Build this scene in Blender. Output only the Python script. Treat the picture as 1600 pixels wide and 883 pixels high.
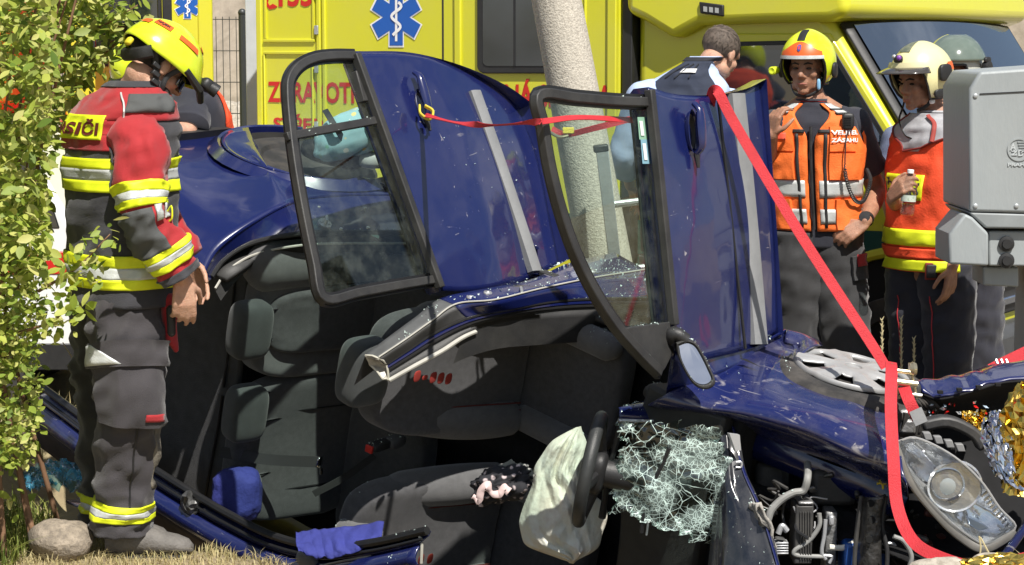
import bpy, math, random
import numpy as np
from mathutils import Vector, Matrix, noise
from math import sin, cos, pi, radians, sqrt
random.seed(7)
SC = bpy.context.scene
for o in list(bpy.data.objects):
    bpy.data.objects.remove(o)
COL = SC.collection
# ------------------------------------------------------------------ camera, sky, sun, exposure
FPX, CZ, YH = 3220.0, 1.73, 75.0
PITCH = math.atan((441.5 - YH) / FPX)
cd = bpy.data.cameras.new('camera'); cam = bpy.data.objects.new('camera', cd); COL.objects.link(cam)
cd.sensor_width = 36; cd.lens = 36 * FPX / 1600; cd.clip_start = .1; cd.clip_end = 1000
cam.location = (0, 0, CZ); cam.rotation_euler = (pi / 2 - PITCH, 0, 0)
SC.camera = cam
SUN_AZ, SUN_EL = radians(24), radians(54)          # azimuth to the right of straight behind the camera
SUNV = Vector((sin(SUN_AZ) * cos(SUN_EL), -cos(SUN_AZ) * cos(SUN_EL), sin(SUN_EL)))
W = bpy.data.worlds.new('World'); SC.world = W; W.use_nodes = True
nt = W.node_tree; bgn = nt.nodes['Background']
sky = nt.nodes.new('ShaderNodeTexSky'); sky.sky_type = 'NISHITA'; sky.sun_disc = False
sky.sun_elevation = SUN_EL; sky.sun_rotation = math.atan2(SUNV.x, SUNV.y); sky.air_density = 1.0; sky.dust_density = .6
# thin broken clouds all over the sky
tcw = nt.nodes.new('ShaderNodeTexCoord'); mpw = nt.nodes.new('ShaderNodeMapping'); mpw.inputs['Scale'].default_value = (1.6, 3.4, 4.5)
mpw.inputs['Rotation'].default_value = (0, .2, .6)
nzw = nt.nodes.new('ShaderNodeTexNoise'); nzw.inputs['Scale'].default_value = 1.5; nzw.inputs['Detail'].default_value = 9; nzw.inputs['Roughness'].default_value = .62; nzw.inputs['Distortion'].default_value = .5
rpw = nt.nodes.new('ShaderNodeValToRGB'); rpw.color_ramp.elements[0].position = .47; rpw.color_ramp.elements[1].position = .70
mxw = nt.nodes.new('ShaderNodeMix'); mxw.data_type = 'RGBA'
nt.links.new(tcw.outputs['Generated'], mpw.inputs['Vector']); nt.links.new(mpw.outputs['Vector'], nzw.inputs['Vector'])
nt.links.new(nzw.outputs['Fac'], rpw.inputs['Fac']); nt.links.new(rpw.outputs['Color'], mxw.inputs[0])
nt.links.new(sky.outputs['Color'], mxw.inputs[6]); mxw.inputs[7].default_value = (11, 11, 11.5, 1)
nt.links.new(mxw.outputs[2], bgn.inputs['Color']); bgn.inputs['Strength'].default_value = .058
sd = bpy.data.lights.new('sun', 'SUN'); sun = bpy.data.objects.new('sun', sd); COL.objects.link(sun)
sd.energy = 5.0; sd.angle = radians(.53); sd.color = (1, .955, .88)
sun.rotation_euler = SUNV.to_track_quat('Z', 'Y').to_euler(); sun.location = (4, -6, 12)
SC.view_settings.view_transform = 'Standard'; SC.view_settings.look = 'None'
SC.view_settings.exposure = .45; SC.view_settings.gamma = 1; SC.view_settings.use_curve_mapping = False
SC.render.engine = 'CYCLES'
SC.cycles.max_bounces = 8; SC.cycles.transparent_max_bounces = 16; SC.cycles.use_denoising = True

# ------------------------------------------------------------------ geometry helpers
def V(*a): return Vector(a)
def ray(px, py):
    return V((px - 800) / FPX, 0, 0) + V(0, cos(PITCH), -sin(PITCH)) + V(0, sin(PITCH), cos(PITCH)) * ((441.5 - py) / FPX)
CAMP = V(0, 0, CZ)
def PX(px, py, Y):                       # the place at distance Y seen in that direction
    d = ray(px, py); return CAMP + d * (Y / d.y)
# the wreck lies on its right side, nose down: axes of the car in the world (forward, left, up) and origin
_y, _p, _r = 0.59651868, 0.25916843, 0.07593631
_f = V(cos(_y) * cos(_p), -sin(_y) * cos(_p), -sin(_p)); _u = _f.cross(V(0, 0, 1)).normalized(); _l = _u.cross(_f)
CL = cos(_r) * _l + sin(_r) * _u; CU = _f.cross(CL); CF = _f; CT = V(0.27789887, 8.40111637, 0.12155356)
CARM = Matrix(((CF.x, CL.x, CU.x, CT.x), (CF.y, CL.y, CU.y, CT.y), (CF.z, CL.z, CU.z, CT.z), (0, 0, 0, 1)))
CINV = CARM.inverted()
def CP(px, py, ax, v):                   # car coordinates on the plane coordinate[ax] = v
    o = CINV @ CAMP; d = CINV.to_3x3() @ ray(px, py)
    return o + d * ((v - o[ax]) / d[ax])
def cw(p): return CARM @ Vector(p)
def lerp(a, b, t): return a + (b - a) * t
def sstep(a, b, x):
    t = min(1, max(0, (x - a) / (b - a))); return t * t * (3 - 2 * t)
def interp(pts, t):                      # catmull-rom through a list of vectors, t in 0..1
    n = len(pts) - 1
    if n == 1: return lerp(pts[0], pts[1], t)
    x = min(max(t, 0), 1) * n; i = min(int(x), n - 1); f = x - i
    p1, p2 = pts[i], pts[i + 1]; p0 = pts[i - 1] if i > 0 else p1 * 2 - p2; p3 = pts[i + 2] if i < n - 1 else p2 * 2 - p1
    return 0.5 * (2 * p1 + (p2 - p0) * f + (2 * p0 - 5 * p1 + 4 * p2 - p3) * f * f + (3 * p1 - p0 - 3 * p2 + p3) * f ** 3)
def dense(pts, n):
    pts = [Vector(p) for p in pts]; return [interp(pts, i / n) for i in range(n + 1)]

class MB:
    def __init__(s): s.v = []; s.f = []
    def add(s, vs, fs):
        b = len(s.v); s.v += [Vector(p) for p in vs]; s.f += [tuple(i + b for i in f) for f in fs]; return s
    def box(s, c, sz, R=None):
        c = Vector(c); h = Vector(sz) * .5; vs = []
        for i in range(8):
            p = V(h.x * (1 if i & 1 else -1), h.y * (1 if i & 2 else -1), h.z * (1 if i & 4 else -1))
            vs.append(c + (R @ p if R else p))
        return s.add(vs, [(0, 2, 3, 1), (4, 5, 7, 6), (0, 1, 5, 4), (2, 6, 7, 3), (0, 4, 6, 2), (1, 3, 7, 5)])
    def prism(s, poly, ext):             # polygon of points pushed along ext
        n = len(poly); poly = [Vector(p) for p in poly]; ext = Vector(ext)
        return s.add(poly + [p + ext for p in poly], [tuple(range(n))[::-1], tuple(range(n, 2 * n))] + [(i, (i + 1) % n, n + (i + 1) % n, n + i) for i in range(n)])
    def ringloft(s, rings, caps=True, closed=True):
        n = len(rings[0]); b = []; fs = []
        for r in rings: b += list(r)
        for j in range(len(rings) - 1):
            for i in range(n if closed else n - 1):
                k = (i + 1) % n; fs.append((j * n + i, j * n + k, (j + 1) * n + k, (j + 1) * n + i))
        if caps: fs += [tuple(range(n))[::-1], tuple(range((len(rings) - 1) * n, len(rings) * n))]
        return s.add(b, fs)
    def tube(s, pts, r, n=8, caps=True, flat=1.0, up=None):
        pts = [Vector(p) for p in pts]; m = len(pts); rings = []; X = None
        for i, p in enumerate(pts):
            T = (pts[min(i + 1, m - 1)] - pts[max(i - 1, 0)]).normalized()
            if X is None:
                a = Vector(up) if up is not None else (V(0, 0, 1) if abs(T.z) < .9 else V(1, 0, 0)); X = (a - T * a.dot(T)).normalized()
            else:
                a = Vector(up) if up is not None else X
                X = (a - T * a.dot(T)).normalized()
            Y = T.cross(X); rr = r[i] if isinstance(r, (list, tuple)) else r
            rings.append([p + X * (rr * cos(2 * pi * k / n)) + Y * (rr * flat * sin(2 * pi * k / n)) for k in range(n)])
        return s.ringloft(rings, caps)
    def sweep(s, pts, prof, up, caps=True):      # closed profile [(a,b)] swept: a along up, b along tangent x up
        pts = [Vector(p) for p in pts]; m = len(pts); rings = []
        for i, p in enumerate(pts):
            T = (pts[min(i + 1, m - 1)] - pts[max(i - 1, 0)]).normalized()
            a = Vector(up[i] if isinstance(up, list) else up); X = (a - T * a.dot(T)).normalized(); Y = T.cross(X)
            rings.append([p + X * q[0] + Y * q[1] for q in prof])
        return s.ringloft(rings, caps)
    def grid(s, fn, nu, nv, closeu=False):
        vs = [fn(i / nu, j / nv) for j in range(nv + 1) for i in range(nu + (0 if closeu else 1))]
        n = nu if closeu else nu + 1
        return s.add(vs, [(j * n + i, j * n + (i + 1) % n, (j + 1) * n + (i + 1) % n, (j + 1) * n + i) for j in range(nv) for i in range(nu)])
    def ball(s, c, r, nu=16, nv=10, R=None):
        c = Vector(c); r = Vector(r) if hasattr(r, '__len__') else V(r, r, r); vs = [c + (R @ V(0, 0, r.z) if R else V(0, 0, r.z))]
        for j in range(1, nv):
            e = pi / 2 - pi * j / nv
            for i in range(nu):
                p = V(r.x * cos(e) * cos(2 * pi * i / nu), r.y * cos(e) * sin(2 * pi * i / nu), r.z * sin(e)); vs.append(c + (R @ p if R else p))
        p = V(0, 0, -r.z); vs.append(c + (R @ p if R else p)); fs = []
        for i in range(nu): fs.append((0, 1 + i, 1 + (i + 1) % nu))
        for j in range(nv - 2):
            for i in range(nu):
                a = 1 + j * nu; k = (i + 1) % nu; fs.append((a + i, a + nu + i, a + nu + k, a + k))
        a = 1 + (nv - 2) * nu
        for i in range(nu): fs.append((a + i, len(vs) - 1, a + (i + 1) % nu))
        return s.add(vs, fs)
    def caps(s, a, b, ra, rb, n=12):             # tapered capsule
        a = Vector(a); b = Vector(b); T = (b - a).normalized(); X = T.orthogonal().normalized(); Y = T.cross(X); rings = []
        for k in range(5):
            e = -pi / 2 + (k + .15) / 5 * pi / 2; rings.append((a + T * (ra * sin(e)), ra * cos(e)))
        rings.append((a, ra)); rings.append((b, rb))
        for k in range(1, 6):
            e = (k - .15) / 5 * pi / 2; rings.append((b + T * (rb * sin(e)), rb * cos(e)))
        return s.ringloft([[c + X * (r * cos(2 * pi * i / n)) + Y * (r * sin(2 * pi * i / n)) for i in range(n)] for c, r in rings])
    def lathe(s, prof, c, axis, n=32, caps=True):        # prof [(r, h)] about axis at c
        c = Vector(c); A = Vector(axis).normalized(); X = A.orthogonal().normalized(); Y = A.cross(X)
        return s.ringloft([[c + A * h + X * (r * cos(2 * pi * i / n)) + Y * (r * sin(2 * pi * i / n)) for i in range(n)] for r, h in prof], caps)
    def rbox(s, c, sz, R=None, e=5, nu=24, nv=12):       # superellipsoid: padded box
        c = Vector(c); h = Vector(sz) * .5; q = 2 / e
        def sp(x): return math.copysign(abs(x) ** q, x)
        def fn(u, v):
            a = 2 * pi * u; b = -pi / 2 + pi * v
            p = V(h.x * sp(cos(b)) * sp(cos(a)), h.y * sp(cos(b)) * sp(sin(a)), h.z * sp(sin(b)))
            return c + (R @ p if R else p)
        return s.grid(fn, nu, nv, True)

OFF = {}
def top(o):
    while o.parent: o = o.parent
    return o
def build(mb, name, mat, parent=None, smooth=True, angle=35, bevel=0, bseg=2, solid=0, subsurf=0, origin=None, weld=False):
    me = bpy.data.meshes.new(name)
    off = Vector(origin) if origin is not None else (OFF.get(top(parent).name, V(0, 0, 0)) if parent else V(0, 0, 0))
    me.from_pydata([tuple(p - off) for p in mb.v], [], mb.f); me.update()
    if smooth:
        me.shade_smooth()
        if angle < 180: me.set_sharp_from_angle(angle=radians(angle))
    else: me.shade_flat()
    o = bpy.data.objects.new(name, me); COL.objects.link(o)
    for m in (mat if isinstance(mat, (list, tuple)) else [mat]): me.materials.append(m)
    if parent: o.parent = parent
    elif origin is not None: o.location = off
    if weld: w = o.modifiers.new('weld', 'WELD'); w.merge_threshold = 1e-4
    if solid: m = o.modifiers.new('solid', 'SOLIDIFY'); m.thickness = solid; m.offset = -1
    if bevel: m = o.modifiers.new('bevel', 'BEVEL'); m.width = bevel; m.segments = bseg; m.limit_method = 'ANGLE'; m.angle_limit = radians(40); m.harden_normals = False
    if subsurf: m = o.modifiers.new('sub', 'SUBSURF'); m.levels = subsurf; m.render_levels = subsurf
    return o
def tag(o, label, cat, group=None):
    o['label'] = label; o['category'] = cat
    if group: o['group'] = group
    return o
def struct(o): o['kind'] = 'structure'; return o
def thing(name, base, label, cat, group=None):
    o = bpy.data.objects.new(name, None); COL.objects.link(o); o.empty_display_size = .1
    base = Vector(base); o.location = base; OFF[o.name] = base
    return tag(o, label, cat, group)

# ------------------------------------------------------------------ materials
MATS = {}
def lnk(t, a, b): t.links.new(a, b)
def mat(name, col, rough=.6, metal=0, var=.0, vscale=6, bump=0, bscale=60, coat=0, dirt=None, spec=.5, trans=0, sheen=0, distort=0, stretch=None, emit=0, alpha=1, ior=1.5, crease=0, cscale=8):
    """procedural principled material: var = brightness mottling, dirt = (colour, amount, scale, sharp)"""
    if name in MATS: return MATS[name]
    m = bpy.data.materials.new(name); m.use_nodes = True; t = m.node_tree; b = t.nodes['Principled BSDF']; MATS[name] = m
    b.inputs['Base Color'].default_value = (*col, 1); b.inputs['Roughness'].default_value = rough; b.inputs['Metallic'].default_value = metal
    b.inputs['Specular IOR Level'].default_value = spec; b.inputs['Coat Weight'].default_value = coat; b.inputs['Coat Roughness'].default_value = .06
    b.inputs['Transmission Weight'].default_value = trans; b.inputs['Sheen Weight'].default_value = sheen; b.inputs['IOR'].default_value = ior; b.inputs['Alpha'].default_value = alpha
    tc = t.nodes.new('ShaderNodeTexCoord'); vec = tc.outputs['Object']
    if stretch:
        mp = t.nodes.new('ShaderNodeMapping'); mp.inputs['Scale'].default_value = stretch; lnk(t, vec, mp.inputs['Vector']); vec = mp.outputs['Vector']
    out = None
    if var:
        n = t.nodes.new('ShaderNodeTexNoise'); n.inputs['Scale'].default_value = vscale; n.inputs['Detail'].default_value = 8; n.inputs['Roughness'].default_value = .62; lnk(t, vec, n.inputs['Vector'])
        r = t.nodes.new('ShaderNodeMapRange'); r.inputs[1].default_value = .3; r.inputs[2].default_value = .7; r.inputs[3].default_value = 1 - var; r.inputs[4].default_value = 1 + var; lnk(t, n.outputs['Fac'], r.inputs[0])
        mx = t.nodes.new('ShaderNodeMix'); mx.data_type = 'RGBA'; mx.blend_type = 'MULTIPLY'; mx.inputs[0].default_value = 1; mx.inputs[6].default_value = (*col, 1); lnk(t, r.outputs[0], mx.inputs[7]); out = mx.outputs[2]
    if dirt:
        dc, da, ds, sh = dirt
        n = t.nodes.new('ShaderNodeTexNoise'); n.inputs['Scale'].default_value = ds; n.inputs['Detail'].default_value = 10; n.inputs['Roughness'].default_value = .7; n.inputs['Distortion'].default_value = distort; lnk(t, vec, n.inputs['Vector'])
        r = t.nodes.new('ShaderNodeMapRange'); r.inputs[1].default_value = .5 - sh * .15 + (.12 * (1 - da)); r.inputs[2].default_value = .5 + sh * .15 + (.2 * (1 - da)); r.inputs[4].default_value = da; lnk(t, n.outputs['Fac'], r.inputs[0])
        mx = t.nodes.new('ShaderNodeMix'); mx.data_type = 'RGBA'; lnk(t, r.outputs[0], mx.inputs[0])
        if out: lnk(t, out, mx.inputs[6])
        else: mx.inputs[6].default_value = (*col, 1)
        mx.inputs[7].default_value = (*dc, 1); out = mx.outputs[2]
        rr = t.nodes.new('ShaderNodeMapRange'); rr.inputs[3].default_value = rough; rr.inputs[4].default_value = max(rough, .7); lnk(t, r.outputs[0], rr.inputs[0]); lnk(t, rr.outputs[0], b.inputs['Roughness'])
    if out: lnk(t, out, b.inputs['Base Color'])
    if bump:
        n = t.nodes.new('ShaderNodeTexNoise'); n.inputs['Scale'].default_value = bscale; n.inputs['Detail'].default_value = 6; lnk(t, vec, n.inputs['Vector'])
        bp = t.nodes.new('ShaderNodeBump'); bp.inputs['Strength'].default_value = bump; bp.inputs['Distance'].default_value = .01; lnk(t, n.outputs['Fac'], bp.inputs['Height']); lnk(t, bp.outputs['Normal'], b.inputs['Normal'])
        if crease:
            n2 = t.nodes.new('ShaderNodeTexNoise'); n2.noise_type = 'RIDGED_MULTIFRACTAL'; n2.inputs['Scale'].default_value = cscale; n2.inputs['Detail'].default_value = 2.5; n2.inputs['Distortion'].default_value = .6; mp2 = t.nodes.new('ShaderNodeMapping'); mp2.inputs['Scale'].default_value = (1, 1, .62); mp2.inputs['Rotation'].default_value = (.5, .35, .2); lnk(t, vec, mp2.inputs['Vector']); lnk(t, mp2.outputs['Vector'], n2.inputs['Vector'])
            b2 = t.nodes.new('ShaderNodeBump'); b2.inputs['Strength'].default_value = crease; b2.inputs['Distance'].default_value = .034; lnk(t, n2.outputs['Fac'], b2.inputs['Height']); lnk(t, bp.outputs['Normal'], b2.inputs['Normal']); lnk(t, b2.outputs['Normal'], b.inputs['Normal'])
    return m
def glassmat(name, tint=(.75, .85, .8), rough=.02, ior=1.5, dirt=0, dcol=(.4, .42, .38)):
    if name in MATS: return MATS[name]
    m = bpy.data.materials.new(name); m.use_nodes = True; t = m.node_tree; MATS[name] = m
    for n in list(t.nodes):
        if n.type == 'BSDF_PRINCIPLED': t.nodes.remove(n)
    out = t.nodes['Material Output']; tr = t.nodes.new('ShaderNodeBsdfTransparent'); tr.inputs[0].default_value = (*tint, 1)
    gl = t.nodes.new('ShaderNodeBsdfGlossy'); gl.inputs['Roughness'].default_value = rough
    lw = t.nodes.new('ShaderNodeLayerWeight'); lw.inputs[0].default_value = .5; pw = t.nodes.new('ShaderNodeMath'); pw.operation = 'POWER'; pw.inputs[1].default_value = 4; lnk(t, lw.outputs['Facing'], pw.inputs[0])
    fr = t.nodes.new('ShaderNodeMapRange'); fr.inputs[3].default_value = .045; fr.inputs[4].default_value = .9; lnk(t, pw.outputs[0], fr.inputs[0]); mx = t.nodes.new('ShaderNodeMixShader')
    lnk(t, fr.outputs[0], mx.inputs[0]); lnk(t, tr.outputs[0], mx.inputs[1]); lnk(t, gl.outputs[0], mx.inputs[2]); res = mx.outputs[0]
    if dirt:
        tc = t.nodes.new('ShaderNodeTexCoord'); n = t.nodes.new('ShaderNodeTexNoise'); n.inputs['Scale'].default_value = 9; n.inputs['Detail'].default_value = 10; n.inputs['Roughness'].default_value = .7; lnk(t, tc.outputs['Object'], n.inputs['Vector'])
        r = t.nodes.new('ShaderNodeMapRange'); r.inputs[1].default_value = .45; r.inputs[2].default_value = .75; r.inputs[4].default_value = dirt; lnk(t, n.outputs['Fac'], r.inputs[0])
        df = t.nodes.new('ShaderNodeBsdfDiffuse'); df.inputs[0].default_value = (*dcol, 1); m2 = t.nodes.new('ShaderNodeMixShader'); lnk(t, r.outputs[0], m2.inputs[0]); lnk(t, res, m2.inputs[1]); lnk(t, df.outputs[0], m2.inputs[2]); res = m2.outputs[0]
    lnk(t, res, out.inputs['Surface']); return m

# flat lettering as mesh: list of (x, y) verts and faces, width normalised by caller
def text_mesh(s, bold=.012, spacing=1.0):
    c = bpy.data.curves.new('lettering', 'FONT'); c.body = s; c.size = 1; c.offset = bold; c.space_character = spacing; c.resolution_u = 3
    o = bpy.data.objects.new('lettering', c); COL.objects.link(o)
    dg = bpy.context.evaluated_depsgraph_get(); me = bpy.data.meshes.new_from_object(o.evaluated_get(dg))
    vs = [(v.co.x, v.co.y) for v in me.vertices]; fs = [tuple(p.vertices) for p in me.polygons]
    bpy.data.objects.remove(o); bpy.data.curves.remove(c); bpy.data.meshes.remove(me)
    if not vs: return [], [], 1, 1
    x0 = min(v[0] for v in vs); x1 = max(v[0] for v in vs); y0 = min(v[1] for v in vs); y1 = max(v[1] for v in vs)
    return [((x - x0) / (x1 - x0), (y - y0) / (y1 - y0)) for x, y in vs], fs, x1 - x0, y1 - y0
def text_on(s, fn, bold=.012, spacing=1.0):      # fn(u, v) -> point
    vs, fs, w, h = text_mesh(s, bold, spacing); return MB().add([fn(u, v) for u, v in vs], fs)

# ------------------------------------------------------------------ cloth: lofts with folds, bands and patches laid on them
def spw(x, q): return math.copysign(abs(x) ** q, x)
class Loft:
    def __init__(s, rings, w=.0, wf=14, seed=0.0, ws=10):
        s.c = [Vector(r[0]) for r in rings]; s.X = [Vector(r[1]) for r in rings]; s.Y = [Vector(r[2]) for r in rings]
        s.e = [Vector((r[3] if len(r) > 3 else 2.2, 0, 0)) for r in rings]; s.w = w; s.wf = wf; s.seed = seed; s.ws = ws
    def P(s, t, a, off=0):
        c = interp(s.c, t); X = interp(s.X, t); Y = interp(s.Y, t); q = 2 / interp(s.e, t).x
        p = c + X * spw(cos(a), q) + Y * spw(sin(a), q); n = (p - c).normalized(); d = 0
        if s.w:
            k = s.seed
            f1 = noise.noise(V(t * s.wf + .7 * sin(a + k), cos(a) * 1.1 + k, sin(a) * 1.1))
            f2 = noise.noise(p * s.ws + V(k, k * 2, 0)); f3 = noise.noise(p * s.ws * 2.3 + V(k, 0, k))
            f4 = 1 - 2.4 * abs(noise.noise(V(p.x + p.y * .6, p.y * .5 + p.z * .45, p.z * .8 - p.x * .5) * s.ws * 1.5 + V(0, k, k))); d = s.w * ((1 - abs(f1) * 2) * .5 + f2 * .8 + f3 * .45 + max(0, f4) * .75)
        return p + n * (d + off)
    def mesh(s, mb, nt=40, na=40, t0=0, t1=1, off=0, caps=True):
        rings = [[s.P(lerp(t0, t1, j / nt), 2 * pi * i / na, off) for i in range(na)] for j in range(nt + 1)]
        return mb.ringloft(rings, caps)
    def patch(s, mb, t0, t1, a0, a1, off, nt=10, na=14, lip=.006):
        def A(f, t): return f(t) if callable(f) else f
        def fn(u, v):
            uu = min(max((u * (na + 2) - 1) / na, 0), 1); vv = min(max((v * (nt + 2) - 1) / nt, 0), 1); edge = u < 1e-6 or u > 1 - 1e-6 or v < 1e-6 or v > 1 - 1e-6
            t = lerp(t0, t1, vv); return s.P(t, lerp(A(a0, t), A(a1, t), uu), off - (lip if edge else 0))
        return mb.grid(fn, na + 2, nt + 2)
    def band(s, mb, t0, t1, off, na=40, nt=4, tilt=0, lip=.006):
        rings = []
        for j in range(nt + 3):
            vv = min(max((j - 1) / nt, 0), 1); e = j == 0 or j == nt + 2
            rings.append([s.P(lerp(t0, t1, vv) + tilt * sin(2 * pi * i / na), 2 * pi * i / na, off - (lip if e else 0)) for i in range(na)])
        return mb.ringloft(rings, False)
def limb(pts, rad, ref, w=.0, wf=10, seed=0.0, e=2.0, ws=10, flat=1.0):
    pts = [Vector(p) for p in pts]; rings = []; m = len(pts); ref = Vector(ref)
    for i, p in enumerate(pts):
        T = (pts[min(i + 1, m - 1)] - pts[max(i - 1, 0)]).normalized(); X = (ref - T * ref.dot(T)).normalized(); Y = T.cross(X)
        rings.append((p, X * rad[i], Y * rad[i] * flat, e))
    return Loft(rings, w, wf, seed, ws)
# ================================================================== ground
def car_floor(x, y):                      # height of the wreck's lower side above ground point (x, y); None away from it
    # plane car-y = -0.86
    d = (CINV @ V(x, y, 0)); k = CINV.to_3x3() @ V(0, 0, 1)
    z = (-.86 - d.y) / k.y; p = CINV @ V(x, y, z)
    ex = max(0, abs(p.x - .05) - 2.05); ez = max(0, abs(p.z - .75) - .85); return z, sqrt(ex * ex + ez * ez)
def ground(x, y, fine=True):
    z = 0.0
    z += -.03 * sstep(7.4, 8.8, y) - .2 * sstep(9.6, 10.4, y)
    z += .17 * sstep(.9, 1.7, x) * sstep(6.75, 6.1, y)
    z += .10 * sstep(-1.1, -1.7, x) * sstep(7.2, 7.9, y) * sstep(9.2, 8.4, y)
    f, d = car_floor(x, y)
    k = sstep(.42, 0, d)
    if k > 0: z = lerp(z, min(z, f - .03), k)
    if y > 17: z += 5.5 * sstep(17.5, 34, y) + .5 * noise.noise(V(x * .3, y * .3, 0)) * sstep(17, 20, y)
    if y < 9.4: z += (.025 * noise.noise(V(x * 2.3, y * 2.3, 1)) + .012 * noise.noise(V(x * 9, y * 9, 3))) * sstep(9.4, 8.8, y)
    return z
def nonuni(lo, hi, a, b, fine, grow):
    xs = list(np.arange(a, b, fine)); s = fine; x = xs[-1]
    while x < hi: s *= grow; x += s; xs.append(x)
    s = fine; x = a; pre = []
    while x > lo: s *= grow; x -= s; pre.append(x)
    return pre[::-1] + xs
gx = nonuni(-90, 90, -3.2, 3.2, .06, 1.22); gy = nonuni(-60, 160, 4.6, 10.4, .06, 1.2)
mb = MB(); n = len(gx)
mb.add([V(x, y, ground(x, y)) for y in gy for x in gx], [(j * n + i, j * n + i + 1, (j + 1) * n + i + 1, (j + 1) * n + i) for j in range(len(gy) - 1) for i in range(n - 1)])
gm = mat('dry_soil', (.22, .17, .105), .95, var=.35, vscale=3, bump=.9, bscale=38, dirt=((.33, .28, .15), .75, 5, 1.0))
struct(build(mb, 'ground', gm, angle=180))
am = mat('asphalt', (.075, .073, .07), .9, var=.25, vscale=9, bump=.6, bscale=160, dirt=((.13, .12, .105), .6, 2.2, 1.2))
mb = MB(); mb.grid(lambda u, v: V(lerp(-60, 60, u), lerp(10.15, 16.2, v), -.222 + .012 * sstep(0, .08, v)), 60, 10)
struct(build(mb, 'road', am, angle=180))
# stony bank behind the fence
mb = MB(); mb.grid(lambda u, v: (lambda x, t: V(x, 18.6 + 2.4 * t + .35 * noise.noise(V(x * 1.3, t * 3, 5)), -.3 + 3.2 * t + .3 * noise.noise(V(x * 1.1, t * 4, 2)) + .12 * noise.noise(V(x * 5, t * 9, 2))))(lerp(-26, 26, u), v), 300, 30)
struct(build(mb, 'stony_bank', mat('bank_stone', (.33, .28, .22), .95, var=.4, vscale=1.6, bump=1, bscale=9, dirt=((.12, .1, .06), .7, 1.3, .8)), angle=180))
def boulder(name, c, r, m, seed, label, cat='boulder', group=None, rough=.22):
    mb = MB(); mb.ball((0, 0, 0), 1, 28, 18)
    for i, p in enumerate(mb.v):
        d = 1 + rough * noise.noise(p * 1.3 + V(seed, 0, 0)) + rough * .5 * noise.noise(p * 3.1 + V(seed, 0, 2)) + rough * .16 * noise.noise(p * 8 + V(seed, 0, 2))
        q = p * d; mb.v[i] = V(c[0] + q.x * r[0], c[1] + q.y * r[1], c[2] + q.z * r[2])
    return tag(build(mb, name, m, angle=180, origin=(c[0], c[1], c[2] - r[2] * .8)), label, cat, group)
stone = mat('granite', (.42, .38, .32), .9, var=.3, vscale=16, bump=.5, bscale=60, dirt=((.2, .17, .13), .7, 40, .6))
for k, (px, py, Y, r) in enumerate([(352, 190, 16.9, .17), (338, 202, 16.5, .13), (384, 196, 17.2, .2), (368, 205, 16.4, .1)]):
    p = PX(px, py, Y); gz = ground(p.x, p.y)
    b = boulder('boulder', (p.x, p.y, p.z), (r * 1.25, r, r), stone, k * 7.1, ['pale boulder behind the wire fence', 'rounded small boulder at the foot of the wire fence', 'large tan boulder partly behind the fence post', 'flat low boulder between fence posts'][k], group=None)
    b.location.z = max(gz + r * .1, gz) if False else b.location.z
# support mound so that the boulders lie on something
mb = MB(); c0 = PX(360, 215, 16.9)
mb.grid(lambda u, v: V(c0.x + lerp(-7, 7, u), lerp(15.9, 18.9, v), lerp(-.26, c0.z - .04 + .06 * noise.noise(V(u * 30, v * 6, 0)), sstep(0, .3, v))), 90, 16)
struct(build(mb, 'gravel_verge', mat('gravel', (.42, .36, .27), .95, var=.35, vscale=12, bump=1, bscale=60), angle=180))
# ------------------------------------------------------------------ wire fence
dark_steel = mat('dark_steel', (.05, .055, .06), .45, .3); galv = mat('galvanised', (.45, .47, .48), .5, .6, var=.15, vscale=20)
FY = 15.4; fz0 = -.2
ft = thing('wire_fence', (PX(378, 200, FY).x, FY, fz0), 'dark steel wire mesh fence with round posts beside the yellow ambulances', 'fence')
x378 = PX(378, 0, FY).x
for k in range(-3, 3):
    mb = MB(); x = x378 + k * 2.5; mb.tube([V(x, FY, fz0 - .25), V(x, FY, PX(0, 20, FY).z)], .028, 10); mb.ball(V(x, FY, PX(0, 20, FY).z), .032, 10, 6); build(mb, 'post', dark_steel, ft)
mb = MB(); zt = PX(0, 26, FY).z
for k in range(-3, 3):
    x0 = x378 + (k - 1) * 2.5
    for i in range(50):
        mb.box(V(x0 + .05 * i, FY + .03, (fz0 + zt) / 2), (.005, .005, zt - fz0))
    for j in range(10):
        z = lerp(fz0 + .05, zt - .02, j / 9); mb.box(V(x0 + 1.25, FY + .037, z), (2.5, .006, .006)); mb.box(V(x0 + 1.25, FY + .023, z), (2.5, .006, .006))
build(mb, 'mesh_panel', dark_steel, ft, smooth=False)
gp = MB(); p = PX(394, 100, 13.6); gp.box(V(p.x, 13.6, 1.0), (.075, .06, 2.5)); gp.box(V(p.x, 13.6, 2.27), (.085, .07, .03))
tag(build(gp, 'gate_post', mat('pale_steel', (.5, .53, .56), .5, .2, var=.1), origin=(p.x, 13.6, -.25), bevel=.006), 'pale grey square post beside the rear corner of the yellow ambulance', 'post')

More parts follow.
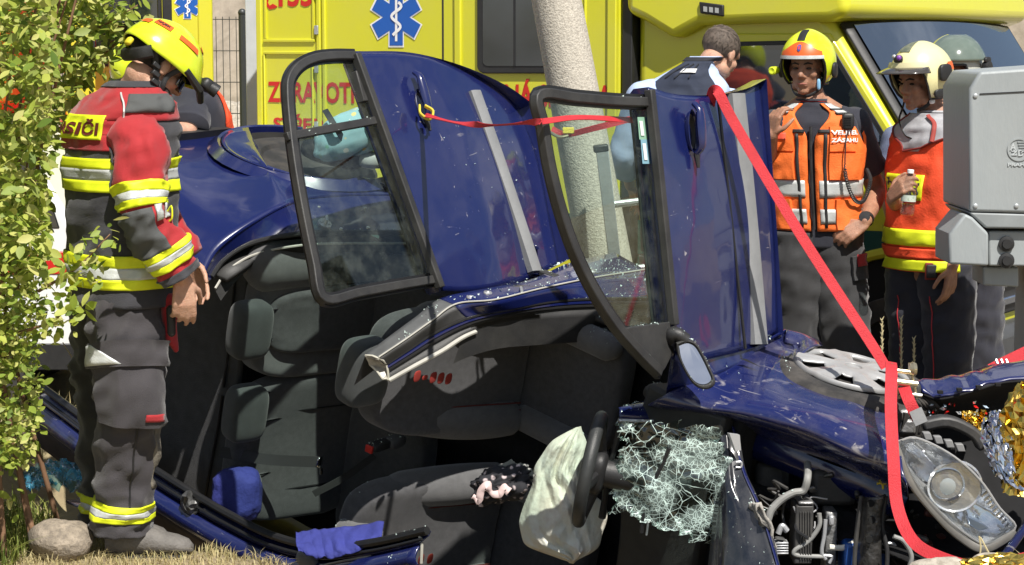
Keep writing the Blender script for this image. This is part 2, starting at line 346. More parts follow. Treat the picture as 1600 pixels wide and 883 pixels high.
# ================================================================== ambulance (heading right and towards the camera)
AA = radians(33); AH = V(cos(AA), -sin(AA), 0); AI = V(sin(AA), cos(AA), 0); AP0 = PX(1000, 300, 10.9); AG = -.215
def AS(px, py, d=0):                      # (s, z) of the side plane pushed inward by d
    o = AP0 + AI * d; r = ray(px, py); t = (o - CAMP).dot(AI) / r.dot(AI); p = CAMP + r * t; return ((p - AP0).dot(AH), p.z)
def AW(s, d, z): q = AP0 + AH * s + AI * d; return V(q.x, q.y, z)
def AQ(px, py, d=0, out=0.0): s, z = AS(px, py, d - out); return AW(s, d - out, z)
yel = mat('ambulance_yellow', (.64, .62, .025), .32, coat=.5, var=.05, vscale=2, dirt=((.40, .37, .12), .4, 2, 1.2))
blackp = mat('black_plastic', (.018, .018, .019), .5, var=.2, vscale=20, bump=.1, bscale=200)
blackglass = mat('tinted_glass', (.008, .012, .018), .03, spec=.8, ior=1.9)
red_l = mat('red_vinyl', (.55, .02, .012), .4); blue_l = mat('blue_vinyl', (.012, .1, .42), .4); white_l = mat('white_vinyl', (.8, .8, .8), .4)
green_d = mat('dark_green_vinyl', (.004, .06, .05), .35); rubber = mat('rubber', (.02, .02, .02), .8, var=.3, vscale=15, dirt=((.12, .1, .08), .5, 6, 1))
chrome = mat('chrome', (.75, .76, .78), .12, 1); silver = mat('silver_paint', (.55, .56, .58), .35, .5)
A1 = thing('ambulance', AW(0, 1, AG), 'large yellow box ambulance with red lettering and dark side windows', 'ambulance')
s400, s985 = AS(402, 150)[0], AS(966, 150)[0]; s0c = AS(984, 150)[0]
def sprism(pts, d0, d1, mbb=None):        # pts (s, z) pushed from depth d0 to d1
    mbb = mbb or MB(); mbb.prism([AW(s, d0, z) for s, z in pts], AI * (d1 - d0)); return mbb
build(sprism([(s400, AG + .42), (s985, AG + .42), (s985, 2.95), (s400, 2.95)], 0, 2.42), 'box_body', yel, A1, bevel=.05, bseg=4)
def panel_px(px, py, qx, qy, out, th, name, m, par=A1, bev=.004):
    a = AS(px, py); b = AS(qx, qy); s0, s1 = min(a[0], b[0]), max(a[0], b[0]); z0 = min(a[1], AS(qx, qy)[1]); z1 = max(a[1], b[1])
    return build(sprism([(s0, z0), (s1, z0), (s1, z1), (s0, z1)], -out, th - out), name, m, par, bevel=bev)
zl, zh = AG + .5, 2.9
def vtrim(px0, px1, out, name='trim_strip', m=yel):
    a = AS(px0, 150)[0]; b = AS(px1, 150)[0]; return build(sprism([(a, zl), (b, zl), (b, zh), (a, zh)], -out, .02), name, m, A1, bevel=.006)
vtrim(403, 411, .012); vtrim(497, 503, .014); vtrim(506, 511, .014); vtrim(712, 722, .016); vtrim(912, 916, .008); vtrim(950, 964, .016)
vtrim(968, 984, -.12, 'body_gap', blackp)
def frame_px(x0, y0, x1, y1, wpx, out):   # raised rim of a locker door
    for (a, b, c, d) in ((x0, y0, x1, y0 + wpx), (x0, y1 - wpx, x1, y1), (x0, y0 + wpx, x0 + wpx, y1 - wpx), (x1 - wpx, y0 + wpx, x1, y1 - wpx)): panel_px(a, b, c, d, out, .02, 'locker_rim', yel)
for hy in (-20, 40, 100, 190, 280):
    panel_px(494, hy, 500, hy + 14, .022, .03, 'hinge', galv, bev=.003)
for k in range(9): panel_px(520 + 18 * k, 214, 523 + 18 * k, 217, .004, .02, 'rivet', galv, bev=.001)
for k in range(9): panel_px(728 + 18 * k, 214, 731 + 18 * k, 217, .004, .02, 'rivet', galv, bev=.001)
frame_px(413, -60, 493, 66, 5, .012); frame_px(413, 80, 493, 330, 5, .012)
# recessed pillar beside the sliding door
# (joint line and rail)
vtrim(691, 694, .004, 'door_seam', blackp)
panel_px(722, 330, 966, 352, .02, .03, 'door_rail', blackp)
# side window
def rpoly(x0, y0, x1, y1, r, n=5):
    out = []
    for cx, cy, a0 in ((x1 - r, y0 + r, -pi / 2), (x1 - r, y1 - r, 0), (x0 + r, y1 - r, pi / 2), (x0 + r, y0 + r, pi)):
        for k in range(n + 1): a = a0 + k / n * pi / 2; out.append((cx + r * cos(a), cy + r * sin(a)))
    return out
w = build(sprism([AS(*p) for p in rpoly(748, -90, 892, 115, 12)], -.02, .02), 'window_seal', blackp, A1, bevel=.006)
build(sprism([AS(*p) for p in rpoly(758, -80, 884, 103, 8)], -.024, .0), 'window_pane', blackglass, w)
build(sprism([AS(*p) for p in [(806, -80), (809, -80), (809, 103), (806, 103)]], -.026, .0), 'window_divider', blackp, w)
# lettering
def side_text(s, x0, y0, x1, y1, m, bold=.02, name='lettering'):
    a = AS(x0, y1); b = AS(x1, y1); zt = AS(x0, y0)[1]
    return build(text_on(s, lambda u, v: AW(lerp(a[0], b[0], u), -.004, lerp(a[1], zt, v)), bold), name, m, A1, smooth=False)
side_text('ZDRAVOTNICKÁ ZÁCHRANNÁ SLUŽBA', 419, 119, 958, 160, red_l, .03)
side_text('STŘEDOČESKÉHO', 428, 177, 655, 203, red_l, .03); side_text('KRAJE', 672, 177, 760, 203, red_l, .03)
side_text('155', 436, -28, 489, 11, red_l, .03)
mb = MB(); pts = [(410, -10), (413, -14), (420, -2), (418, 4), (421, 9), (426, 6), (433, 10), (430, 13), (421, 15), (413, 6)]
mb.prism([AQ(x, y, 0, .004) for x, y in pts], AI * .003); build(mb, 'phone_symbol', red_l, A1, smooth=False)
def star(cx, cy, R, fn, par, ysq=1.0):    # star of life: white rim, blue star, white staff and snake; fn(px, py, out) -> point
    def outline(rr, w):
        pts = []
        for k in range(6):
            a = pi / 2 + k * pi / 3; dx, dy = cos(a), -sin(a); nx, ny = -dy, dx
            e = w / math.tan(pi / 6) * 1.0
            pts += [(dx * e * 1.0 + nx * -w, dy * e + ny * -w)] if False else []
            pts += [(dx * rr + nx * w, dy * rr + ny * w), (dx * rr - nx * w, dy * rr - ny * w)]
            b = a - pi / 6 if False else a + pi / 6 * -1
            # inner corner between this arm and the next clockwise one
            a2 = a - pi / 3 if False else a + pi / 3
            ib = (a + a2) / 2; ri = w / sin(pi / 6)
            pts += [(cos(ib) * ri, -sin(ib) * ri)]
        return pts
    def order(p): return sorted(p, key=lambda q: math.atan2(q[1], q[0]))
    for rr, w, o, m, nm in ((R, R * .30, .004, white_l, 'star_rim'), (R * .94, R * .255, .006, blue_l, 'star_emblem')):
        mb = MB(); P = order(outline(rr, w)); c = [fn(cx, cy, o)] + [fn(cx + x, cy + y, o) for x, y in P]
        mb.add(c, [(0, 1 + i, 1 + (i + 1) % len(P)) for i in range(len(P))]); so = build(mb, nm, m, par, smooth=False)
    mb = MB(); pts = [(0, -.78), (0, .8)]
    def rib(pts, w, o):
        L = []; 
        for i, (x, y) in enumerate(pts):
            a = pts[max(i - 1, 0)]; b = pts[min(i + 1, len(pts) - 1)]; dx, dy = b[0] - a[0], b[1] - a[1]; l = math.hypot(dx, dy); nx, ny = -dy / l * w, dx / l * w
            L += [fn(cx + (x + nx) * R, cy + (y + ny) * R, o), fn(cx + (x - nx) * R, cy + (y - ny) * R, o)]
        mb.add(L, [(2 * i, 2 * i + 1, 2 * i + 3, 2 * i + 2) for i in range(len(pts) - 1)])
    rib(pts, .045, .008); rib([(.20 * (1 - .25 * k / 24) * sin(k / 24 * 3.2 * pi + .4), -.5 + 1.1 * k / 24) for k in range(25)], .05, .010)
    build(mb, 'snake_and_staff', white_l, so, smooth=False)
star(619, 27, 47, lambda x, y, o: AQ(619 + (x - 619) * .86, y, 0, o), A1)
# ---- cab
def zs(px, py): return AS(px, py)
CABD0, CABD1 = .06, 2.54
roof = [zs(986, -70), zs(1255, -60), zs(1292, 36), zs(1398, 214), zs(1470, 246), zs(1508, 300), zs(1516, 420), zs(1516, 545), (zs(1516, 545)[0] - .04, AG + .32), (s0c, AG + .32)]
build(sprism(roof, CABD0, CABD1), 'cab_body', yel, A1, bevel=.06, bseg=4)
# fairing above the cab
fr = [zs(980, -120), zs(980, 20), zs(1010, 34), zs(1055, 62), zs(1095, 40), zs(1200, 36), zs(1300, 34), zs(1330, 22), zs(1320, -40), zs(1240, -120)]
build(sprism(fr, -.03, 2.62), 'roof_fairing', yel, A1, bevel=.05, bseg=4)
ml = build(sprism([zs(1098, 3), zs(1136, 8), zs(1136, 26), zs(1100, 21)], -.045, .0), 'marker_lamp', blackp, A1, bevel=.006)
for k in range(3): build(sprism([zs(1106 + 9 * k, 10 + k), zs(1112 + 9 * k, 11 + k), zs(1112 + 9 * k, 19 + k), zs(1106 + 9 * k, 18 + k)], -.05, -.04), 'lamp_lens', chrome, ml)
# cab door with window
dr = build(sprism([zs(1092, 60), zs(1100, 52), zs(1290, 52), zs(1402, 232), zs(1400, 545), zs(1092, 545)], CABD0 - .012, CABD0 + .02), 'cab_door', yel, A1, bevel=.008)
ws_ = build(sprism([zs(1104, 66), zs(1288, 62), zs(1388, 228), zs(1108, 238)], CABD0 - .016, CABD0 + .01), 'window_seal', blackp, dr, bevel=.004)
build(sprism([zs(1112, 73), zs(1284, 69), zs(1376, 222), zs(1116, 231)], CABD0 - .02, CABD0), 'window_pane', blackglass, dr)
build(sprism([zs(1110, 270), zs(1160, 270), zs(1160, 283), zs(1110, 283)], CABD0 - .035, CABD0), 'door_handle', blackp, dr, bevel=.005)
# windscreen lies on the sloping front of the cab
a0 = zs(1296, 40); a1 = zs(1396, 210)
def wsp(u, v, out): # u across depth, v down
    s = lerp(a0[0], a1[0], v); z = lerp(a0[1], a1[1], v); d = lerp(.1, 2.5, u); bow = .05 * (1 - (2 * u - 1) ** 2); nx = Vector((a1[1] - a0[1], a0[0] - a1[0])).normalized() * -(out + bow)
    return AW(s + nx.x, d, z + nx.y)
mb = MB(); mb.grid(lambda u, v: wsp(u, v, .012), 16, 8); ww = build(mb, 'windscreen_surround', blackp, A1, angle=180, solid=.02)
mb = MB(); mb.grid(lambda u, v: wsp(.03 + .94 * u, .04 + .92 * v, .045), 24, 12); build(mb, 'windscreen', mat('windscreen_glass', (.16, .20, .26), .03, .75, spec=1.0, coat=.3), A1, angle=180)
mb = MB()
for u0, u1 in ((.1, .5), (.52, .92)): mb.tube([wsp(lerp(u0, u1, k / 6), .93 - .12 * (k / 6), .055) for k in range(7)], .008, 6)
build(mb, 'wiper', blackp, A1)
# green stripes, wheel arch, wheel
for k, (y0, y1, m) in enumerate(((345, 398, green_d), (402, 440, green_d))):
    build(sprism([zs(990, y0), zs(1470, y0 + 22), zs(1470, y1 + 22), zs(990, y1)], CABD0 - .016, CABD0), 'stripe', m, A1)
build(sprism([zs(404, 360), zs(948, 330), zs(948, 366), zs(404, 392)], -.006, .0), 'stripe', green_d, A1)
def wheel(name, c, ax, r, w, par, m_rim=silver):
    c = Vector(c); ax = Vector(ax).normalized()
    mb = MB(); mb.lathe([(r * .62, -w * .5), (r * .93, -w * .5), (r, -w * .32), (r, w * .32), (r * .93, w * .5), (r * .66, w * .5), (r * .62, w * .42)], c, ax, 40); t = build(mb, 'tyre', rubber, par, angle=40)
    mb = MB(); mb.lathe([(r * .63, w * .40), (r * .6, w * .36), (r * .5, w * .22), (r * .2, w * .26), (r * .17, w * .34), (.001, w * .34)], c, ax, 30); build(mb, 'rim', m_rim, t, angle=40)
    return t
sw_, zw_ = AS(1412, 480, .1); rw = .37; zc = AG + rw
mb = MB(); mb.lathe([(rw + .09, 0), (rw + .09, .02), (.01, .02), (.01, 0)], AW(sw_, CABD0 - .022, zc + .09), AI, 40); build(mb, 'wheel_well', mat('void_black', (.006, .006, .006), .95), A1)
mb = MB(); mb.tube([AW(sw_ + (rw + .11) * cos(a), CABD0 - .02, zc + .09 + (rw + .11) * sin(a)) for a in np.linspace(-.25, pi + .25, 30)], .028, 8); build(mb, 'wheel_arch', yel, A1)
wheel('wheel', AW(sw_, .14, zc), -AI, rw, .22, A1)
wheel('wheel', AW(s400 + .75, .16, zc), -AI, rw, .22, A1); wheel('wheel', AW(sw_, 2.24, zc), AI, rw, .22, A1); wheel('wheel', AW(s400 + .75, 2.26, zc), AI, rw, .22, A1)
# front: grille bars, bumper, number plate recess, lamps
sf = zs(1516, 420)[0]
def front_box(s0, s1, d0, d1, z0, z1, name, m, bev=.01, par=A1): return build(sprism([(s0, z0), (s1, z0), (s1, z1), (s0, z1)], d0, d1), name, m, par, bevel=bev)
g = front_box(sf - .02, sf + .03, .3, 2.1, AG + .62, AG + 1.02, 'grille', blackp)
for k in range(4): front_box(sf + .02, sf + .05, .34, 2.06, AG + .67 + .09 * k, AG + .71 + .09 * k, 'grille_bar', chrome, .008, g)
bp_ = front_box(sf - .3, sf + .12, .02, 2.4, AG + .2, AG + .58, 'bumper', mat('grey_bumper', (.06, .062, .065), .5, var=.15, bump=.15, bscale=150), .05)
front_box(sf + .1, sf + .135, .7, 1.36, AG + .36, AG + .5, 'plate_recess', blackp, .01, bp_)
for d0, d1 in ((.08, .3), (2.1, 2.34)): front_box(sf - .12, sf + .035, d0, d1, AG + .64, AG + 1.0, 'headlamp', mat('lamp_glass', (.5, .52, .55), .1, .3), .03)
# far-side mirror & rear lamps
front_box(AS(1300, 150)[0], AS(1300, 150)[0] + .1, -.2, -.02, 1.05, 1.4, 'wing_mirror', blackp, .03)

# ================================================================== second ambulance, standing square behind the first
A2Y = 13.4
A2 = thing('ambulance', PX(328, 300, A2Y).xy.to_3d() + V(0, 0, -.215), 'yellow ambulance body with blue star behind the leafy shrub', 'ambulance')
def q2(px, py, out=0): return PX(px, py, A2Y - out)
def p2(x0, y0, x1, y1, out, th, name, m, par=A2, bev=.01):
    a = PX(x0, y1, A2Y); b = PX(x1, y0, A2Y)
    mb = MB(); mb.box(V((a.x + b.x) / 2, A2Y - out + th / 2, (a.z + b.z) / 2), (b.x - a.x, th, b.z - a.z)); return build(mb, name, m, par, bevel=bev)
zb = AG + .4; bot = 75 + (CZ - zb) / A2Y * FPX
A2.rotation_euler.z = radians(9.5)
p2(112, -260, 328, bot, 0, 2.6, 'box_body', yel, bev=.05)
wn = p2(147, -200, 250, 104, .012, .03, 'window_seal', blackp); p2(152, -195, 245, 98, .016, .02, 'window_pane', blackglass, wn)
p2(262, -250, 265, bot - 10, .004, .02, 'door_seam', blackp); p2(316, -250, 327, bot - 4, .012, .03, 'trim_strip', yel); p2(114, -250, 122, bot - 4, .012, .03, 'trim_strip', yel)
star(293, 10, 20, lambda x, y, o: PX(x, y, A2Y - o), A2)
mb = MB(); a = q2(178, 10, .2); mb.box(a, (.16, .2, .22)); mb.tube([q2(176, 40, .06), q2(190, 42, .2), q2(192, 62, .2), q2(176, 66, .06)], .02, 8); build(mb, 'work_lamp', blackp, A2, bevel=.02)
p2(112, bot, 328, bot + 30, .06, .3, 'bumper', blackp)
for sx in (-.62, .62):
    c = PX(225, 300, A2Y); wheel('wheel', (c.x + sx * .62, A2Y + .9, AG + .36), (1 if sx > 0 else -1, 0, 0), .36, .22, A2)
    wheel('wheel', (c.x + sx * .62, A2Y + 2.1, AG + .36), (1 if sx > 0 else -1, 0, 0), .36, .22, A2)

# ================================================================== white and red car behind the shrub
WY = 10.6; wz = -.215
c0 = PX(60, 300, WY); WC = thing('parked_car', (c0.x - .9, WY + .85, wz), 'white emergency car with a red side stripe half hidden by the shrub', 'car')
wx = PX(168, 300, WY).x
wht = mat('white_paint', (.78, .78, .77), .3, coat=.5, var=.04)
prof = [(0, .30), (.02, .62), (.05, .92), (.16, 1.0), (.42, 1.46), (.55, 1.52), (1.7, 1.55), (2.1, 1.5), (2.75, 1.04), (3.6, .95), (4.05, .82), (4.15, .6), (4.12, .3)]
mb = MB(); P = [V(wx - x, WY, wz + z) for x, z in prof]
rings = []
for d, sc in ((0, .0), (.06, .05), (.3, .1), (1.4, .1), (1.64, .05), (1.7, 0)):
    rings.append([V(p.x, WY + d, p.z) for p in P])
mb.ringloft(rings[::-1]); build(mb, 'body', wht, WC, angle=30, bevel=.04, bseg=3)
def w2(x0, z0, x1, z1, out, name, m, skew=0, par=WC):
    mb = MB(); mb.prism([V(wx - x0, WY - out, wz + z0), V(wx - x1, WY - out, wz + z0), V(wx - x1 + skew, WY - out, wz + z1), V(wx - x0 - skew * 1.0, WY - out, wz + z1)], V(0, .02, 0)); return build(mb, name, m, par, bevel=.006)
redp = mat('red_paint', (.55, .012, .01), .35, coat=.4)
w2(.02, .78, 4.0, .9, .006, 'red_stripe', redp); w2(.5, 1.5, 1.9, 1.56, .004, 'red_roof_edge', redp)
w2(.25, 1.02, 1.2, 1.42, .006, 'side_window', blackglass, .12); w2(1.25, 1.02, 2.5, 1.42, .006, 'side_window', blackglass, .2)
w2(.0, .28, 4.1, .42, .008, 'sill_trim', blackp)
mb = MB(); mb.box((wx - 1.1, WY + .85, wz + 1.62), (.3, 1.2, .14)); build(mb, 'light_bar', mat('blue_lens', (.01, .05, .4), .15), WC, bevel=.03)
for x in (.75, 3.3):
    for d, n_ in ((.1, (0, -1, 0)), (1.6, (0, 1, 0))): wheel('wheel', (wx - x, WY + d, wz + .32), n_, .32, .2, WC)
# red board lying high beside it
p = PX(112, 150, 11.8)
RV = thing('fire_engine', (PX(60, 250, 11.9).x, 12.8, wz), 'red fire vehicle glimpsed through the shrub leaves', 'fire engine')
rx = PX(112, 300, 11.9).x
mb = MB(); mb.box((rx - 1.6, 12.9, wz + .95), (3.2, 2.0, 1.15)); build(mb, 'body', redp, RV, bevel=.06, bseg=3)
mb = MB(); mb.box((rx - 1.75, 12.9, wz + 1.9), (2.5, 1.85, .74)); cabin = build(mb, 'cabin', redp, RV, bevel=.1, bseg=3)
mb = MB(); mb.box((rx - 1.75, 11.972, wz + 1.92), (1.9, .02, .5)); build(mb, 'side_window', blackglass, cabin, bevel=.01)
for x in (.6, 2.5): wheel('wheel', (rx - x, 11.95, wz + .4), (0, -1, 0), .4, .24, RV)

# ================================================================== leaning concrete pole, ladder
conc = mat('concrete', (.50, .46, .39), .9, var=.22, vscale=70, bump=.5, bscale=130, dirt=((.2, .17, .14), .55, 90, .35))
PY = 8.95
def polep(py): 
    t = (py + 60) / 620; return PX(lerp(858, 958, t) if py < 460 else lerp(858, 958, t), py, PY)
mb = MB(); a = PX(862, -40, PY); b = PX(952, 440, PY); dr_ = (b - a).normalized(); L = (b - a).length
foot = a + dr_ * ((a.z + .35) / -dr_.z); topp = a - dr_ * 4.5
rings = []
for k in range(41):
    c = lerp(foot, topp, k / 40); r = lerp(.127, .072, k / 40); rings.append([c + V(r * cos(2 * pi * i / 28), r * sin(2 * pi * i / 28), 0) * (1 + .004 * noise.noise(V(i, k, 0))) for i in range(28)])
mb.ringloft(rings); tag(build(mb, 'utility_pole', conc, origin=foot, angle=60), 'leaning round concrete pole between the yellow ambulance and the wreck', 'pole')
alu = mat('aluminium', (.62, .64, .65), .38, .85, var=.12, vscale=14, bump=.1, bscale=90)
LY = 8.62; la = PX(936, 234, LY); lb = PX(960, 440, LY); ld = (lb - la).normalized(); llen = (la.z + .06) / -ld.z
LT = thing('ladder', la + ld * llen, 'upright aluminium ladder with black end cap in front of the leaning pole', 'ladder')
lx = V(1, 0, 0) - ld * ld.x; lx.normalize(); lyv = ld.cross(lx)
RL = Matrix((lx, lyv, -ld)).transposed()
for off in (0, .37):
    mb = MB(); o_ = la + lx * off
    for sx, w_, dd in ((0, .006, .062), ):
        mb.box(o_ + ld * (llen / 2), (.024, .064, llen), RL)
    for sy in (-.034, .034): mb.box(o_ + lx * .012 + lyv * sy + ld * (llen / 2), (.05, .005, llen), RL)
    st = build(mb, 'stile', alu, LT, bevel=.002)
    mb = MB(); mb.box(o_ + ld * -.005 + lx * .008, (.062, .08, .03), RL); build(mb, 'end_cap', blackp, st, bevel=.006)
for k in range(7):
    c = la + ld * (.235 + .28 * k)
    if .235 + .28 * k > llen - .05: break
    mb = MB(); mb.tube([c, c + lx * .37], .016, 10); build(mb, 'rung', alu, LT)

# ================================================================== level-crossing barrier drive box on the right
BY = 7.9
gbox = mat('grey_enamel', (.33, .36, .37), .55, .1, var=.14, vscale=7, bump=.12, bscale=60, dirt=((.2, .2, .19), .5, 3.5, 1.2), stretch=(1, 1, .35))
B = thing('barrier_drive', (PX(1660, 300, BY).x, BY + .2, -.2), 'grey metal barrier drive housing with embossed round emblem beside the firefighters', 'barrier drive')
def bpr(pts, y0, y1, name, m, par=B, bev=.008):
    mb = MB(); mb.prism([PX(x, y, BY + y0) for x, y in pts], V(0, y1 - y0, 0)); return build(mb, name, m, par, bevel=bev, bseg=3)
hs = bpr([(1515, 138), (1531, 112), (1760, 96), (1768, 110), (1768, 338), (1515, 331)], 0, .5, 'housing', gbox, bev=.012)
bpr([(1515, 332), (1768, 339), (1768, 360), (1541, 357), (1520, 338)], .004, .48, 'base_tray', mat('grey_enamel_dark', (.24, .26, .265), .55, .1, var=.14, vscale=7))
bpr([(1545, 361), (1768, 363), (1768, 417), (1545, 416)], .04, .44, 'gear_case', gbox)
ab = bpr([(1483, 365), (1508, 334), (1520, 340), (1545, 365), (1545, 416), (1483, 413)], -.02, .25, 'side_box', gbox, bev=.01)
bpr([(1536, 417), (1592, 418), (1592, 449), (1536, 446)], .1, .3, 'bracket', gbox)
for px, py in ((1524, 150), (1524, 322), (1588, 322)):
    mb = MB(); mb.lathe([(.009, 0), (.009, -.004), (.006, -.006), (.001, -.006)], PX(px, py, BY), V(0, 1, 0), 12); build(mb, 'screw', galv, hs)
mb = MB(); mb.prism([PX(x, y, BY - .003) for x, y in ((1531, 146), (1768, 134), (1768, 136), (1531, 148))], V(0, .004, 0)); build(mb, 'lid_seam', blackp, hs)
mb = MB(); mb.box((PX(1690, 300, BY).x, BY + .25, .35), (.3, .3, 1.15)); build(mb, 'pedestal', gbox, B, bevel=.02)
for px, py in ((1572, 381), (1572, 407)):
    mb = MB(); c = PX(px, py, BY + .04); mb.lathe([(.03, .0), (.03, -.012), (.02, -.014), (.018, -.02), (.001, -.02)], c, V(0, 1, 0), 20); build(mb, 'bolt', blackp, B)
# embossed emblem: ring with stripes and letters, and the small word under it
mb = MB(); ec = (1592, 234)
def EB(x, y, o): return PX(ec[0] + x, ec[1] + y, BY - o)
for rr, ww_ in ((18, 2.2),):
    n = 40
    for ra, rb in ((rr - ww_, rr),):
        P1 = [EB(ra * cos(2 * pi * i / n), ra * sin(2 * pi * i / n), .004) for i in range(n)]; P2 = [EB(rb * cos(2 * pi * i / n), rb * sin(2 * pi * i / n), .004) for i in range(n)]
        Q1 = [EB(ra * cos(2 * pi * i / n), ra * sin(2 * pi * i / n), -.002) for i in range(n)]; Q2 = [EB(rb * cos(2 * pi * i / n), rb * sin(2 * pi * i / n), -.002) for i in range(n)]
        mb.ringloft([Q1, P1, P2, Q2], False)
for k in range(5):
    y = -13 + 4.2 * k; x0 = -2 + 1.2 * k; x1 = sqrt(max(0, 17 ** 2 - y * y))
    if x1 > x0 + 3: mb.prism([EB(x0, y, .004), EB(x1, y, .004), EB(x1, y + 2, .004), EB(x0, y + 2, .004)], V(0, .006, 0))
build(mb, 'emblem_ring', gbox, hs, smooth=False)
def emb_text(s, x0, y0, x1, y1, name):
    t = text_on(s, lambda u, v: EB(lerp(x0, x1, u), lerp(y1, y0, v), .004), .03); n = len(t.v)
    build(t, name, mat('grey_enamel_light', (.45, .48, .49), .5), hs, smooth=False, solid=.005)
emb_text('A', -14, -10, -4, 1, 'emblem_letter'); emb_text('Ž', -12, 0, -2, 9, 'emblem_letter'); emb_text('D', -1, 0, 8, 10, 'emblem_letter')
emb_text('PRAHA', -17, 21, 17, 26, 'emblem_word')
# ================================================================== the wrecked hatchback (authored in car axes: x forward, y left, z up)
CAR = bpy.data.objects.new('wrecked_car', None); COL.objects.link(CAR); CAR.matrix_world = CARM; OFF[CAR.name] = V(0, 0, 0); CAR.empty_display_size = .2
tag(CAR, 'dark blue hatchback lying on its side with roof cut away and two doors strapped open', 'car')
def scratch_paint(name, col, amount):
    m = mat(name, col, .24, coat=1.0, var=.04, vscale=3.5, dirt=((.20, .18, .17), .22 * amount, 4.5, 1.0)); t = m.node_tree; b = t.nodes['Principled BSDF']
    # fine pale scratches and dirt smears
    tc = t.nodes.new('ShaderNodeTexCoord'); src = b.inputs['Base Color'].links[0].from_socket; rs = b.inputs['Roughness'].links[0].from_socket
    acc = None
    for k, (rot, sc, w, thr) in enumerate((((.3, .2, .9), (5, 46, 46), .9, .705), ((1.2, .5, .1), (40, 6, 40), .9, .715), ((.1, .9, 2.2), (7, 38, 7), 1.6, .70))):
        mp = t.nodes.new('ShaderNodeMapping'); mp.inputs['Rotation'].default_value = rot; mp.inputs['Scale'].default_value = sc
        n = t.nodes.new('ShaderNodeTexNoise'); n.inputs['Scale'].default_value = .7; n.inputs['Detail'].default_value = 4; n.inputs['Distortion'].default_value = w
        r = t.nodes.new('ShaderNodeMapRange'); r.inputs[1].default_value = thr - (.03 if amount < 1 else .062) * amount; r.inputs[2].default_value = thr + .05; lnk(t, tc.outputs['Object'], mp.inputs[0]); lnk(t, mp.outputs[0], n.inputs['Vector']); lnk(t, n.outputs['Fac'], r.inputs[0])
        if acc is None: acc = r.outputs[0]
        else:
            a = t.nodes.new('ShaderNodeMath'); a.operation = 'MAXIMUM'; lnk(t, acc, a.inputs[0]); lnk(t, r.outputs[0], a.inputs[1]); acc = a.outputs[0]
    big = t.nodes.new('ShaderNodeTexNoise'); big.inputs['Scale'].default_value = 3.2; big.inputs['Detail'].default_value = 3; lnk(t, tc.outputs['Object'], big.inputs['Vector'])
    r = t.nodes.new('ShaderNodeMapRange'); r.inputs[1].default_value = .5 - .1 * amount; r.inputs[2].default_value = .6; r.inputs[4].default_value = .7; lnk(t, big.outputs['Fac'], r.inputs[0])
    a = t.nodes.new('ShaderNodeMath'); a.operation = 'MULTIPLY'; lnk(t, acc, a.inputs[0]); lnk(t, r.outputs[0], a.inputs[1])
    mx = t.nodes.new('ShaderNodeMix'); mx.data_type = 'RGBA'; lnk(t, a.outputs[0], mx.inputs[0]); lnk(t, src, mx.inputs[6]); mx.inputs[7].default_value = (.5, .47, .44, 1); lnk(t, mx.outputs[2], b.inputs['Base Color'])
    ad = t.nodes.new('ShaderNodeMath'); ad.operation = 'MAXIMUM'; lnk(t, a.outputs[0], ad.inputs[0]); lnk(t, rs, ad.inputs[1]); lnk(t, ad.outputs[0], b.inputs['Roughness'])
    cm = t.nodes.new('ShaderNodeMath'); cm.operation = 'SUBTRACT'; cm.inputs[0].default_value = .9; lnk(t, a.outputs[0], cm.inputs[1]); lnk(t, cm.outputs[0], b.inputs['Coat Weight'])
    # slight dents
    n = t.nodes.new('ShaderNodeTexNoise'); n.inputs['Scale'].default_value = 4; n.inputs['Detail'].default_value = 2; lnk(t, tc.outputs['Object'], n.inputs['Vector'])
    bp = t.nodes.new('ShaderNodeBump'); bp.inputs['Strength'].default_value = .12; bp.inputs['Distance'].default_value = .06; lnk(t, n.outputs['Fac'], bp.inputs['Height']); lnk(t, bp.outputs[0], b.inputs['Normal']); lnk(t, bp.outputs[0], b.inputs['Coat Normal'])
    return m
paint = scratch_paint('blue_paint', (.007, .012, .078), .3); paintS = scratch_paint('scuffed_blue_paint', (.007, .012, .078), 1.3)
trim = mat('black_trim', (.022, .022, .023), .55, var=.3, vscale=9, bump=.12, bscale=220, dirt=((.12, .115, .10), .3, 5, 1.2))
seal = mat('door_seal', (.012, .012, .013), .45, var=.3, vscale=12); fabric = mat('seat_fabric', (.060, .060, .064), .95, var=.22, vscale=40, bump=.35, bscale=420, sheen=.3)
fabric2 = mat('sunlit_side_fabric', (.105, .105, .108), .95, var=.15, vscale=30, bump=.3, bscale=420, sheen=.3); carpet = mat('carpet', (.009, .009, .010), 1, var=.4, vscale=30, bump=.5, bscale=200)  # fabric2: paler side cloth, sunlit grey of the bolsters put into its colour
rest_m = mat('headrest_fabric', (.045, .051, .052), .9, var=.15, vscale=20, bump=.2, bscale=350, sheen=.2)
moulding = mat('grey_moulding', (.22, .225, .23), .55, var=.15, vscale=8, bump=.1, bscale=150); steelcut = mat('cut_steel', (.6, .6, .6), .35, .8, var=.3, vscale=25, bump=.6, bscale=60)
cream = mat('inner_trim', (.42, .41, .37), .8, var=.15, vscale=9); cglass = glassmat('car_glass', (.84, .92, .88), .015, 1.5, dirt=.07)
def ysurf(z): return .82 - (.34 * ((z - .86) / .55) ** 1.35 if z > .86 else 0) - (.10 * ((.3 - max(z, .08)) / .3) ** 2 if z < .3 else 0)
def SP(px, py, off=0.0):                   # pixel direction met with the upper (left) body side
    y = .8
    for k in range(14): p = CP(px, py, 1, y); y = lerp(y, ysurf(min(p.z, 1.5)) + off, .6)
    return CP(px, py, 1, y)
def CPL(px, py, p0, n):
    o = CINV @ CAMP; d = CINV.to_3x3() @ ray(px, py); n = Vector(n); return o + d * ((Vector(p0) - o).dot(n) / d.dot(n))
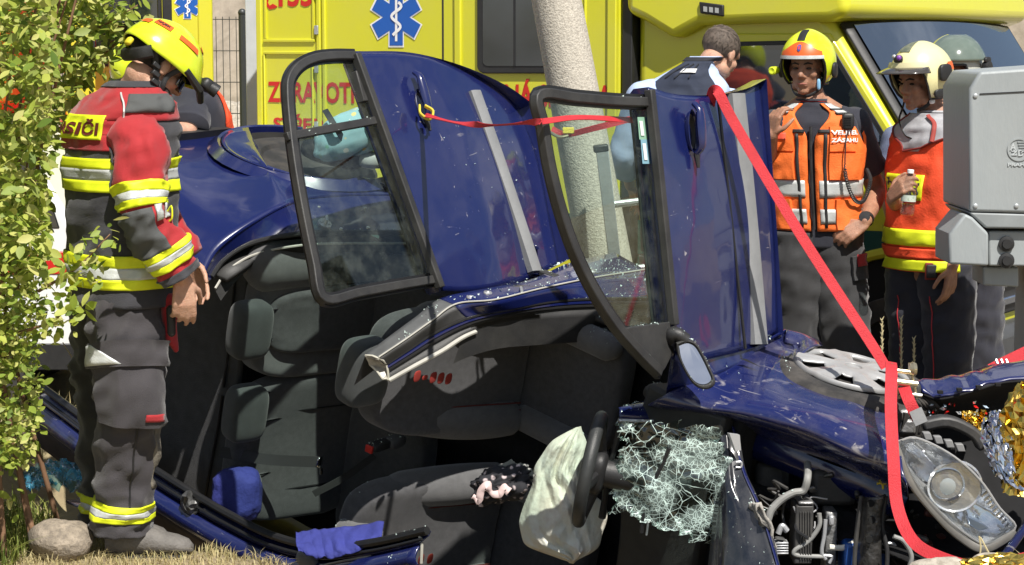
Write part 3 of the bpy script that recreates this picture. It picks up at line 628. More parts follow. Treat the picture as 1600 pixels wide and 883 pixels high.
def WC_(px, py, Y): return CINV @ PX(px, py, Y)
def strip(mb, A, B, nu, nv, bulge=None):
    A = dense(A, nu); B = dense(B, nu)
    return mb.grid(lambda u, v: (lambda a, b: lerp(a, b, v) + (bulge(u, v) if bulge else V(0, 0, 0)))(A[round(u * nu)], B[round(u * nu)]), nu, nv)
def coons(cb, ct, cl, cr, n=24):           # bottom, top (u), left, right (v)
    cb, ct, cl, cr = [[Vector(p) for p in c] for c in (cb, ct, cl, cr)]
    def fn(u, v):
        b, t, l, r = interp(cb, u), interp(ct, u), interp(cl, v), interp(cr, v)
        return lerp(b, t, v) + lerp(l, r, u) - (lerp(lerp(cb[0], cb[-1], u), lerp(ct[0], ct[-1], u), v))
    return fn
# ---- rear quarter panel
RW = (-1.40, .29)                          # rear wheel centre (x, z)
Aq = [SP(*p) for p in [(318, 428), (336, 394), (365, 368), (400, 345), (440, 323), (475, 311), (520, 306), (580, 304), (640, 306), (700, 314), (770, 345), (840, 388)]]
arc = [(RW[0] + .37 * cos(a), RW[1] + .37 * sin(a)) for a in np.linspace(pi * 1.02, .1, 9)]
Bq = [V(x, ysurf(z) - .01, z) for x, z in [(-1.50, 1.30), (-1.72, 1.12), (-1.86, .85), (-1.92, .6), (-1.9, .36)]] + [V(x, ysurf(z) + .015, z) for x, z in arc] + [V(-.8, .76, .2), V(-.5, .74, .16)]
def qb(u, v):
    s = sin(pi * v); return V(0, .035 * s * sin(pi * min(1, u * 1.3)) + (.025 * v ** 8 if u > .3 else 0), 0)
mb = MB(); strip(mb, Aq, Bq, 60, 22, qb); build(mb, 'quarter_panel', paint, CAR, angle=180, solid=.01)
mb = MB(); lipc = [V(x, .85, z) for x, z in [(RW[0] + .375 * cos(a), RW[1] + .375 * sin(a)) for a in np.linspace(pi * 1.25, -.1, 24)]]
mb.sweep(lipc, [(-.02, 0), (.012, .0), (.016, .012), (-.02, .05)], V(0, 1, 0)); build(mb, 'wheel_arch_lip', paint, CAR)
mb = MB(); strip(mb, [V(x * 1.0, .84, z) for x, z in [(RW[0] + .36 * cos(a), RW[1] + .36 * sin(a)) for a in np.linspace(pi * 1.3, -.15, 20)]], [V(x, .5, z) for x, z in [(RW[0] + .34 * cos(a), RW[1] + .34 * sin(a)) for a in np.linspace(pi * 1.3, -.15, 20)]], 24, 3); build(mb, 'wheel_arch_liner', mat('liner', (.04, .038, .036), .95, var=.3, vscale=9), CAR)
# tail: bumper corner, tail lamp, rear face
mb = MB(); tz = [(-1.90, .30), (-1.99, .34), (-2.02, .5), (-2.0, .62), (-1.93, .64)]
for_r = [[V(x + .06 * abs(y / .85) ** 4 * 1.2, y, z) for x, z in tz] for y in np.linspace(-.86, .845, 20)]
mb.ringloft(for_r); build(mb, 'rear_bumper', trim, CAR, angle=40)
mb = MB(); mb.prism([V(x, ysurf(z) + .012, z) for x, z in [(-1.90, .68), (-1.80, .70), (-1.76, .95), (-1.80, 1.05), (-1.86, .9)]], V(0, -.1, 0)); build(mb, 'tail_lamp', mat('red_lens', (.5, .01, .02), .12, coat=.5), CAR, bevel=.01)
mb = MB(); mb.grid(lambda u, v: V(-1.93 + .32 * max(0, v - .35) ** 1.5 - .03 * sin(pi * u), lerp(-.74, .74, u) * (1 - .12 * v), lerp(.62, 1.02, v)), 12, 8); build(mb, 'tailgate', paint, CAR, angle=180, solid=.03)
mb = MB(); wheel('wheel', (RW[0], .74, RW[1]), (0, 1, 0), .305, .2, CAR)
# ---- rear door opening: painted jamb, seal, inner trim
Jq = [SP(px, py, -.085) for px, py in [(330, 436), (348, 410), (380, 388), (415, 377), (455, 370), (490, 367), (530, 366), (590, 366), (640, 367), (710, 374), (775, 398), (845, 424)]]
mb = MB(); strip(mb, Aq, Jq, 60, 6, lambda u, v: V(0, -.018 * sin(pi * v), 0)); build(mb, 'door_jamb', paint, CAR, angle=180)
mb = MB(); mb.tube(dense(Aq, 60), .006, 6); mb_o = build(mb, 'jamb_edge', paint, CAR)
mb = MB(); mb.tube([p + V(0, .008, 0) for p in dense(Jq, 60)], .011, 8); build(mb, 'door_seal', seal, CAR)
mb = MB(); Jq2 = [p + V(.02, -.03, .0) for p in Jq]; Kq = [SP(px, py, -.17) for px, py in [(345, 470), (368, 440), (398, 414), (430, 402), (470, 397), (505, 395), (545, 394), (600, 395), (650, 397), (715, 405), (780, 420), (850, 445)]]
strip(mb, Jq2, Kq, 60, 5); build(mb, 'pillar_trim', trim, CAR, angle=180)
mb = MB(); mb.tube([p + V(.006, .0, 0) for p in dense(Jq2, 60)], .005, 6); build(mb, 'trim_edge', cream, CAR)
def striker(px, py, off, nm):
    c = SP(px, py, off); n = V(.35, .9, .1).normalized()
    mb = MB(); mb.lathe([(.028, -.01), (.028, .006), (.02, .008), (.001, .008)], c, n, 24); s_ = build(mb, 'striker_plate', steelcut, CAR)
    X = n.orthogonal().normalized(); Y = n.cross(X)
    mb = MB(); mb.tube([c + X * .013 - n * .002, c + X * .013 + n * .03, c - X * .013 + n * .03, c - X * .013 - n * .002], .006, 8); build(mb, 'striker_loop', steelcut, s_)
    for s in (-1, 1): mb = MB(); mb.lathe([(.008, .004), (.008, .011), (.001, .013)], c + Y * (.015 * s), n, 10); build(mb, 'bolt', steelcut, s_)
striker(507, 350, -.05, '')
for px, py in ((484, 320), (498, 324), (546, 319), (570, 325), (533, 358), (575, 356)):
    c = SP(px, py, -.03); mb = MB(); mb.lathe([(.008, -.002), (.007, .004), (.001, .006)], c, V(.2, 1, .1), 10); build(mb, 'jamb_plug', steelcut, CAR)
# torn C-pillar stub
mb = MB(); c0 = SP(312, 436, -.02); mb.ball(c0 + V(-.02, -.02, .04), (.05, .05, .07), 18, 12)
for i, p in enumerate(mb.v): mb.v[i] = p + V(1, 1, 1) * (.035 * noise.noise(p * 34)) + V(.02 * noise.noise(p * 60), 0, .02 * noise.noise(p * 50 + V(3, 0, 0)))
build(mb, 'torn_pillar_stub', mat('torn_metal', (.55, .55, .53), .45, .5, var=.4, vscale=30, bump=.8, bscale=70), CAR, angle=25)
for k in range(4):
    mb = MB(); a = c0 + V(-.03, -.05, .05); mb.tube(dense([a, a + V(.03 * k - .05, -.02 * k, .05), a + V(.02 * k - .06, -.05 - .02 * k, .04)], 10), .004, 6); build(mb, 'torn_cable', silver if k % 2 else blackp, CAR)
# ---- B-pillar stub and sill
c1 = [SP(*p) for p in [(571, 555), (612, 524), (650, 496), (690, 467), (760, 452), (830, 438), (890, 412), (960, 396)]]
c2 = [SP(*p) for p in [(592, 560), (634, 532), (675, 503), (714, 477), (775, 470), (850, 452), (930, 436), (1010, 424)]]
c3 = [SP(*p, -.06) for p in [(604, 570), (640, 546), (676, 522), (735, 497), (800, 484), (870, 472), (940, 468), (1016, 468)]]
c4 = [SP(*p, -.12) for p in [(607, 594), (646, 572), (690, 548), (732, 522), (790, 504), (860, 498), (930, 494), (1010, 492)]]
def sub(c, t0, t1, n=20): return [interp(c, lerp(t0, t1, k / n)) for k in range(n + 1)]
for t0, t1, m, nm in ((0, .42, trim, 'pillar_trim'), (.42, 1, paint, 'sill')):
    mb = MB(); strip(mb, sub(c1, t0, t1), sub(c2, t0, t1), 40, 4); build(mb, nm, mat('dusty_pillar', (.075, .078, .08), .6, var=.25, vscale=10) if nm == 'pillar_trim' else m, CAR, angle=180, solid=.004)
    mb = MB(); strip(mb, sub(c2, t0, t1), sub(c3, t0, t1), 40, 4, lambda u, v: V(0, -.006 * sin(pi * v), 0)); build(mb, nm, m, CAR, angle=180, solid=.004)
mb = MB(); strip(mb, c3, c4, 60, 5, lambda u, v: V(0, .008 * sin(3 * pi * v), 0)); build(mb, 'pillar_inner', trim, CAR, angle=180)
for k in range(3): mb = MB(); mb.tube([lerp(a, b, .08 + .2 * k) + V(0, .008, 0) for a, b in zip(dense(c3, 60), dense(c4, 60))], .006, 6); build(mb, 'door_seal', seal if k != 1 else paint, CAR)
mb = MB(); mb.tube([lerp(a, b, -.04) + V(0, .004, 0) for a, b in zip(dense(c2, 60), dense(c3, 60))], .003, 6); build(mb, 'trim_edge', cream, CAR)
mb = MB(); cs = sub(c4, 0, .46, 24); mb.sweep(cs, [(-.004, -.012), (.006, -.012), (.006, .012), (-.004, .012)], V(0, 1, .3)); build(mb, 'pillar_edge_trim', cream, CAR, bevel=.002)
mb = MB(); strip(mb, sub(c4, .4, 1), [p + V(.0, -.10, .03) for p in sub(c4, .4, 1)], 30, 4); build(mb, 'sill_trim', trim, CAR, angle=180)
mb = MB(); strip(mb, c1, [p + V(-.03, -.13, 0) for p in c1], 40, 3); build(mb, 'pillar_back', trim, CAR, angle=180)
# crushed cut end
mb = MB(); pts = [SP(571, 555), SP(592, 560), SP(604, 570, -.06), SP(607, 594, -.12), SP(598, 592, -.1), SP(578, 570, -.06)]
mid = sum(pts, V(0, 0, 0)) / 6 + V(.02, -.01, -.05); mb.add(pts + [mid], [(i, (i + 1) % 6, 6) for i in range(6)]); build(mb, 'cut_end', mat('cut_edge', (.42, .4, .36), .5, .3, var=.4, vscale=40), CAR, smooth=False, solid=.006)
mb = MB()
for i in range(6): mb.tube([pts[i], lerp(pts[i], pts[(i + 1) % 6], .5) + V(.004, .006, .004), pts[(i + 1) % 6]], .004, 6)
build(mb, 'cut_edge', mat('pale_edge', (.6, .58, .5), .5, .3), CAR)
striker(810, 462, -.02, '')
for px, py in ((735, 466), (762, 459), (858, 428), (925, 425)):
    c = SP(px, py, .0); mb = MB(); mb.lathe([(.018, -.004), (.016, .006), (.008, .008), (.001, .012)], c, V(.1, 1, .1), 14); build(mb, 'hinge_bolt', steelcut, CAR)
mb = MB(); mb.box(SP(858, 430), (.07, .02, .04)); build(mb, 'door_hinge', trim, CAR, bevel=.004)
# ---- opened doors
class Door:
    def __init__(s, phi, hx, hy, tilt):
        s.e1 = V(-cos(phi), sin(phi), 0); s.e2 = V(0, tilt, 1); s.o = V(hx, hy - tilt * .6, 0); s.N = V(sin(phi), cos(phi), 0)
    def p(s, px, py, out=0.0):
        return CPL(px, py, s.o + s.N * out, s.e1.cross(s.e2))
def curve_px(d, pts, n=0, out=0): return [d.p(x, y, out) for x, y in pts]
def rect_sweep(mb, pts, w, t, N): # flat bar along pts: w in plane, t along N
    return mb.sweep(pts, [(-t * .5, -w / 2), (t * .5, -w / 2), (t * .5, w / 2), (-t * .5, w / 2)], N)
def dense_poly(pts, n): return dense(pts, n)
rd = Door(.9506, -.1659, .7825, .02105)
def sf_(x): return .5 * (x + sqrt(x * x + .0006))
def make_door(d, nm, cb, ct, cl, cr_, bul, lab, cr=.11):
    body = lambda u, v: fn(u, v) + d.N * (bul * sin(pi * min(1, max(0, v))) * (.4 + .6 * sin(pi * u)) - cr * sf_(u - lerp(.50, .36, v)))
    fn = coons([d.p(*p) for p in cb], [d.p(*p) for p in ct], [d.p(*p) for p in cl], [d.p(*p) for p in cr_])
    mb = MB(); mb.grid(body, 36, 36); o = build(mb, nm, paint, CAR, angle=180, solid=.008); o['label'] = lab
    rim = [fn(u / 20, 0) for u in range(21)] + [fn(1, v / 20) for v in range(1, 21)] + [fn(1 - u / 20, 1) for u in range(1, 21)] + [fn(0, 1 - v / 20) for v in range(1, 20)]
    mb = MB(); mb.ringloft([rim, [p - d.N * .06 for p in rim], [p - d.N * .085 + (fn(.5, .5) - p) * .03 for p in rim]], False); build(mb, 'door_edge', paint, o)
    mb = MB(); mb.grid(lambda u, v: fn(.02 + .96 * u, .02 + .96 * v) - d.N * (.085 + .03 * sin(pi * u) * sin(pi * v)), 14, 14); build(mb, 'door_card', trim, o, angle=180, solid=.01)
    return o, body
# rear door: u runs from belt line to sill, v from hinge to outer edge
RDO, rbody = make_door(rd, 'rear_door', [(690, 454), (750, 455), (820, 438), (890, 405)], [(554, 80), (640, 82), (720, 102), (790, 133), (832, 162)], [(690, 454), (645, 330), (600, 205), (554, 80)], [(890, 405), (874, 330), (856, 240), (832, 162)], .02, 'dusty blue rear door standing open with grey rubbing strip')
def mould(d, o, top_, bot, wpx, body_out=.0):
    mb = MB(); A = [d.p(lerp(top_[0], bot[0], k / 12) - wpx / 2 + 1.5 * sin(pi * k / 12), lerp(top_[1], bot[1], k / 12), body_out) for k in range(13)]; B = [d.p(lerp(top_[0], bot[0], k / 12) + wpx / 2 + 1.5 * sin(pi * k / 12), lerp(top_[1], bot[1], k / 12), body_out) for k in range(13)]
    rings = [[a - d.N * .02, a + d.N * .006, lerp(a, b, .2) + d.N * .012, lerp(a, b, .8) + d.N * .012, b + d.N * .006, b - d.N * .02] for a, b in zip(A, B)]
    mb.ringloft(rings); return build(mb, 'rubbing_strip', moulding, o)
mould(rd, RDO, (742, 142), (838, 424), 15)
def handle(d, o, a, b, rc, rw_, rh, ang, out=.02):
    c = d.p(*rc, out); ax = (d.p(*b, out) - d.p(*a, out)).normalized(); ay = d.N.cross(ax)
    mb = MB(); mb.ringloft([[c + ax * (rh * k_ * cos(t)) + ay * (rw_ * k_ * sin(t)) + d.N * (oo) for t in np.linspace(0, 2 * pi, 25)[:-1]] for k_, oo in ((1.04, .001), (1.0, .002), (.9, -.014), (.5, -.028), (.02, -.03))], False); h0 = build(mb, 'handle_recess', paint, o)
    mb = MB(); mb.ringloft([[c + ax * (rh * .8 * k_ * cos(t)) + ay * (rw_ * .8 * k_ * sin(t)) + d.N * (oo) for t in np.linspace(0, 2 * pi, 25)[:-1]] for k_, oo in ((1.0, -.006), (.6, -.024), (.02, -.026))], False); build(mb, 'recess_shell', blackp, h0)
    A = d.p(*a, out); B_ = d.p(*b, out); n = 14; pts = [lerp(A, B_, k / n) + d.N * (.008 + .022 * min(1, 5 * sin(pi * k / n) ** .7 * .35 + .0)) for k in range(n + 1)]
    mb = MB(); mb.tube(pts, [.010 + .007 * sin(pi * min(1, k / n * 1.0)) for k in range(n + 1)], 12, flat=1.25, up=d.N); build(mb, 'door_handle', paint, o)
    mb = MB(); mb.tube([B_ + d.N * .006, B_ + (B_ - A).normalized() * .05 + d.N * .01], [.012, .006], 8); build(mb, 'handle_cap', blackp, h0)
handle(rd, RDO, (645, 114), (664, 186), (661, 168), .032, .075, 0)
def window(d, o, outer, glass, belt, extra):
    mb = MB(); rect_sweep(mb, dense([d.p(*p, -.012) for p in outer], 70), .032, .03, d.N); f = build(mb, 'window_frame', trim, o, bevel=.004)
    mb = MB(); rect_sweep(mb, dense([d.p(*p, -.026) for p in outer], 70), .052, .02, d.N); build(mb, 'glass_channel', seal, f)
    mb = MB(); rect_sweep(mb, dense([d.p(*p, .004) for p in belt], 20), .03, .03, d.N); build(mb, 'belt_strip', trim, o, bevel=.004)
    mb = MB(); pts = [d.p(*p, -.03) for p in glass]; c = sum(pts, V(0, 0, 0)) / len(pts); mb.prism(pts, d.N * -.004); build(mb, 'window_glass', cglass, o, smooth=False)
    return f
window(rd, RDO, [(554, 88), (520, 88), (490, 92), (466, 104), (452, 124), (450, 150), (454, 200), (462, 262), (474, 332), (490, 410), (505, 467), (560, 458), (620, 447), (680, 437)],
       [(554, 88), (520, 88), (490, 92), (466, 104), (452, 124), (450, 150), (454, 200), (462, 262), (474, 332), (490, 410), (505, 467), (560, 458), (620, 447), (682, 437), (640, 322), (598, 205)], [(556, 84), (600, 205), (645, 330), (688, 450)], None)
mb = MB(); rect_sweep(mb, [rd.p(x, y, -.012) for x, y in ((447, 214), (590, 188))], .03, .022, rd.N); build(mb, 'window_divider', trim, RDO, bevel=.003)
mb = MB(); rect_sweep(mb, [rd.p(x, y, -.02) for x, y in ((556, 112), (569, 160))], .03, .03, rd.N); build(mb, 'lock_cover', trim, RDO, bevel=.004)
fd = Door(1.1913, .9010, .8269, .01587)
FDO, fbody = make_door(fd, 'front_door', [(1053, 512), (1075, 562), (1125, 556), (1180, 542), (1224, 520)], [(1013, 136), (1060, 148), (1120, 148), (1165, 139), (1198, 123)], [(1053, 512), (1040, 390), (1027, 260), (1013, 136)], [(1224, 520), (1216, 390), (1207, 260), (1198, 123)], .03, 'blue front door standing upright with handle, mirror and open window', .045)
mould(fd, FDO, (1152, 146), (1188, 538), 20, .004)
mb = MB(); A = [fd.p(lerp(1122, 1165, k / 12), lerp(150, 545, k / 12), .022) for k in range(13)]; mb.sweep(A, [(-.004, -.006), (.002, -.006), (.002, .006), (-.004, .006)], fd.N); build(mb, 'crease_shade_strip', seal, FDO)  # dark strip standing in for the shade along the door crease
handle(fd, FDO, (1081, 162), (1086, 240), (1083, 205), .03, .075, 0, .03)
window(fd, FDO, [(1016, 160), (960, 158), (900, 153), (841, 149), (848, 200), (858, 260), (874, 325), (896, 390), (926, 452), (962, 508), (1000, 552), (1030, 582)],
       [(1016, 160), (960, 158), (900, 153), (841, 149), (848, 200), (858, 260), (874, 325), (896, 390), (926, 452), (966, 512), (1046, 504), (1036, 390), (1026, 260)], [(1015, 140), (1028, 260), (1041, 390), (1053, 508)], None)
mb = MB(); mb.prism([fd.p(*p, -.0) for p in [(966, 514), (1047, 503), (1054, 548), (1040, 576), (1031, 588), (998, 552)]], fd.N * -.03); build(mb, 'mirror_sail', trim, FDO, bevel=.004)
for y0, y1, x0, m in ((183, 218, 996, mat('sticker_green', (.25, .45, .33), .5)), (218, 256, 1001, mat('sticker_blue', (.22, .4, .5), .5))):
    mb = MB(); mb.add([fd.p(x0, y0, -.025), fd.p(x0 + 13, y0, -.025), fd.p(x0 + 16, y1, -.025), fd.p(x0 + 3, y1, -.025)], [(0, 1, 2, 3)]); build(mb, 'window_sticker', m, FDO, smooth=False)
    mb = MB(); mb.add([fd.p(x0 + 3, y0 + 6, -.022), fd.p(x0 + 8, y0 + 6, -.022), fd.p(x0 + 11, y1 - 6, -.022), fd.p(x0 + 6, y1 - 6, -.022)], [(0, 1, 2, 3)]); build(mb, 'sticker_print', white_l, FDO, smooth=False)
# wing mirror: padded housing, glass set in facing the camera side
def wcar(mbx):
    mbx.v = [CINV @ p for p in mbx.v]; return mbx
MY = 6.84
def mring(sc, dy): 
    pts = [(1057, 536), (1071, 531), (1086, 536), (1097, 552), (1108, 574), (1116, 594), (1110, 604), (1097, 606), (1084, 599), (1072, 582), (1061, 558)]
    cx, cy = 1085, 568; return [PX(cx + (x - cx) * sc, cy + (y - cy) * sc, MY + dy + (cy - y) * sc * .0014 + (x - cx) * sc * .0006) for x, y in pts]
mb = MB(); rs = [mring(.86, .01), mring(.94, -.004), mring(1.0, .0), mring(1.05, .02), mring(1.06, .05), mring(.98, .09), mring(.8, .12), mring(.45, .135)]
mb.ringloft([dense(r + [r[0]], 44)[:-1] for r in rs]); mir = build(wcar(mb), 'wing_mirror', trim, FDO, angle=50)
mb = MB(); mb.add(dense(mring(.85, .004) + [mring(.85, .004)[0]], 44)[:-1], [tuple(range(44))]); build(wcar(mb), 'mirror_glass', mat('mirror', (.85, .88, .9), .02, 1), mir, smooth=False)
mb = MB(); mb.tube(dense([PX(1046, 545, MY + .2), PX(1044, 532, MY + .1), PX(1056, 522, MY + .06), PX(1072, 532, MY + .06)], 16), [.035] * 6 + [.028] * 5 + [.024] * 6, 12); build(wcar(mb), 'mirror_arm', blackp, mir)
# ---- front wing
def yw(z, x): return .815 - (.26 * max(0, (z - .68) / .38) ** 2.0) - .0 * x
def FP(px, py, off=0.0):
    y = .8
    for k in range(16): p = CP(px, py, 1, y); y = lerp(y, yw(min(p.z, 1.12), p.x) + off, .5)
    return CP(px, py, 1, y)
Nf = [CP(px, py, 1, .60) for px, py in [(1012, 632), (1070, 648), (1140, 664), (1210, 690), (1290, 722), (1350, 745), (1418, 778)]]
Mf = [FP(*p) for p in [(1062, 606), (1110, 622), (1180, 640), (1250, 662), (1320, 690), (1375, 712), (1412, 735)]]
Ff = [FP(*p) for p in [(1226, 522), (1244, 545), (1240, 570), (1262, 594), (1310, 616), (1356, 627), (1398, 634)]]
nu = 50; a_, b_, c_ = dense(Nf, nu), dense(Mf, nu), dense(Ff, nu)
def wing(u, v):
    i = round(u * nu); A0, B0, C0 = a_[i], b_[i], c_[i]
    return (1 - v) ** 2 * A0 + 2 * v * (1 - v) * (2 * B0 - .5 * A0 - .5 * C0) + v * v * C0 + V(0, .012 * noise.noise(V(u * 5, v * 3, 2)), 0)
mb = MB(); mb.grid(wing, nu, 26); build(mb, 'front_wing', paintS, CAR, angle=180, solid=.006)
mb = MB(); mb.tube([p + V(0, -.004, 0) for p in c_], .012, 8); build(mb, 'wheel_arch_lip', paintS, CAR)
mb = MB(); strip(mb, Nf, [p + V(0, -.10, -.02) for p in Nf], 40, 4, lambda u, v: V(0, 0, .02 * sin(pi * v))); build(mb, 'wing_flange', paint, CAR, angle=180)
L1 = [FP(*p) for p in [(1226, 521), (1252, 526), (1276, 533), (1284, 543)]]; L2 = [FP(*p) for p in [(1226, 536), (1250, 545), (1246, 556), (1243, 568)]]
mb = MB(); mb.grid(lambda u, v: lerp(interp(L1, u), interp(L2, u), v) + V(0, .025 * sin(pi * v), 0), 14, 6); build(mb, 'wing_rear_lip', paintS, CAR, angle=180, solid=.008)
mb = MB(); strip(mb, [FP(1284, 543), FP(1262, 560), FP(1244, 572)], [FP(1284, 552, -.12), FP(1268, 576, -.12), FP(1252, 584, -.12)], 12, 3); build(mb, 'wheel_arch_liner', MATS['liner'], CAR, solid=.01)
mb = MB(); strip(mb, c_, [p + V(.0, -.3, -.05) for p in c_], 40, 4); build(mb, 'wheel_arch_liner', carpet, CAR, angle=180)
mb = MB(); pp = [FP(x, y, .01) for x, y in ((1155, 560), (1166, 561), (1190, 574))]; mb.add(pp, [(0, 1, 2)]); build(mb, 'wing_tear', MATS['void_black'], CAR, smooth=False)
# front wheel with spoked trim
wc = CP(1331, 584, 1, .815); WR = .30
_c = (CINV @ CAMP - wc).normalized(); _o = (_c - V(0, 1, 0) * _c.y).normalized(); _a = math.acos(.27) - math.acos(max(-1, min(1, _c.y))); wn_ = (V(0, 1, 0) * cos(_a) - _o * sin(_a)).normalized(); X = V(1, 0, 0); X = (X - wn_ * X.dot(wn_)).normalized(); Yv = wn_.cross(X)
mb = MB(); mb.lathe([(.19, -.18), (.27, -.2), (.298, -.17), (.302, -.1), (.298, -.03), (.275, .0), (.215, .008), (.2, -.004)], wc + X * .03 - Yv * .02, wn_, 56); ty = build(mb, 'tyre', mat('dusty_rubber', (.022, .021, .021), .9, var=.3, vscale=15, dirt=((.18, .16, .14), .5, 6, 1)), CAR, angle=50)
mb = MB()
for k in range(64):
    a = 2 * pi * k / 64; c = wc + X * .03 - Yv * .02 + (X * cos(a) + Yv * sin(a)) * .3 - wn_ * .1
    R_ = Matrix((X * cos(a) + Yv * sin(a), wn_, (X * cos(a) + Yv * sin(a)).cross(wn_))).transposed()
    for s in (-.045, .045): mb.box(c + wn_ * s, (.012, .075, .018), R_)
tb = build(mb, 'tread_block', rubber, ty, smooth=False); tb['kind'] = 'stuff'
cov = mat('wheel_trim_silver', (.40, .405, .41), .38, .35, var=.12, vscale=12, dirt=((.45, .42, .38), .5, 8, 1)); R0 = .212
NS = 6; nA, nR = 120, 22; vs = []; fs = []
for k in range(nR + 1):
    r = lerp(.03, R0, k / nR)
    for i in range(nA):
        a = 2 * pi * i / nA; ph = (a * NS / (2 * pi) + .25) % 1; sp = abs(ph - .5) * 2          # 0 on the spoke axis, 1 between spokes
        h = .026 - .26 * r * r - .016 * sstep(.30, .85, sp) * sstep(.06, .13, r) * sstep(.2, .185, r) + .004 * math.exp(-(sp / .12) ** 2) * sstep(.05, .1, r)
        if k == nR: h -= .012
        vs.append(wc + X * (r * cos(a)) + Yv * (r * sin(a)) + wn_ * h)
for k in range(nR):
    for i in range(nA):
        r = lerp(.03, R0, (k + .5) / nR); a = 2 * pi * (i + .5) / nA; ph = (a * NS / (2 * pi) + .25) % 1; sp = abs(ph - .5) * 2
        if .105 < r < .190 and sp > .62 - .8 * (r - .105): continue
        fs.append((k * nA + i, k * nA + (i + 1) % nA, (k + 1) * nA + (i + 1) % nA, (k + 1) * nA + i))
mb = MB(); mb.add(vs, fs); wt = build(mb, 'wheel_trim', cov, CAR, angle=30, solid=.005)
mb = MB(); mb.lathe([(R0 + .026, -.01), (R0 + .024, .004), (R0 + .004, .0), (R0 - .002, -.02)], wc, wn_, 56, False); build(mb, 'dark_gap_ring', MATS['void_black'], wt)  # black ring put in for the dark gap round the trim
mb = MB(); mb.lathe([(R0 - .004, -.03), (.001, -.03)], wc, wn_, 40); build(mb, 'wheel_recess', MATS['void_black'], wt)
mb = MB(); mb.lathe([(.062, .01), (.058, .026), (.03, .03), (.028, .024), (.02, .026), (.001, .026)], wc, wn_, 24); build(mb, 'hub_cap', cov, wt)

mb = MB(); strip(mb, [fd.p(x, y, -.02) for x, y in ((1050, 545), (1075, 560), (1125, 552), (1180, 538), (1226, 514))], [FP(x, y, -.03) for x, y in ((1040, 616), (1080, 606), (1130, 580), (1186, 556), (1232, 530))], 20, 5); build(mb, 'hinge_pillar', paint, CAR, angle=180, solid=.006)
# ================================================================== inside of the wreck
grey_trim = mat('grey_trim', (.09, .092, .095), .7, var=.12, vscale=14, bump=.15, bscale=300)
dashm = mat('dashboard', (.02, .0205, .021), .6, var=.2, vscale=8, bump=.2, bscale=260, dirt=((.08, .078, .07), .4, 6, 1.2))
# floor and tunnel
mb = MB(); mb.grid(lambda u, v: V(lerp(-1.0, 1.05, u), lerp(-.74, .70, v), .24 + .1 * math.exp(-((lerp(-.74, .70, v) / .13) ** 2)) + .06 * sstep(.7, .95, u)), 30, 30); build(mb, 'floor', carpet, CAR, angle=180, solid=.02)
mb = MB(); mb.grid(lambda u, v: V(lerp(-1.85, -.8, u), lerp(-.70, .66, v), .42 + .02 * noise.noise(V(u * 4, v * 4, 0))), 10, 10); build(mb, 'boot_floor', carpet, CAR, angle=180, solid=.02)
# lower (right) side: door cards, sill
mb = MB(); mb.grid(lambda u, v: V(lerp(-1.85, 1.05, u), -.72 - .05 * sin(pi * v) + (.12 * max(0, v - .7) / .3), lerp(.2, 1.0, v)), 30, 10); build(mb, 'side_lining', trim, CAR, angle=180, solid=.03)
mb = MB(); mb.grid(lambda u, v: V(lerp(-1.9, 1.3, u), -.8 - .04 * sin(pi * v), lerp(.18, .98, v)), 30, 10); build(mb, 'lower_side_panel', paint, CAR, angle=180, solid=.01)
mb = MB(); mb.grid(lambda u, v: V(lerp(-.9, .95, u), .66 + .02 * v, lerp(.22, .42, v)), 20, 4); build(mb, 'sill_lining', trim, CAR, angle=180, solid=.02)
# boot side lining under the quarter panel
mb = MB(); mb.grid(lambda u, v: V(lerp(-1.85, -1.0, u), .66 - .10 * max(0, v - .6) / .4, lerp(.42, 1.16, v)), 12, 8); build(mb, 'boot_lining', trim, CAR, angle=180, solid=.02)
# bulkhead
mb = MB(); mb.grid(lambda u, v: V(1.06 + .03 * sin(v * 9), lerp(-.74, .72, u), lerp(.15, .80, v)), 12, 8); build(mb, 'bulkhead', carpet, CAR, angle=180, solid=.03)
# parcel shelf
mb = MB(); ps = [(-1.62, .52), (-1.10, .58), (-1.08, .2), (-1.06, -.25), (-1.10, -.56), (-1.62, -.52)]
mb.prism([V(x, y, .90) for x, y in ps], V(0, 0, .03)); build(mb, 'parcel_shelf', mat('shelf_felt', (.06, .06, .063), .95, var=.2, vscale=18, bump=.4, bscale=300), CAR, bevel=.01)
for k in (-1, 1):
    mb = MB(); mb.tube([V(-1.16, .5 * k, .935), V(-1.14, .15 * k, .937), V(-1.14, .02 * k, .937)], .006, 6); build(mb, 'shelf_seam', seal, CAR)
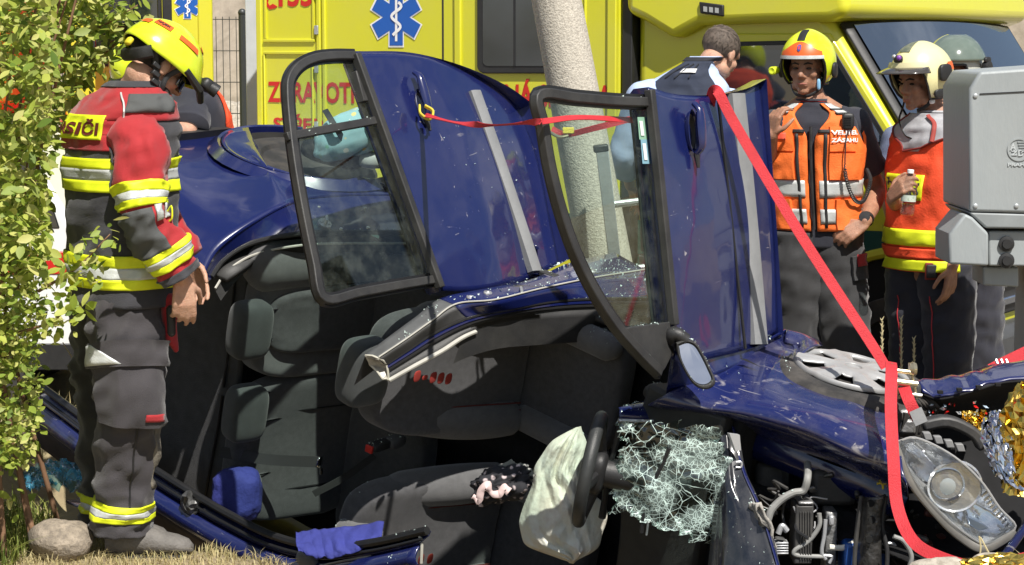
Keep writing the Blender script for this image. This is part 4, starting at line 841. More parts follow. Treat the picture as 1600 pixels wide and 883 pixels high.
# ---- seats
def pad_back(yc, w, z0, z1, xb, lean, th, bol, m, ms, nm='backrest', par=CAR, split=True):
    """backrest: padded slab facing +x, rounded on every edge, with side bolsters"""
    mb = MB(); mb.rbox((0, 0, 0), (2, 2, 2), None, 5, 48, 32)
    for i, p in enumerate(mb.v):
        v = .5 + .5 * p.z; q = p.y; x = xb - lean * v + p.x * th * .5 + .008 * noise.noise(V(q * 3, v * 4, yc * 9))
        if p.x > 0: x += p.x * (.5 * bol * abs(q) ** 3 - .02 * (1 - q * q) + .012 * math.exp(-((v - .30) / .05) ** 2))
        mb.v[i] = V(x, yc + q * w * .5 * (1 - .10 * v ** 3), lerp(z0, z1, v))
    o = build(mb, nm, m, par, angle=180)
    if ms:
        for s in (-1, 1):
            mb = MB(); mb.tube([V(lerp(xb, xb - lean, v / 20) + th * .5 - .004, yc + s * w * .27, lerp(z0 + .06, z1 - .08, v / 20)) for v in range(21)], .003, 6); build(mb, 'seam', ms, o)
            if bol > .06:
                mb = MB(); n = 24; pts = [V(lerp(xb + .05, xb - lean + .02, k / n) + .02 * sin(pi * k / n), yc + s * w * (.42 - .05 * (k / n) ** 2), lerp(z0 + .02, z1 - .16, k / n)) for k in range(n + 1)]
                mb.tube(pts, [(.05 + .032 * sin(pi * min(1, .12 + .8 * k / n)) ** .7) * min(1, (k + .4) * .5, (n - k + .4) * .35) ** .5 for k in range(n + 1)], 16); bo_ = build(mb, 'bolster', fabric2, o, angle=180)
                mb = MB(); mb.tube([p + V(.045, -s * .05, 0) for p in pts[2:-2]], .0022, 6); build(mb, 'seam', ms, o)
    return o
def pad_seat(yc, w, x0, x1, zt, th, bol, m, rise=.05):
    mb = MB(); mb.rbox((0, 0, 0), (2, 2, 2), None, 5, 48, 32)
    for i, p in enumerate(mb.v):
        u = .5 + .5 * p.x; q = p.y; z = zt - th * .5 + p.z * th * .5 + rise * u
        if p.z > 0: z += p.z * (bol * abs(q) ** 3 - .012 * (1 - q * q))
        mb.v[i] = V(lerp(x0, x1, u), yc + q * w * .5, z)
    o = build(mb, 'seat_cushion', m, CAR, angle=180)
    if bol > .04:
        for s in (-1, 1):
            n = 20; pts = [V(lerp(x0 + .06, x1 - .02, k / n), yc + s * w * .43, zt + rise * k / n + .01) for k in range(n + 1)]
            mb = MB(); mb.tube(pts, [.055 * min(1, (k + .4) * .4, (n - k + .4) * .4) ** .5 for k in range(n + 1)], 14); build(mb, 'bolster', fabric2, o, angle=180)
    return o
def headrest(c, sz, m=rest_m, tilt=.25):
    R_ = Matrix.Rotation(-tilt, 3, 'Y'); mb = MB(); mb.rbox(c, sz, R_, 4.2, 36, 20); h = build(mb, 'headrest', m, CAR, angle=180)
    for s in (-1, 1): mb = MB(); c_ = Vector(c); mb.tube([c_ + V(.0, s * sz[1] * .27, -sz[2] * .45), c_ + V(.02, s * sz[1] * .27, -sz[2] * .5 - .12)], .006, 8); build(mb, 'headrest_post', chrome, h)
    return h
# rear bench
pad_back(.36, .52, .34, .98, -.86, .16, .13, .05, fabric2, seal)
pad_back(-.22, .66, .34, .98, -.86, .16, .13, .045, fabric, seal)
pad_back(.36, .28, .42, .93, -.835, .14, .13, .0, fabric, None, 'backrest_centre')
pad_seat(.33, .6, -.86, -.42, .47, .14, .03, fabric, .03); pad_seat(-.32, .66, -.86, -.42, .47, .14, .03, fabric, .03)
mb = MB(); mb.tube([V(-.86 - .17 * k / 20, .585, lerp(.4, 1.02, k / 20)) for k in range(21)], [.085 * min(1, (k + .5) * .4, (20.5 - k) * .4) ** .5 for k in range(21)], 18, flat=1.2); build(mb, 'side_bolster', mat('sunlit_bolster_grey', (.10, .10, .103), .95, var=.12, vscale=30, bump=.3, bscale=420, sheen=.3), CAR, angle=180)  # bolster paler than the seat cloth, sunlight put into its grey
for px, py, xx, yy in ((390, 515, -.97, None), (383, 645, -.97, None)):
    p = CP(px, py, 0, -.95); headrest((p.x, p.y, p.z), (.115, .235, .17))
p = CP(372, 772, 0, -.95); headrest((p.x, p.y, p.z), (.115, .22, .17))
# front seats
def red_marks(yc, zc, xf, n0=0):
    red_t = mat('red_stitching', (.42, .03, .02), .7)
    for k, (dz, hz, hy) in enumerate(((0, .012, .032), (-.05, .010, .012), (-.098, .014, .034), (-.142, .013, .034), (-.186, .013, .034))):
        mb = MB(); mb.rbox((xf + .0, yc, zc + dz), (.016, hy * 2, hz * 2), Matrix.Rotation(-.28, 3, 'Y'), 3, 16, 8); build(mb, 'red_motif', red_t, CAR)
def front_seat(yc, dx=0):
    pad_back(yc, .52, .40, 1.06, -.10 + dx, .23, .15, .075, fabric, mat('red_thread', (.10, .018, .015), .9)); 
    pad_seat(yc, .50, -.14 + dx, .38 + dx, .40, .15, .05, fabric, .05)
front_seat(.40); front_seat(-.31)
p = CP(568, 580, 0, -.30); headrest((p.x, p.y, p.z), (.13, .26, .19), tilt=.2)
p = CP(556, 858, 0, -.30); headrest((p.x, p.y, p.z), (.13, .26, .19), fabric2, .2)
for px0, py0, lst in ((0, 0, ((652, 588, 10, 19), (664, 590, 8, 8), (677, 590, 10, 19), (689, 591, 10, 19), (701, 592, 10, 19))), (0, 0, ((658, 874, 9, 18), (672, 873, 9, 18)))):
    for px, py, w_, h_ in lst:
        q0 = CP(px, py, 0, -.055 if py < 700 else -.02); mb = MB(); mb.rbox(q0, (.006, h_ / 430, w_ / 250), None, 3, 14, 8); build(mb, 'red_motif', mat('red_stitching', (.30, .03, .022), .85), CAR)
mb = MB(); a = CP(652, 700, 0, -.4); 
# belts, buckle, stalk
redb = mat('red_button', (.6, .03, .02), .4)
bk = CP(582, 700, 1, .02)
mb = MB(); mb.rbox(bk + V(-.0, 0, -.05), (.05, .035, .12), None, 4); bo = build(mb, 'belt_buckle', trim, CAR); mb = MB(); mb.box(bk + V(0, .0, .02), (.034, .03, .012)); build(mb, 'buckle_button', redb, bo, bevel=.003)
mb = MB(); mb.rbox(bk + V(.01, 0, -.13), (.06, .05, .10), None, 3); build(mb, 'buckle_boot', grey_trim, CAR)
belt = mat('belt_webbing', (.035, .035, .036), .7, bump=.3, bscale=500)
def ribbon(mbx, pts, w, th, up):
    return mbx.sweep(pts, [(-th / 2, -w / 2), (th / 2, -w / 2), (th / 2, w / 2), (-th / 2, w / 2)], up)
b1 = dense([CP(345, 706, 2, 1.0), CP(420, 718, 2, .9), CP(500, 722, 2, .82)], 20); mb = MB(); ribbon(mb, b1, .045, .003, V(.7, .2, .6)); sb = build(mb, 'seat_belt', belt, CAR)
mb = MB(); mb.rbox(b1[-1], (.012, .05, .035), None, 3); mb.tube([b1[-1] + V(.01, -.02, 0), b1[-1] + V(.012, -.05, -.004)], .006, 6); build(mb, 'belt_tongue', chrome, sb)
b2 = dense([CP(490, 772, 2, .7), CP(540, 745, 2, .62), CP(585, 712, 2, .55)], 20); mb = MB(); ribbon(mb, b2, .03, .003, V(.8, .2, .5)); build(mb, 'seat_belt', belt, CAR)
# dashboard
dp = [(1.06, .5), (.80, .5), (.74, .62), (.76, .74), (.72, .83), (.80, .85), (.92, .87), (1.06, .86)]
mb = MB(); rings = []
for k in range(31):
    y = lerp(-.72, .70, k / 30); hump = .05 * math.exp(-((y - .37) / .2) ** 2)
    rings.append([V(x - .02 * sin(y * 3), y, z + (hump if .8 < z < .98 and x < .81 else 0)) for x, z in dp])
mb.ringloft(rings); build(mb, 'dashboard', dashm, CAR, angle=30, bevel=.015)
for y in (.62, .1, -.08, -.6):
    mb = MB(); mb.lathe([(.045, 0), (.042, -.012), (.03, -.004), (.001, .0)], V(.735, y, .79), V(1, 0, 0), 24); build(mb, 'air_vent', blackp, CAR)
mb = MB(); mb.box((.745, .0, .68), (.03, .2, .11)); build(mb, 'centre_console', blackp, CAR, bevel=.01)
# steering wheel: rim, hub, spokes, column
sc_ = CP(922, 733, 1, .43); sn = V(-.90, 0, .44).normalized(); sX = V(0, 1, 0); sY = sn.cross(sX)
mb = MB(); rings = []
for k in range(48):
    a = 2 * pi * k / 48; d = sX * cos(a) + sY * sin(a); c = sc_ + d * .185; rings.append([c + d * (.023 * cos(b)) + sn * (.023 * sin(b)) for b in np.linspace(0, 2 * pi, 13)[:-1]])
mb.ringloft(rings + [rings[0]], False); st = build(mb, 'steering_wheel', mat('leather', (.03, .032, .032), .45, var=.2, vscale=30, bump=.2, bscale=300), CAR, angle=180)
mb = MB(); mb.rbox(sc_ - sn * .03, (.06, .16, .14), Matrix.Rotation(.45, 3, 'Y'), 3); build(mb, 'wheel_hub', blackp, st)
for a in (0, pi, -pi / 2): d = sX * cos(a) + sY * sin(a); mb = MB(); mb.tube([sc_ - sn * .03 + d * .05, sc_ + d * .18], .014, 8, flat=1.8); build(mb, 'wheel_spoke', blackp, st)
mb = MB(); mb.tube([sc_ - sn * .05, sc_ - sn * .32 - V(0, 0, .05)], [.05, .075], 16); build(mb, 'steering_column', blackp, CAR)
for s in (-1, 1): mb = MB(); a = sc_ - sn * .06; mb.tube([a, a + sX * (.1 * s) - V(0, 0, .02), a + sX * (.18 * s) - V(0, 0, .03)], [.012, .011, .014], 8); build(mb, 'column_stalk', blackp, CAR)
# deflated airbag hanging from the wheel hub
cl_ = mat('airbag_cloth', (.78, .78, .68), .85, var=.14, vscale=7, bump=1.0, bscale=16, dirt=((.36, .2, .14), .6, 7, .8))
mb = MB(); AY = 7.30
Lc = [V(x, y, 0) for x, y in ((900, 668), (862, 690), (838, 728), (826, 770), (811, 818), (824, 852), (872, 872), (890, 880))]; Rc = [V(x, y, 0) for x, y in ((908, 666), (918, 700), (912, 738), (922, 764), (946, 792), (944, 832), (928, 860), (896, 881))]
def tri_w(x): x = x % 1; return 4 * abs(x - .5) - 1
def bagp(u, v, side):
    q = lerp(interp(Lc, v), interp(Rc, v), u); w = sin(pi * u) ** .6 * min(1, v * 6) * min(1, (1 - v) * 7) ** .5
    f = .014 * tri_w(u * 1.9 + .8 * noise.noise(V(u * 2, v * 2.4, side)) + .45 * v) * (.3 + v) + .010 * tri_w(u * 3.6 - v * 2.2 + 1.1 * noise.noise(V(u * 3, v * 3, 4 + side))) + .02 * noise.noise(V(u * 3, v * 4, 8)) + .007 * (1 - 2 * abs(noise.noise(V(u * 11, v * 11, 3)))) + .012 * tri_w(v * 3.2 + u * 1.3 + .5 * noise.noise(V(u * 4, v * 4, 9))) * v
    return CINV @ PX(q.x + 5 * noise.noise(V(v * 9, u * 3, 2)) * (abs(u - .5) * 2) ** 2, q.y, AY + side * (.02 + .10 * w * (.3 + .7 * v)) + f * w)
for sd_ in (-1, 1): mb.grid(lambda u, v: bagp(u, v, sd_), 70, 80)
ab_ = build(mb, 'airbag', cl_, CAR, angle=50, weld=True); ab_['label'] = 'crumpled off-white deflated airbag hanging from the steering wheel'
# ---- shattered windscreen
def cracked():
    m = bpy.data.materials.new('shattered_glass'); m.use_nodes = True; t = m.node_tree
    for n in list(t.nodes):
        if n.type == 'BSDF_PRINCIPLED': t.nodes.remove(n)
    tc = t.nodes.new('ShaderNodeTexCoord'); out = t.nodes['Material Output']; acc = None
    wv = t.nodes.new('ShaderNodeTexNoise'); wv.inputs['Scale'].default_value = 14; lnk(t, tc.outputs['Object'], wv.inputs['Vector'])
    ma = t.nodes.new('ShaderNodeMix'); ma.data_type = 'VECTOR'; ma.inputs[0].default_value = .018; lnk(t, tc.outputs['Object'], ma.inputs[4]); lnk(t, wv.outputs['Color'], ma.inputs[5])
    dn = t.nodes.new('ShaderNodeTexNoise'); dn.inputs['Scale'].default_value = 6.5; dn.inputs['Detail'].default_value = 3; lnk(t, tc.outputs['Object'], dn.inputs['Vector'])
    for sc, w, lo, hi in ((6, .007, 0, .01), (14, .015, .32, .38), (30, .030, .40, .48), (62, .062, .45, .56)):
        v = t.nodes.new('ShaderNodeTexVoronoi'); v.feature = 'DISTANCE_TO_EDGE'; v.inputs['Scale'].default_value = sc; lnk(t, ma.outputs[1], v.inputs['Vector'])
        r = t.nodes.new('ShaderNodeMapRange'); r.inputs[1].default_value = w * .45; r.inputs[2].default_value = w; r.inputs[3].default_value = 1; r.inputs[4].default_value = 0; lnk(t, v.outputs['Distance'], r.inputs[0])
        g = t.nodes.new('ShaderNodeMapRange'); g.inputs[1].default_value = lo; g.inputs[2].default_value = hi; lnk(t, dn.outputs['Fac'], g.inputs[0])
        mu = t.nodes.new('ShaderNodeMath'); mu.operation = 'MULTIPLY'; lnk(t, r.outputs[0], mu.inputs[0]); lnk(t, g.outputs[0], mu.inputs[1])
        if acc is None: acc = mu.outputs[0]
        else:
            mm = t.nodes.new('ShaderNodeMath'); mm.operation = 'MAXIMUM'; lnk(t, acc, mm.inputs[0]); lnk(t, mu.outputs[0], mm.inputs[1]); acc = mm.outputs[0]
    hz = t.nodes.new('ShaderNodeMapRange'); hz.inputs[1].default_value = .46; hz.inputs[2].default_value = .66; hz.inputs[4].default_value = .4; lnk(t, dn.outputs['Fac'], hz.inputs[0]); mm = t.nodes.new('ShaderNodeMath'); mm.operation = 'MAXIMUM'; lnk(t, acc, mm.inputs[0]); lnk(t, hz.outputs[0], mm.inputs[1]); acc = mm.outputs[0]
    tr = t.nodes.new('ShaderNodeBsdfTransparent'); tr.inputs[0].default_value = (.66, .78, .74, 1); gl = t.nodes.new('ShaderNodeBsdfGlossy'); gl.inputs['Roughness'].default_value = .04
    m1 = t.nodes.new('ShaderNodeMixShader'); m1.inputs[0].default_value = .10; lnk(t, tr.outputs[0], m1.inputs[1]); lnk(t, gl.outputs[0], m1.inputs[2])
    df = t.nodes.new('ShaderNodeBsdfPrincipled'); df.inputs['Base Color'].default_value = (.62, .78, .72, 1); df.inputs['Roughness'].default_value = .3
    m2 = t.nodes.new('ShaderNodeMixShader'); lnk(t, acc, m2.inputs[0]); lnk(t, m1.outputs[0], m2.inputs[1]); lnk(t, df.outputs[0], m2.inputs[2]); lnk(t, m2.outputs[0], out.inputs['Surface']); return m
pl0 = V(.80, 0, 1.09); pln = V(.55, 0, 1).normalized()
wsc = [[CPL(px, py, pl0, pln) for px, py in row] for row in ([(966, 656), (1010, 660), (1060, 664), (1122, 668)], [(972, 700), (1012, 704), (1066, 706), (1136, 716)], [(961, 748), (1010, 752), (1064, 760), (1130, 776)], [(957, 792), (1010, 812), (1062, 830), (1116, 848)])]
def wsf(u, v):
    rows = [interp(r, u) for r in wsc]; p = interp(rows, v); e = .022 * noise.noise(V(u * 4, v * 4, 3)) + .008 * noise.noise(V(u * 15, v * 15, 5))
    q = p + pln * (e + .03 * sin(pi * u) * v)
    ed_ = max(0, 1 - v / .08, (v - .86) / .14, 1 - u / .08, (u - .9) / .1); q += (V(.05, .05, 0) * (noise.noise(V(u * 9, v * 9, 1)) + .5 * noise.noise(V(u * 31, v * 31, 6)))) * ed_
    return q
mb = MB(); mb.grid(wsf, 44, 44); w_ = build(mb, 'windscreen', cracked(), CAR, angle=180); w_['label'] = 'shattered windscreen sheet hanging over the dashboard'
mb = MB(); mb.tube(dense([CPL(px, py, pl0 + V(0, 0, .012), pln) for px, py in ((1046, 700), (1036, 724), (1024, 748), (1016, 770), (1006, 800), (1002, 832))], 20), .008, 6); build(mb, 'wiper', blackp, CAR)
mb = MB(); mb.tube(dense([CPL(px, py, pl0, pln) for px, py in ((1030, 770), (1016, 800), (1010, 836))], 10), .004, 6); build(mb, 'wiper_spine', silver, CAR)
# A-pillar stub and cowl end
a1 = [CP(px, py, 1, .60) for px, py in ((966, 641), (1000, 630), (1046, 624))]; a2 = [CP(px, py, 1, .58) for px, py in ((966, 656), (1010, 656), (1104, 652))]
mb = MB(); strip(mb, a1, a2, 14, 5, lambda u, v: V(0, .02 * sin(pi * v), 0)); build(mb, 'pillar_stub', paint, CAR, angle=60, solid=.006)
mb = MB(); mb.tube([CP(px, py, 1, .585) for px, py in ((966, 657), (1010, 658), (1104, 655))], .006, 6); build(mb, 'glass_edge_trim', steelcut, CAR)
mb = MB(); mb.rbox(CP(1040, 618, 1, .62), (.16, .06, .12), None, 3); 
for i, p in enumerate(mb.v): mb.v[i] = p + V(.02, .01, .02) * noise.noise(p * 18)
build(mb, 'wing_end_fold', trim, CAR, angle=50)
# torn scuttle sheet standing over the engine bay
SY = 6.95
e1 = [WC_(px, py, SY + d) for px, py, d in ((1128, 672, .1), (1122, 740, .05), (1114, 810, 0), (1104, 900, -.05))]; e2 = [WC_(px, py, SY + d) for px, py, d in ((1146, 668, .1), (1162, 735, .0), (1192, 805, -.1), (1222, 905, -.2))]
glossb = mat('gloss_black', (.010, .011, .016), .12, coat=.8, dirt=((.12, .12, .12), .45, 5, 1), var=.2, vscale=6)
mb = MB(); strip(mb, e1, e2, 24, 12, lambda u, v: V(.012 * sin(v * 14), .02 * noise.noise(V(u * 4, v * 5, 0)), .03 * sin(pi * v))); build(mb, 'scuttle_panel', glossb, CAR, angle=180, solid=.006)
mb = MB(); mb.tube(dense(e2, 24), .008, 8, flat=.5); build(mb, 'torn_edge', paint, CAR)
f1 = [WC_(px, py, SY - .08) for px, py in ((1172, 785), (1180, 830), (1172, 900))]; f2 = [WC_(px, py, SY - .14) for px, py in ((1186, 790), (1208, 845), (1214, 905))]
mb = MB(); strip(mb, f1, f2, 12, 8, lambda u, v: V(.02 * noise.noise(V(u * 5, v * 5, 1)), 0, .03 * noise.noise(V(u * 6, v * 4, 3)))); build(mb, 'torn_insulation', mat('insulation', (.33, .31, .28), .95, var=.3, vscale=20, bump=.6, bscale=60), CAR, angle=180, solid=.01)
mb = MB(); mb.prism([WC_(px, py, SY) for px, py in ((1136, 676), (1152, 678), (1154, 702), (1146, 704))], V(.01, 0, 0)); build(mb, 'tab', silver, CAR)
mb = MB(); mb.tube(dense([WC_(px, py, SY) for px, py in ((1150, 722), (1158, 722), (1158, 730), (1150, 730))], 8), .004, 6); build(mb, 'clip', silver, CAR)
# ---- engine bay
mb = MB(); mb.grid(lambda u, v: V(lerp(1.08, 1.95, u), .40 + .06 * noise.noise(V(u * 3, v * 3, 0)), lerp(.25, .72, v)), 16, 10); build(mb, 'inner_wing', carpet, CAR, angle=180, solid=.01)
mb = MB(); mb.grid(lambda u, v: V(lerp(1.05, 2.0, u), lerp(.5, -.75, v), .30 + .05 * noise.noise(V(u * 4, v * 4, 4))), 12, 12); build(mb, 'undertray', carpet, CAR, angle=180, solid=.01)
EY = 6.86
def ebox(x0, y0, x1, y1, Y, dep, nm, m, bev=.006, skew=0):
    mb = MB(); mb.prism([PX(x0, y1, Y), PX(x1, y1, Y), PX(x1 + skew, y0, Y), PX(x0 + skew, y0, Y)], V(0, dep, 0)); return build(wcar(mb), nm, m, CAR, bevel=bev)
mtl = mat('engine_metal', (.22, .22, .22), .45, .6, var=.35, vscale=16, bump=.5, bscale=50); blk = mat('engine_plastic', (.03, .03, .032), .5, var=.3, vscale=12, dirt=((.14, .13, .11), .5, 8, 1))
eb = ebox(1240, 790, 1268, 882, EY, .14, 'control_unit', blk, skew=4); ebox(1248, 784, 1272, 790, EY - .004, .15, 'unit_lid', mtl)
for k in range(5): ebox(1250 + k * 4, 800, 1252 + k * 4, 876, EY - .006, .02, 'cooling_rib', blk, .001)
ebox(1288, 800, 1306, 900, EY + .02, .1, 'valve_block', mtl, skew=3); ebox(1296, 806, 1304, 822, EY - .01, .05, 'connector', silver)
ebox(1320, 850, 1352, 905, EY - .02, .16, 'reservoir', mat('blue_plastic', (.02, .09, .35), .4), .012); ebox(1370, 855, 1392, 905, EY, .16, 'reservoir', mat('blue_plastic', (.02, .09, .35), .4), .012)
ebox(1214, 846, 1230, 868, EY + .02, .08, 'ribbed_cover', mtl); 
for k in range(5): ebox(1212, 848 + 4 * k, 1232, 850 + 4 * k, EY + .01, .05, 'cover_rib', silver, .001)
ebox(1270, 735, 1338, 792, EY + .14, .1, 'air_box', blk, .02); ebox(1272, 710, 1360, 765, EY + .3, .05, 'inner_panel', blk, .02, skew=-18)
ebox(1180, 720, 1235, 800, EY + .35, .06, 'inner_panel', blk, .03)
def hose(pts, r, m, nm='hose', Y=EY, n=30): mb = MB(); mb.tube(dense([PX(x, y, Y + (q[0] if q else 0)) for x, y, *q in pts], n), r, 10); return build(wcar(mb), nm, m, CAR)
greyh = mat('grey_hose', (.25, .25, .24), .6, var=.2, vscale=20)
hose([(1200, 812), (1206, 796), (1222, 780), (1240, 770), (1256, 766), (1262, 745), (1262, 725, .1)], .013, greyh); hose([(1280, 802), (1280, 822), (1264, 845), (1242, 860), (1246, 868), (1286, 870)], .008, greyh)
hose([(1290, 812), (1288, 836), (1284, 862), (1290, 874)], .007, silver); hose([(1296, 855), (1316, 856), (1330, 850), (1344, 842)], .010, mat('white_pipe', (.7, .68, .6), .5)); hose([(1284, 868), (1300, 870), (1296, 880)], .006, silver)
hose([(1396, 838), (1412, 846), (1424, 868), (1420, 890)], .008, greyh, Y=6.7); hose([(1380, 850), (1396, 850), (1402, 866)], .006, silver); hose([(1230, 830), (1222, 822), (1216, 834)], .01, silver); hose([(1196, 830, .05), (1202, 860), (1206, 900)], .01, mat('blue_edge', (.05, .09, .3), .4)); hose([(1370, 756), (1378, 756), (1380, 764)], .004, mat('yellow_clip', (.7, .55, .05), .5))
# bracket beside the lamp
mb = MB(); rows = [((1340, 905), (1376, 905)), ((1342, 850), (1374, 850)), ((1346, 800), (1376, 800)), ((1348, 776), (1382, 772))]
A = [PX(*a, EY - .02) for a, b in rows]; B2 = [PX(*b, EY - .06) for a, b in rows]; strip(mb, A, B2, 14, 6, lambda u, v: V(0, -.03 * sin(pi * v) + .01 * noise.noise(V(u * 9, v * 6, 0)), 0)); build(wcar(mb), 'lamp_bracket', mat('bracket_metal', (.12, .115, .11), .4, .7, var=.5, vscale=20, bump=.6, bscale=40), CAR, angle=60, solid=.008)
for x0, x1 in ((1340, 1334), (1378, 1384)): hose([(x0 + 6, 775), (x0, 820), (x1 + 2, 860), (x1, 905)], .008, blk, 'bracket_edge', EY - .05)
for px, py in ((1360, 786), (1362, 812), (1358, 842)): mb = MB(); mb.lathe([(.012, 0), (.012, -.01), (.001, -.01)], PX(px, py, EY - .085), V(0, 1, 0), 14); build(wcar(mb), 'bracket_hole', MATS['void_black'], CAR)
# ---- headlamp: bowl, projector, clear lens
HY = 6.72; hl = [(1403, 690), (1430, 684), (1472, 702), (1508, 727), (1537, 757), (1562, 794), (1587, 822), (1568, 838), (1540, 850), (1514, 838), (1477, 808), (1440, 768), (1411, 724)]
hc = (1496, 772)
def hring(sc, dy, bow=0): return [PX(lerp(hc[0], x, sc), lerp(hc[1], y, sc), HY + dy) for x, y in hl]
def hd(pts, n=52): return dense(pts + [pts[0]], n)[:-1]
mb = MB(); mb.ringloft([hd(hring(1.0, .0)), hd(hring(1.015, .05)), hd(hring(.98, .14)), hd(hring(.7, .24)), hd(hring(.2, .27))], False); H = build(wcar(mb), 'headlamp', mat('lamp_housing', (.07, .07, .075), .45, var=.2), CAR, angle=50); H['label'] = 'large clear headlamp torn loose at the front of the car'
refl = mat('lamp_reflector', (.92, .93, .94), .13, .8, var=.1, vscale=12, bump=.5, bscale=16)
mb = MB(); mb.ringloft([hd(hring(.985, .01)), hd(hring(.93, .05)), hd(hring(.8, .075)), hd(hring(.5, .1)), hd(hring(.05, .11))], False)
for i, p in enumerate(mb.v): mb.v[i] = p + V(0, .012 * noise.noise(p * 22), .006 * noise.noise(p * 30))
build(wcar(mb), 'reflector', refl, H, angle=30)
mb = MB(); mb.lathe([(.092, -.03), (.086, -.04), (.07, .01), (.056, .03), (.05, .0), (.05, -.015), (.046, -.02), (.001, -.02)], PX(1490, 756, HY + .06), V(.05, 1, .1), 40); pj = build(wcar(mb), 'projector_bowl', refl, H, angle=40)
mb = MB(); mb.ball(PX(1480, 755, HY + .055), (.046, .03, .05), 28, 16); build(wcar(mb), 'projector_lens', mat('lens_glass', (.75, .8, .8), .03, .0, spec=1, coat=1, trans=.6), pj, angle=180)
mb = MB(); mb.lathe([(.05, -.012), (.056, -.02), (.058, .0), (.05, .01)], PX(1480, 755, HY + .04), V(.05, 1, .1), 40, False); build(wcar(mb), 'projector_ring', chrome, pj)
for k in range(9):
    mb = MB(); a = PX(1533 + 4.6 * k, 776 + 6.0 * k, HY + .035); b = PX(1546 + 3.8 * k, 766 + 6.4 * k, HY + .035); mb.tube([a, b], .005, 6); build(wcar(mb), 'indicator_flute', refl, H)
mb = MB(); mb.prism([PX(x, y, HY + .03) for x, y in ((1512, 806), (1536, 818), (1546, 826), (1530, 830), (1514, 820))], V(0, .03, 0)); build(wcar(mb), 'indicator_mirror', mat('lamp_blue_grey', (.2, .25, .33), .15, .6), H, bevel=.004)
mb = MB(); mb.ringloft([hd(hring(1.0, -.005)), hd(hring(.9, -.04)), hd(hring(.7, -.062)), hd(hring(.35, -.075)), hd(hring(.03, -.078))], False); build(wcar(mb), 'lamp_lens', glassmat('lamp_lens_glass', (.95, .96, .96), .04, 1.5, dirt=.03, dcol=(.6, .6, .58)), H, angle=180)
mb = MB(); r0 = hd(hring(1.0, -.004)); mb.tube(r0 + [r0[0], r0[1]], .004, 6); build(wcar(mb), 'lens_rim', mat('lens_rim', (.35, .35, .35), .3, .2), H)
# chrome under-strip and slam panel
mb = MB(); mb.tube(dense([PX(x, y, HY - .03) for x, y in ((1400, 700), (1424, 754), (1466, 806), (1504, 842), (1540, 858), (1588, 832))], 30), .014, 8, flat=.6); build(wcar(mb), 'lamp_seal', mat('lamp_strip', (.3, .29, .27), .35, .5, var=.3, vscale=9), CAR)
mb = MB()
sp_ = dense([PX(x, y, HY + .22) for x, y in ((1440, 664), (1480, 658), (1520, 676), (1536, 700))], 12); mb.sweep(sp_, [(-.02, -.03), (.02, -.03), (.02, .03), (-.02, .03)], V(0, 0, 1)); build(wcar(mb), 'slam_panel', blk, CAR, bevel=.01)
for k in range(4): ebox(1446 + 17 * k, 676 + 6 * k, 1458 + 17 * k, 688 + 6 * k, HY + .12, .03, 'panel_window', mat('lattice', (.2, .2, .2), .6), .003, -4)
for k, (x0, y0, x1, y1, m) in enumerate(((1400, 655, 1432, 680, mtl), (1404, 640, 1424, 655, mtl), (1410, 600, 1440, 622, blk))): ebox(x0, y0, x1, y1, HY + .3, .1, 'engine_mount', m, .012)
for k in range(6):
    hose([(1420 + 5 * k, 618, .4), (1430 + 6 * k, 630, .38), (1440 + 6 * k, 640, .4)], .006, rubber, 'rubber_bellows', 6.7)
# bumper corner bottom right
mb = MB(); strip(mb, [PX(x, y, HY - .08) for x, y in ((1545, 900), (1575, 856), (1640, 770))], [PX(x, y, HY + .02) for x, y in ((1560, 858), (1590, 828), (1640, 735))], 12, 6, lambda u, v: V(0, -.05 * sin(pi * v), 0)); build(wcar(mb), 'bumper_corner', paint, CAR, angle=180, solid=.01)
# crumpled bonnet edge on the right
BYY = 7.2
h1 = [PX(x, y, BYY + d) for x, y, d in ((1424, 606, .0), (1450, 600, .1), (1500, 592, .15), (1550, 578, .2), (1640, 560, .25))]; h2 = [PX(x, y, BYY + d) for x, y, d in ((1440, 614, -.12), (1470, 622, -.15), (1520, 610, -.15), (1570, 596, -.12), (1650, 592, -.1))]
mb = MB(); strip(mb, h1, h2, 40, 10, lambda u, v: V(0, 0, .03 * sin(pi * v) + .012 * noise.noise(V(u * 9, v * 3, 1)))); bo = build(wcar(mb), 'crumpled_bonnet', paint, CAR, angle=180, solid=.008); bo['label'] = 'crumpled blue bonnet edge beside the foil blanket'
h3 = [PX(x, y, BYY + .02) for x, y in ((1446, 640), (1480, 650), (1520, 650), (1560, 650), (1640, 660))]
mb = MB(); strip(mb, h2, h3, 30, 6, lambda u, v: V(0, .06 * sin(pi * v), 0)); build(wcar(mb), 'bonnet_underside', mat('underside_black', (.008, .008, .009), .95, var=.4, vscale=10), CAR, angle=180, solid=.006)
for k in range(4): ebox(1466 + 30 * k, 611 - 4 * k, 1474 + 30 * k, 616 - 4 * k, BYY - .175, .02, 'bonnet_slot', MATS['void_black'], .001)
random.seed(5)
for k in range(30):
    x = random.uniform(1444, 1545); y = random.uniform(626, 655); a = random.uniform(0, pi); l = random.uniform(2, 6); w_ = random.uniform(1, 2.5)
    mb = MB(); mb.prism([PX(x + l * cos(a), y + l * sin(a) * .7, BYY - .13), PX(x - w_ * sin(a), y + w_ * cos(a), BYY - .14), PX(x - l * cos(a), y - l * sin(a) * .7, BYY - .12), PX(x + w_ * sin(a), y - w_ * cos(a), BYY - .13)], V(0, .006, 0))
    build(wcar(mb), 'debris_shard', random.choice([chrome, redp, mat('pale_blue', (.4, .5, .6), .4), silver]), CAR, smooth=False)
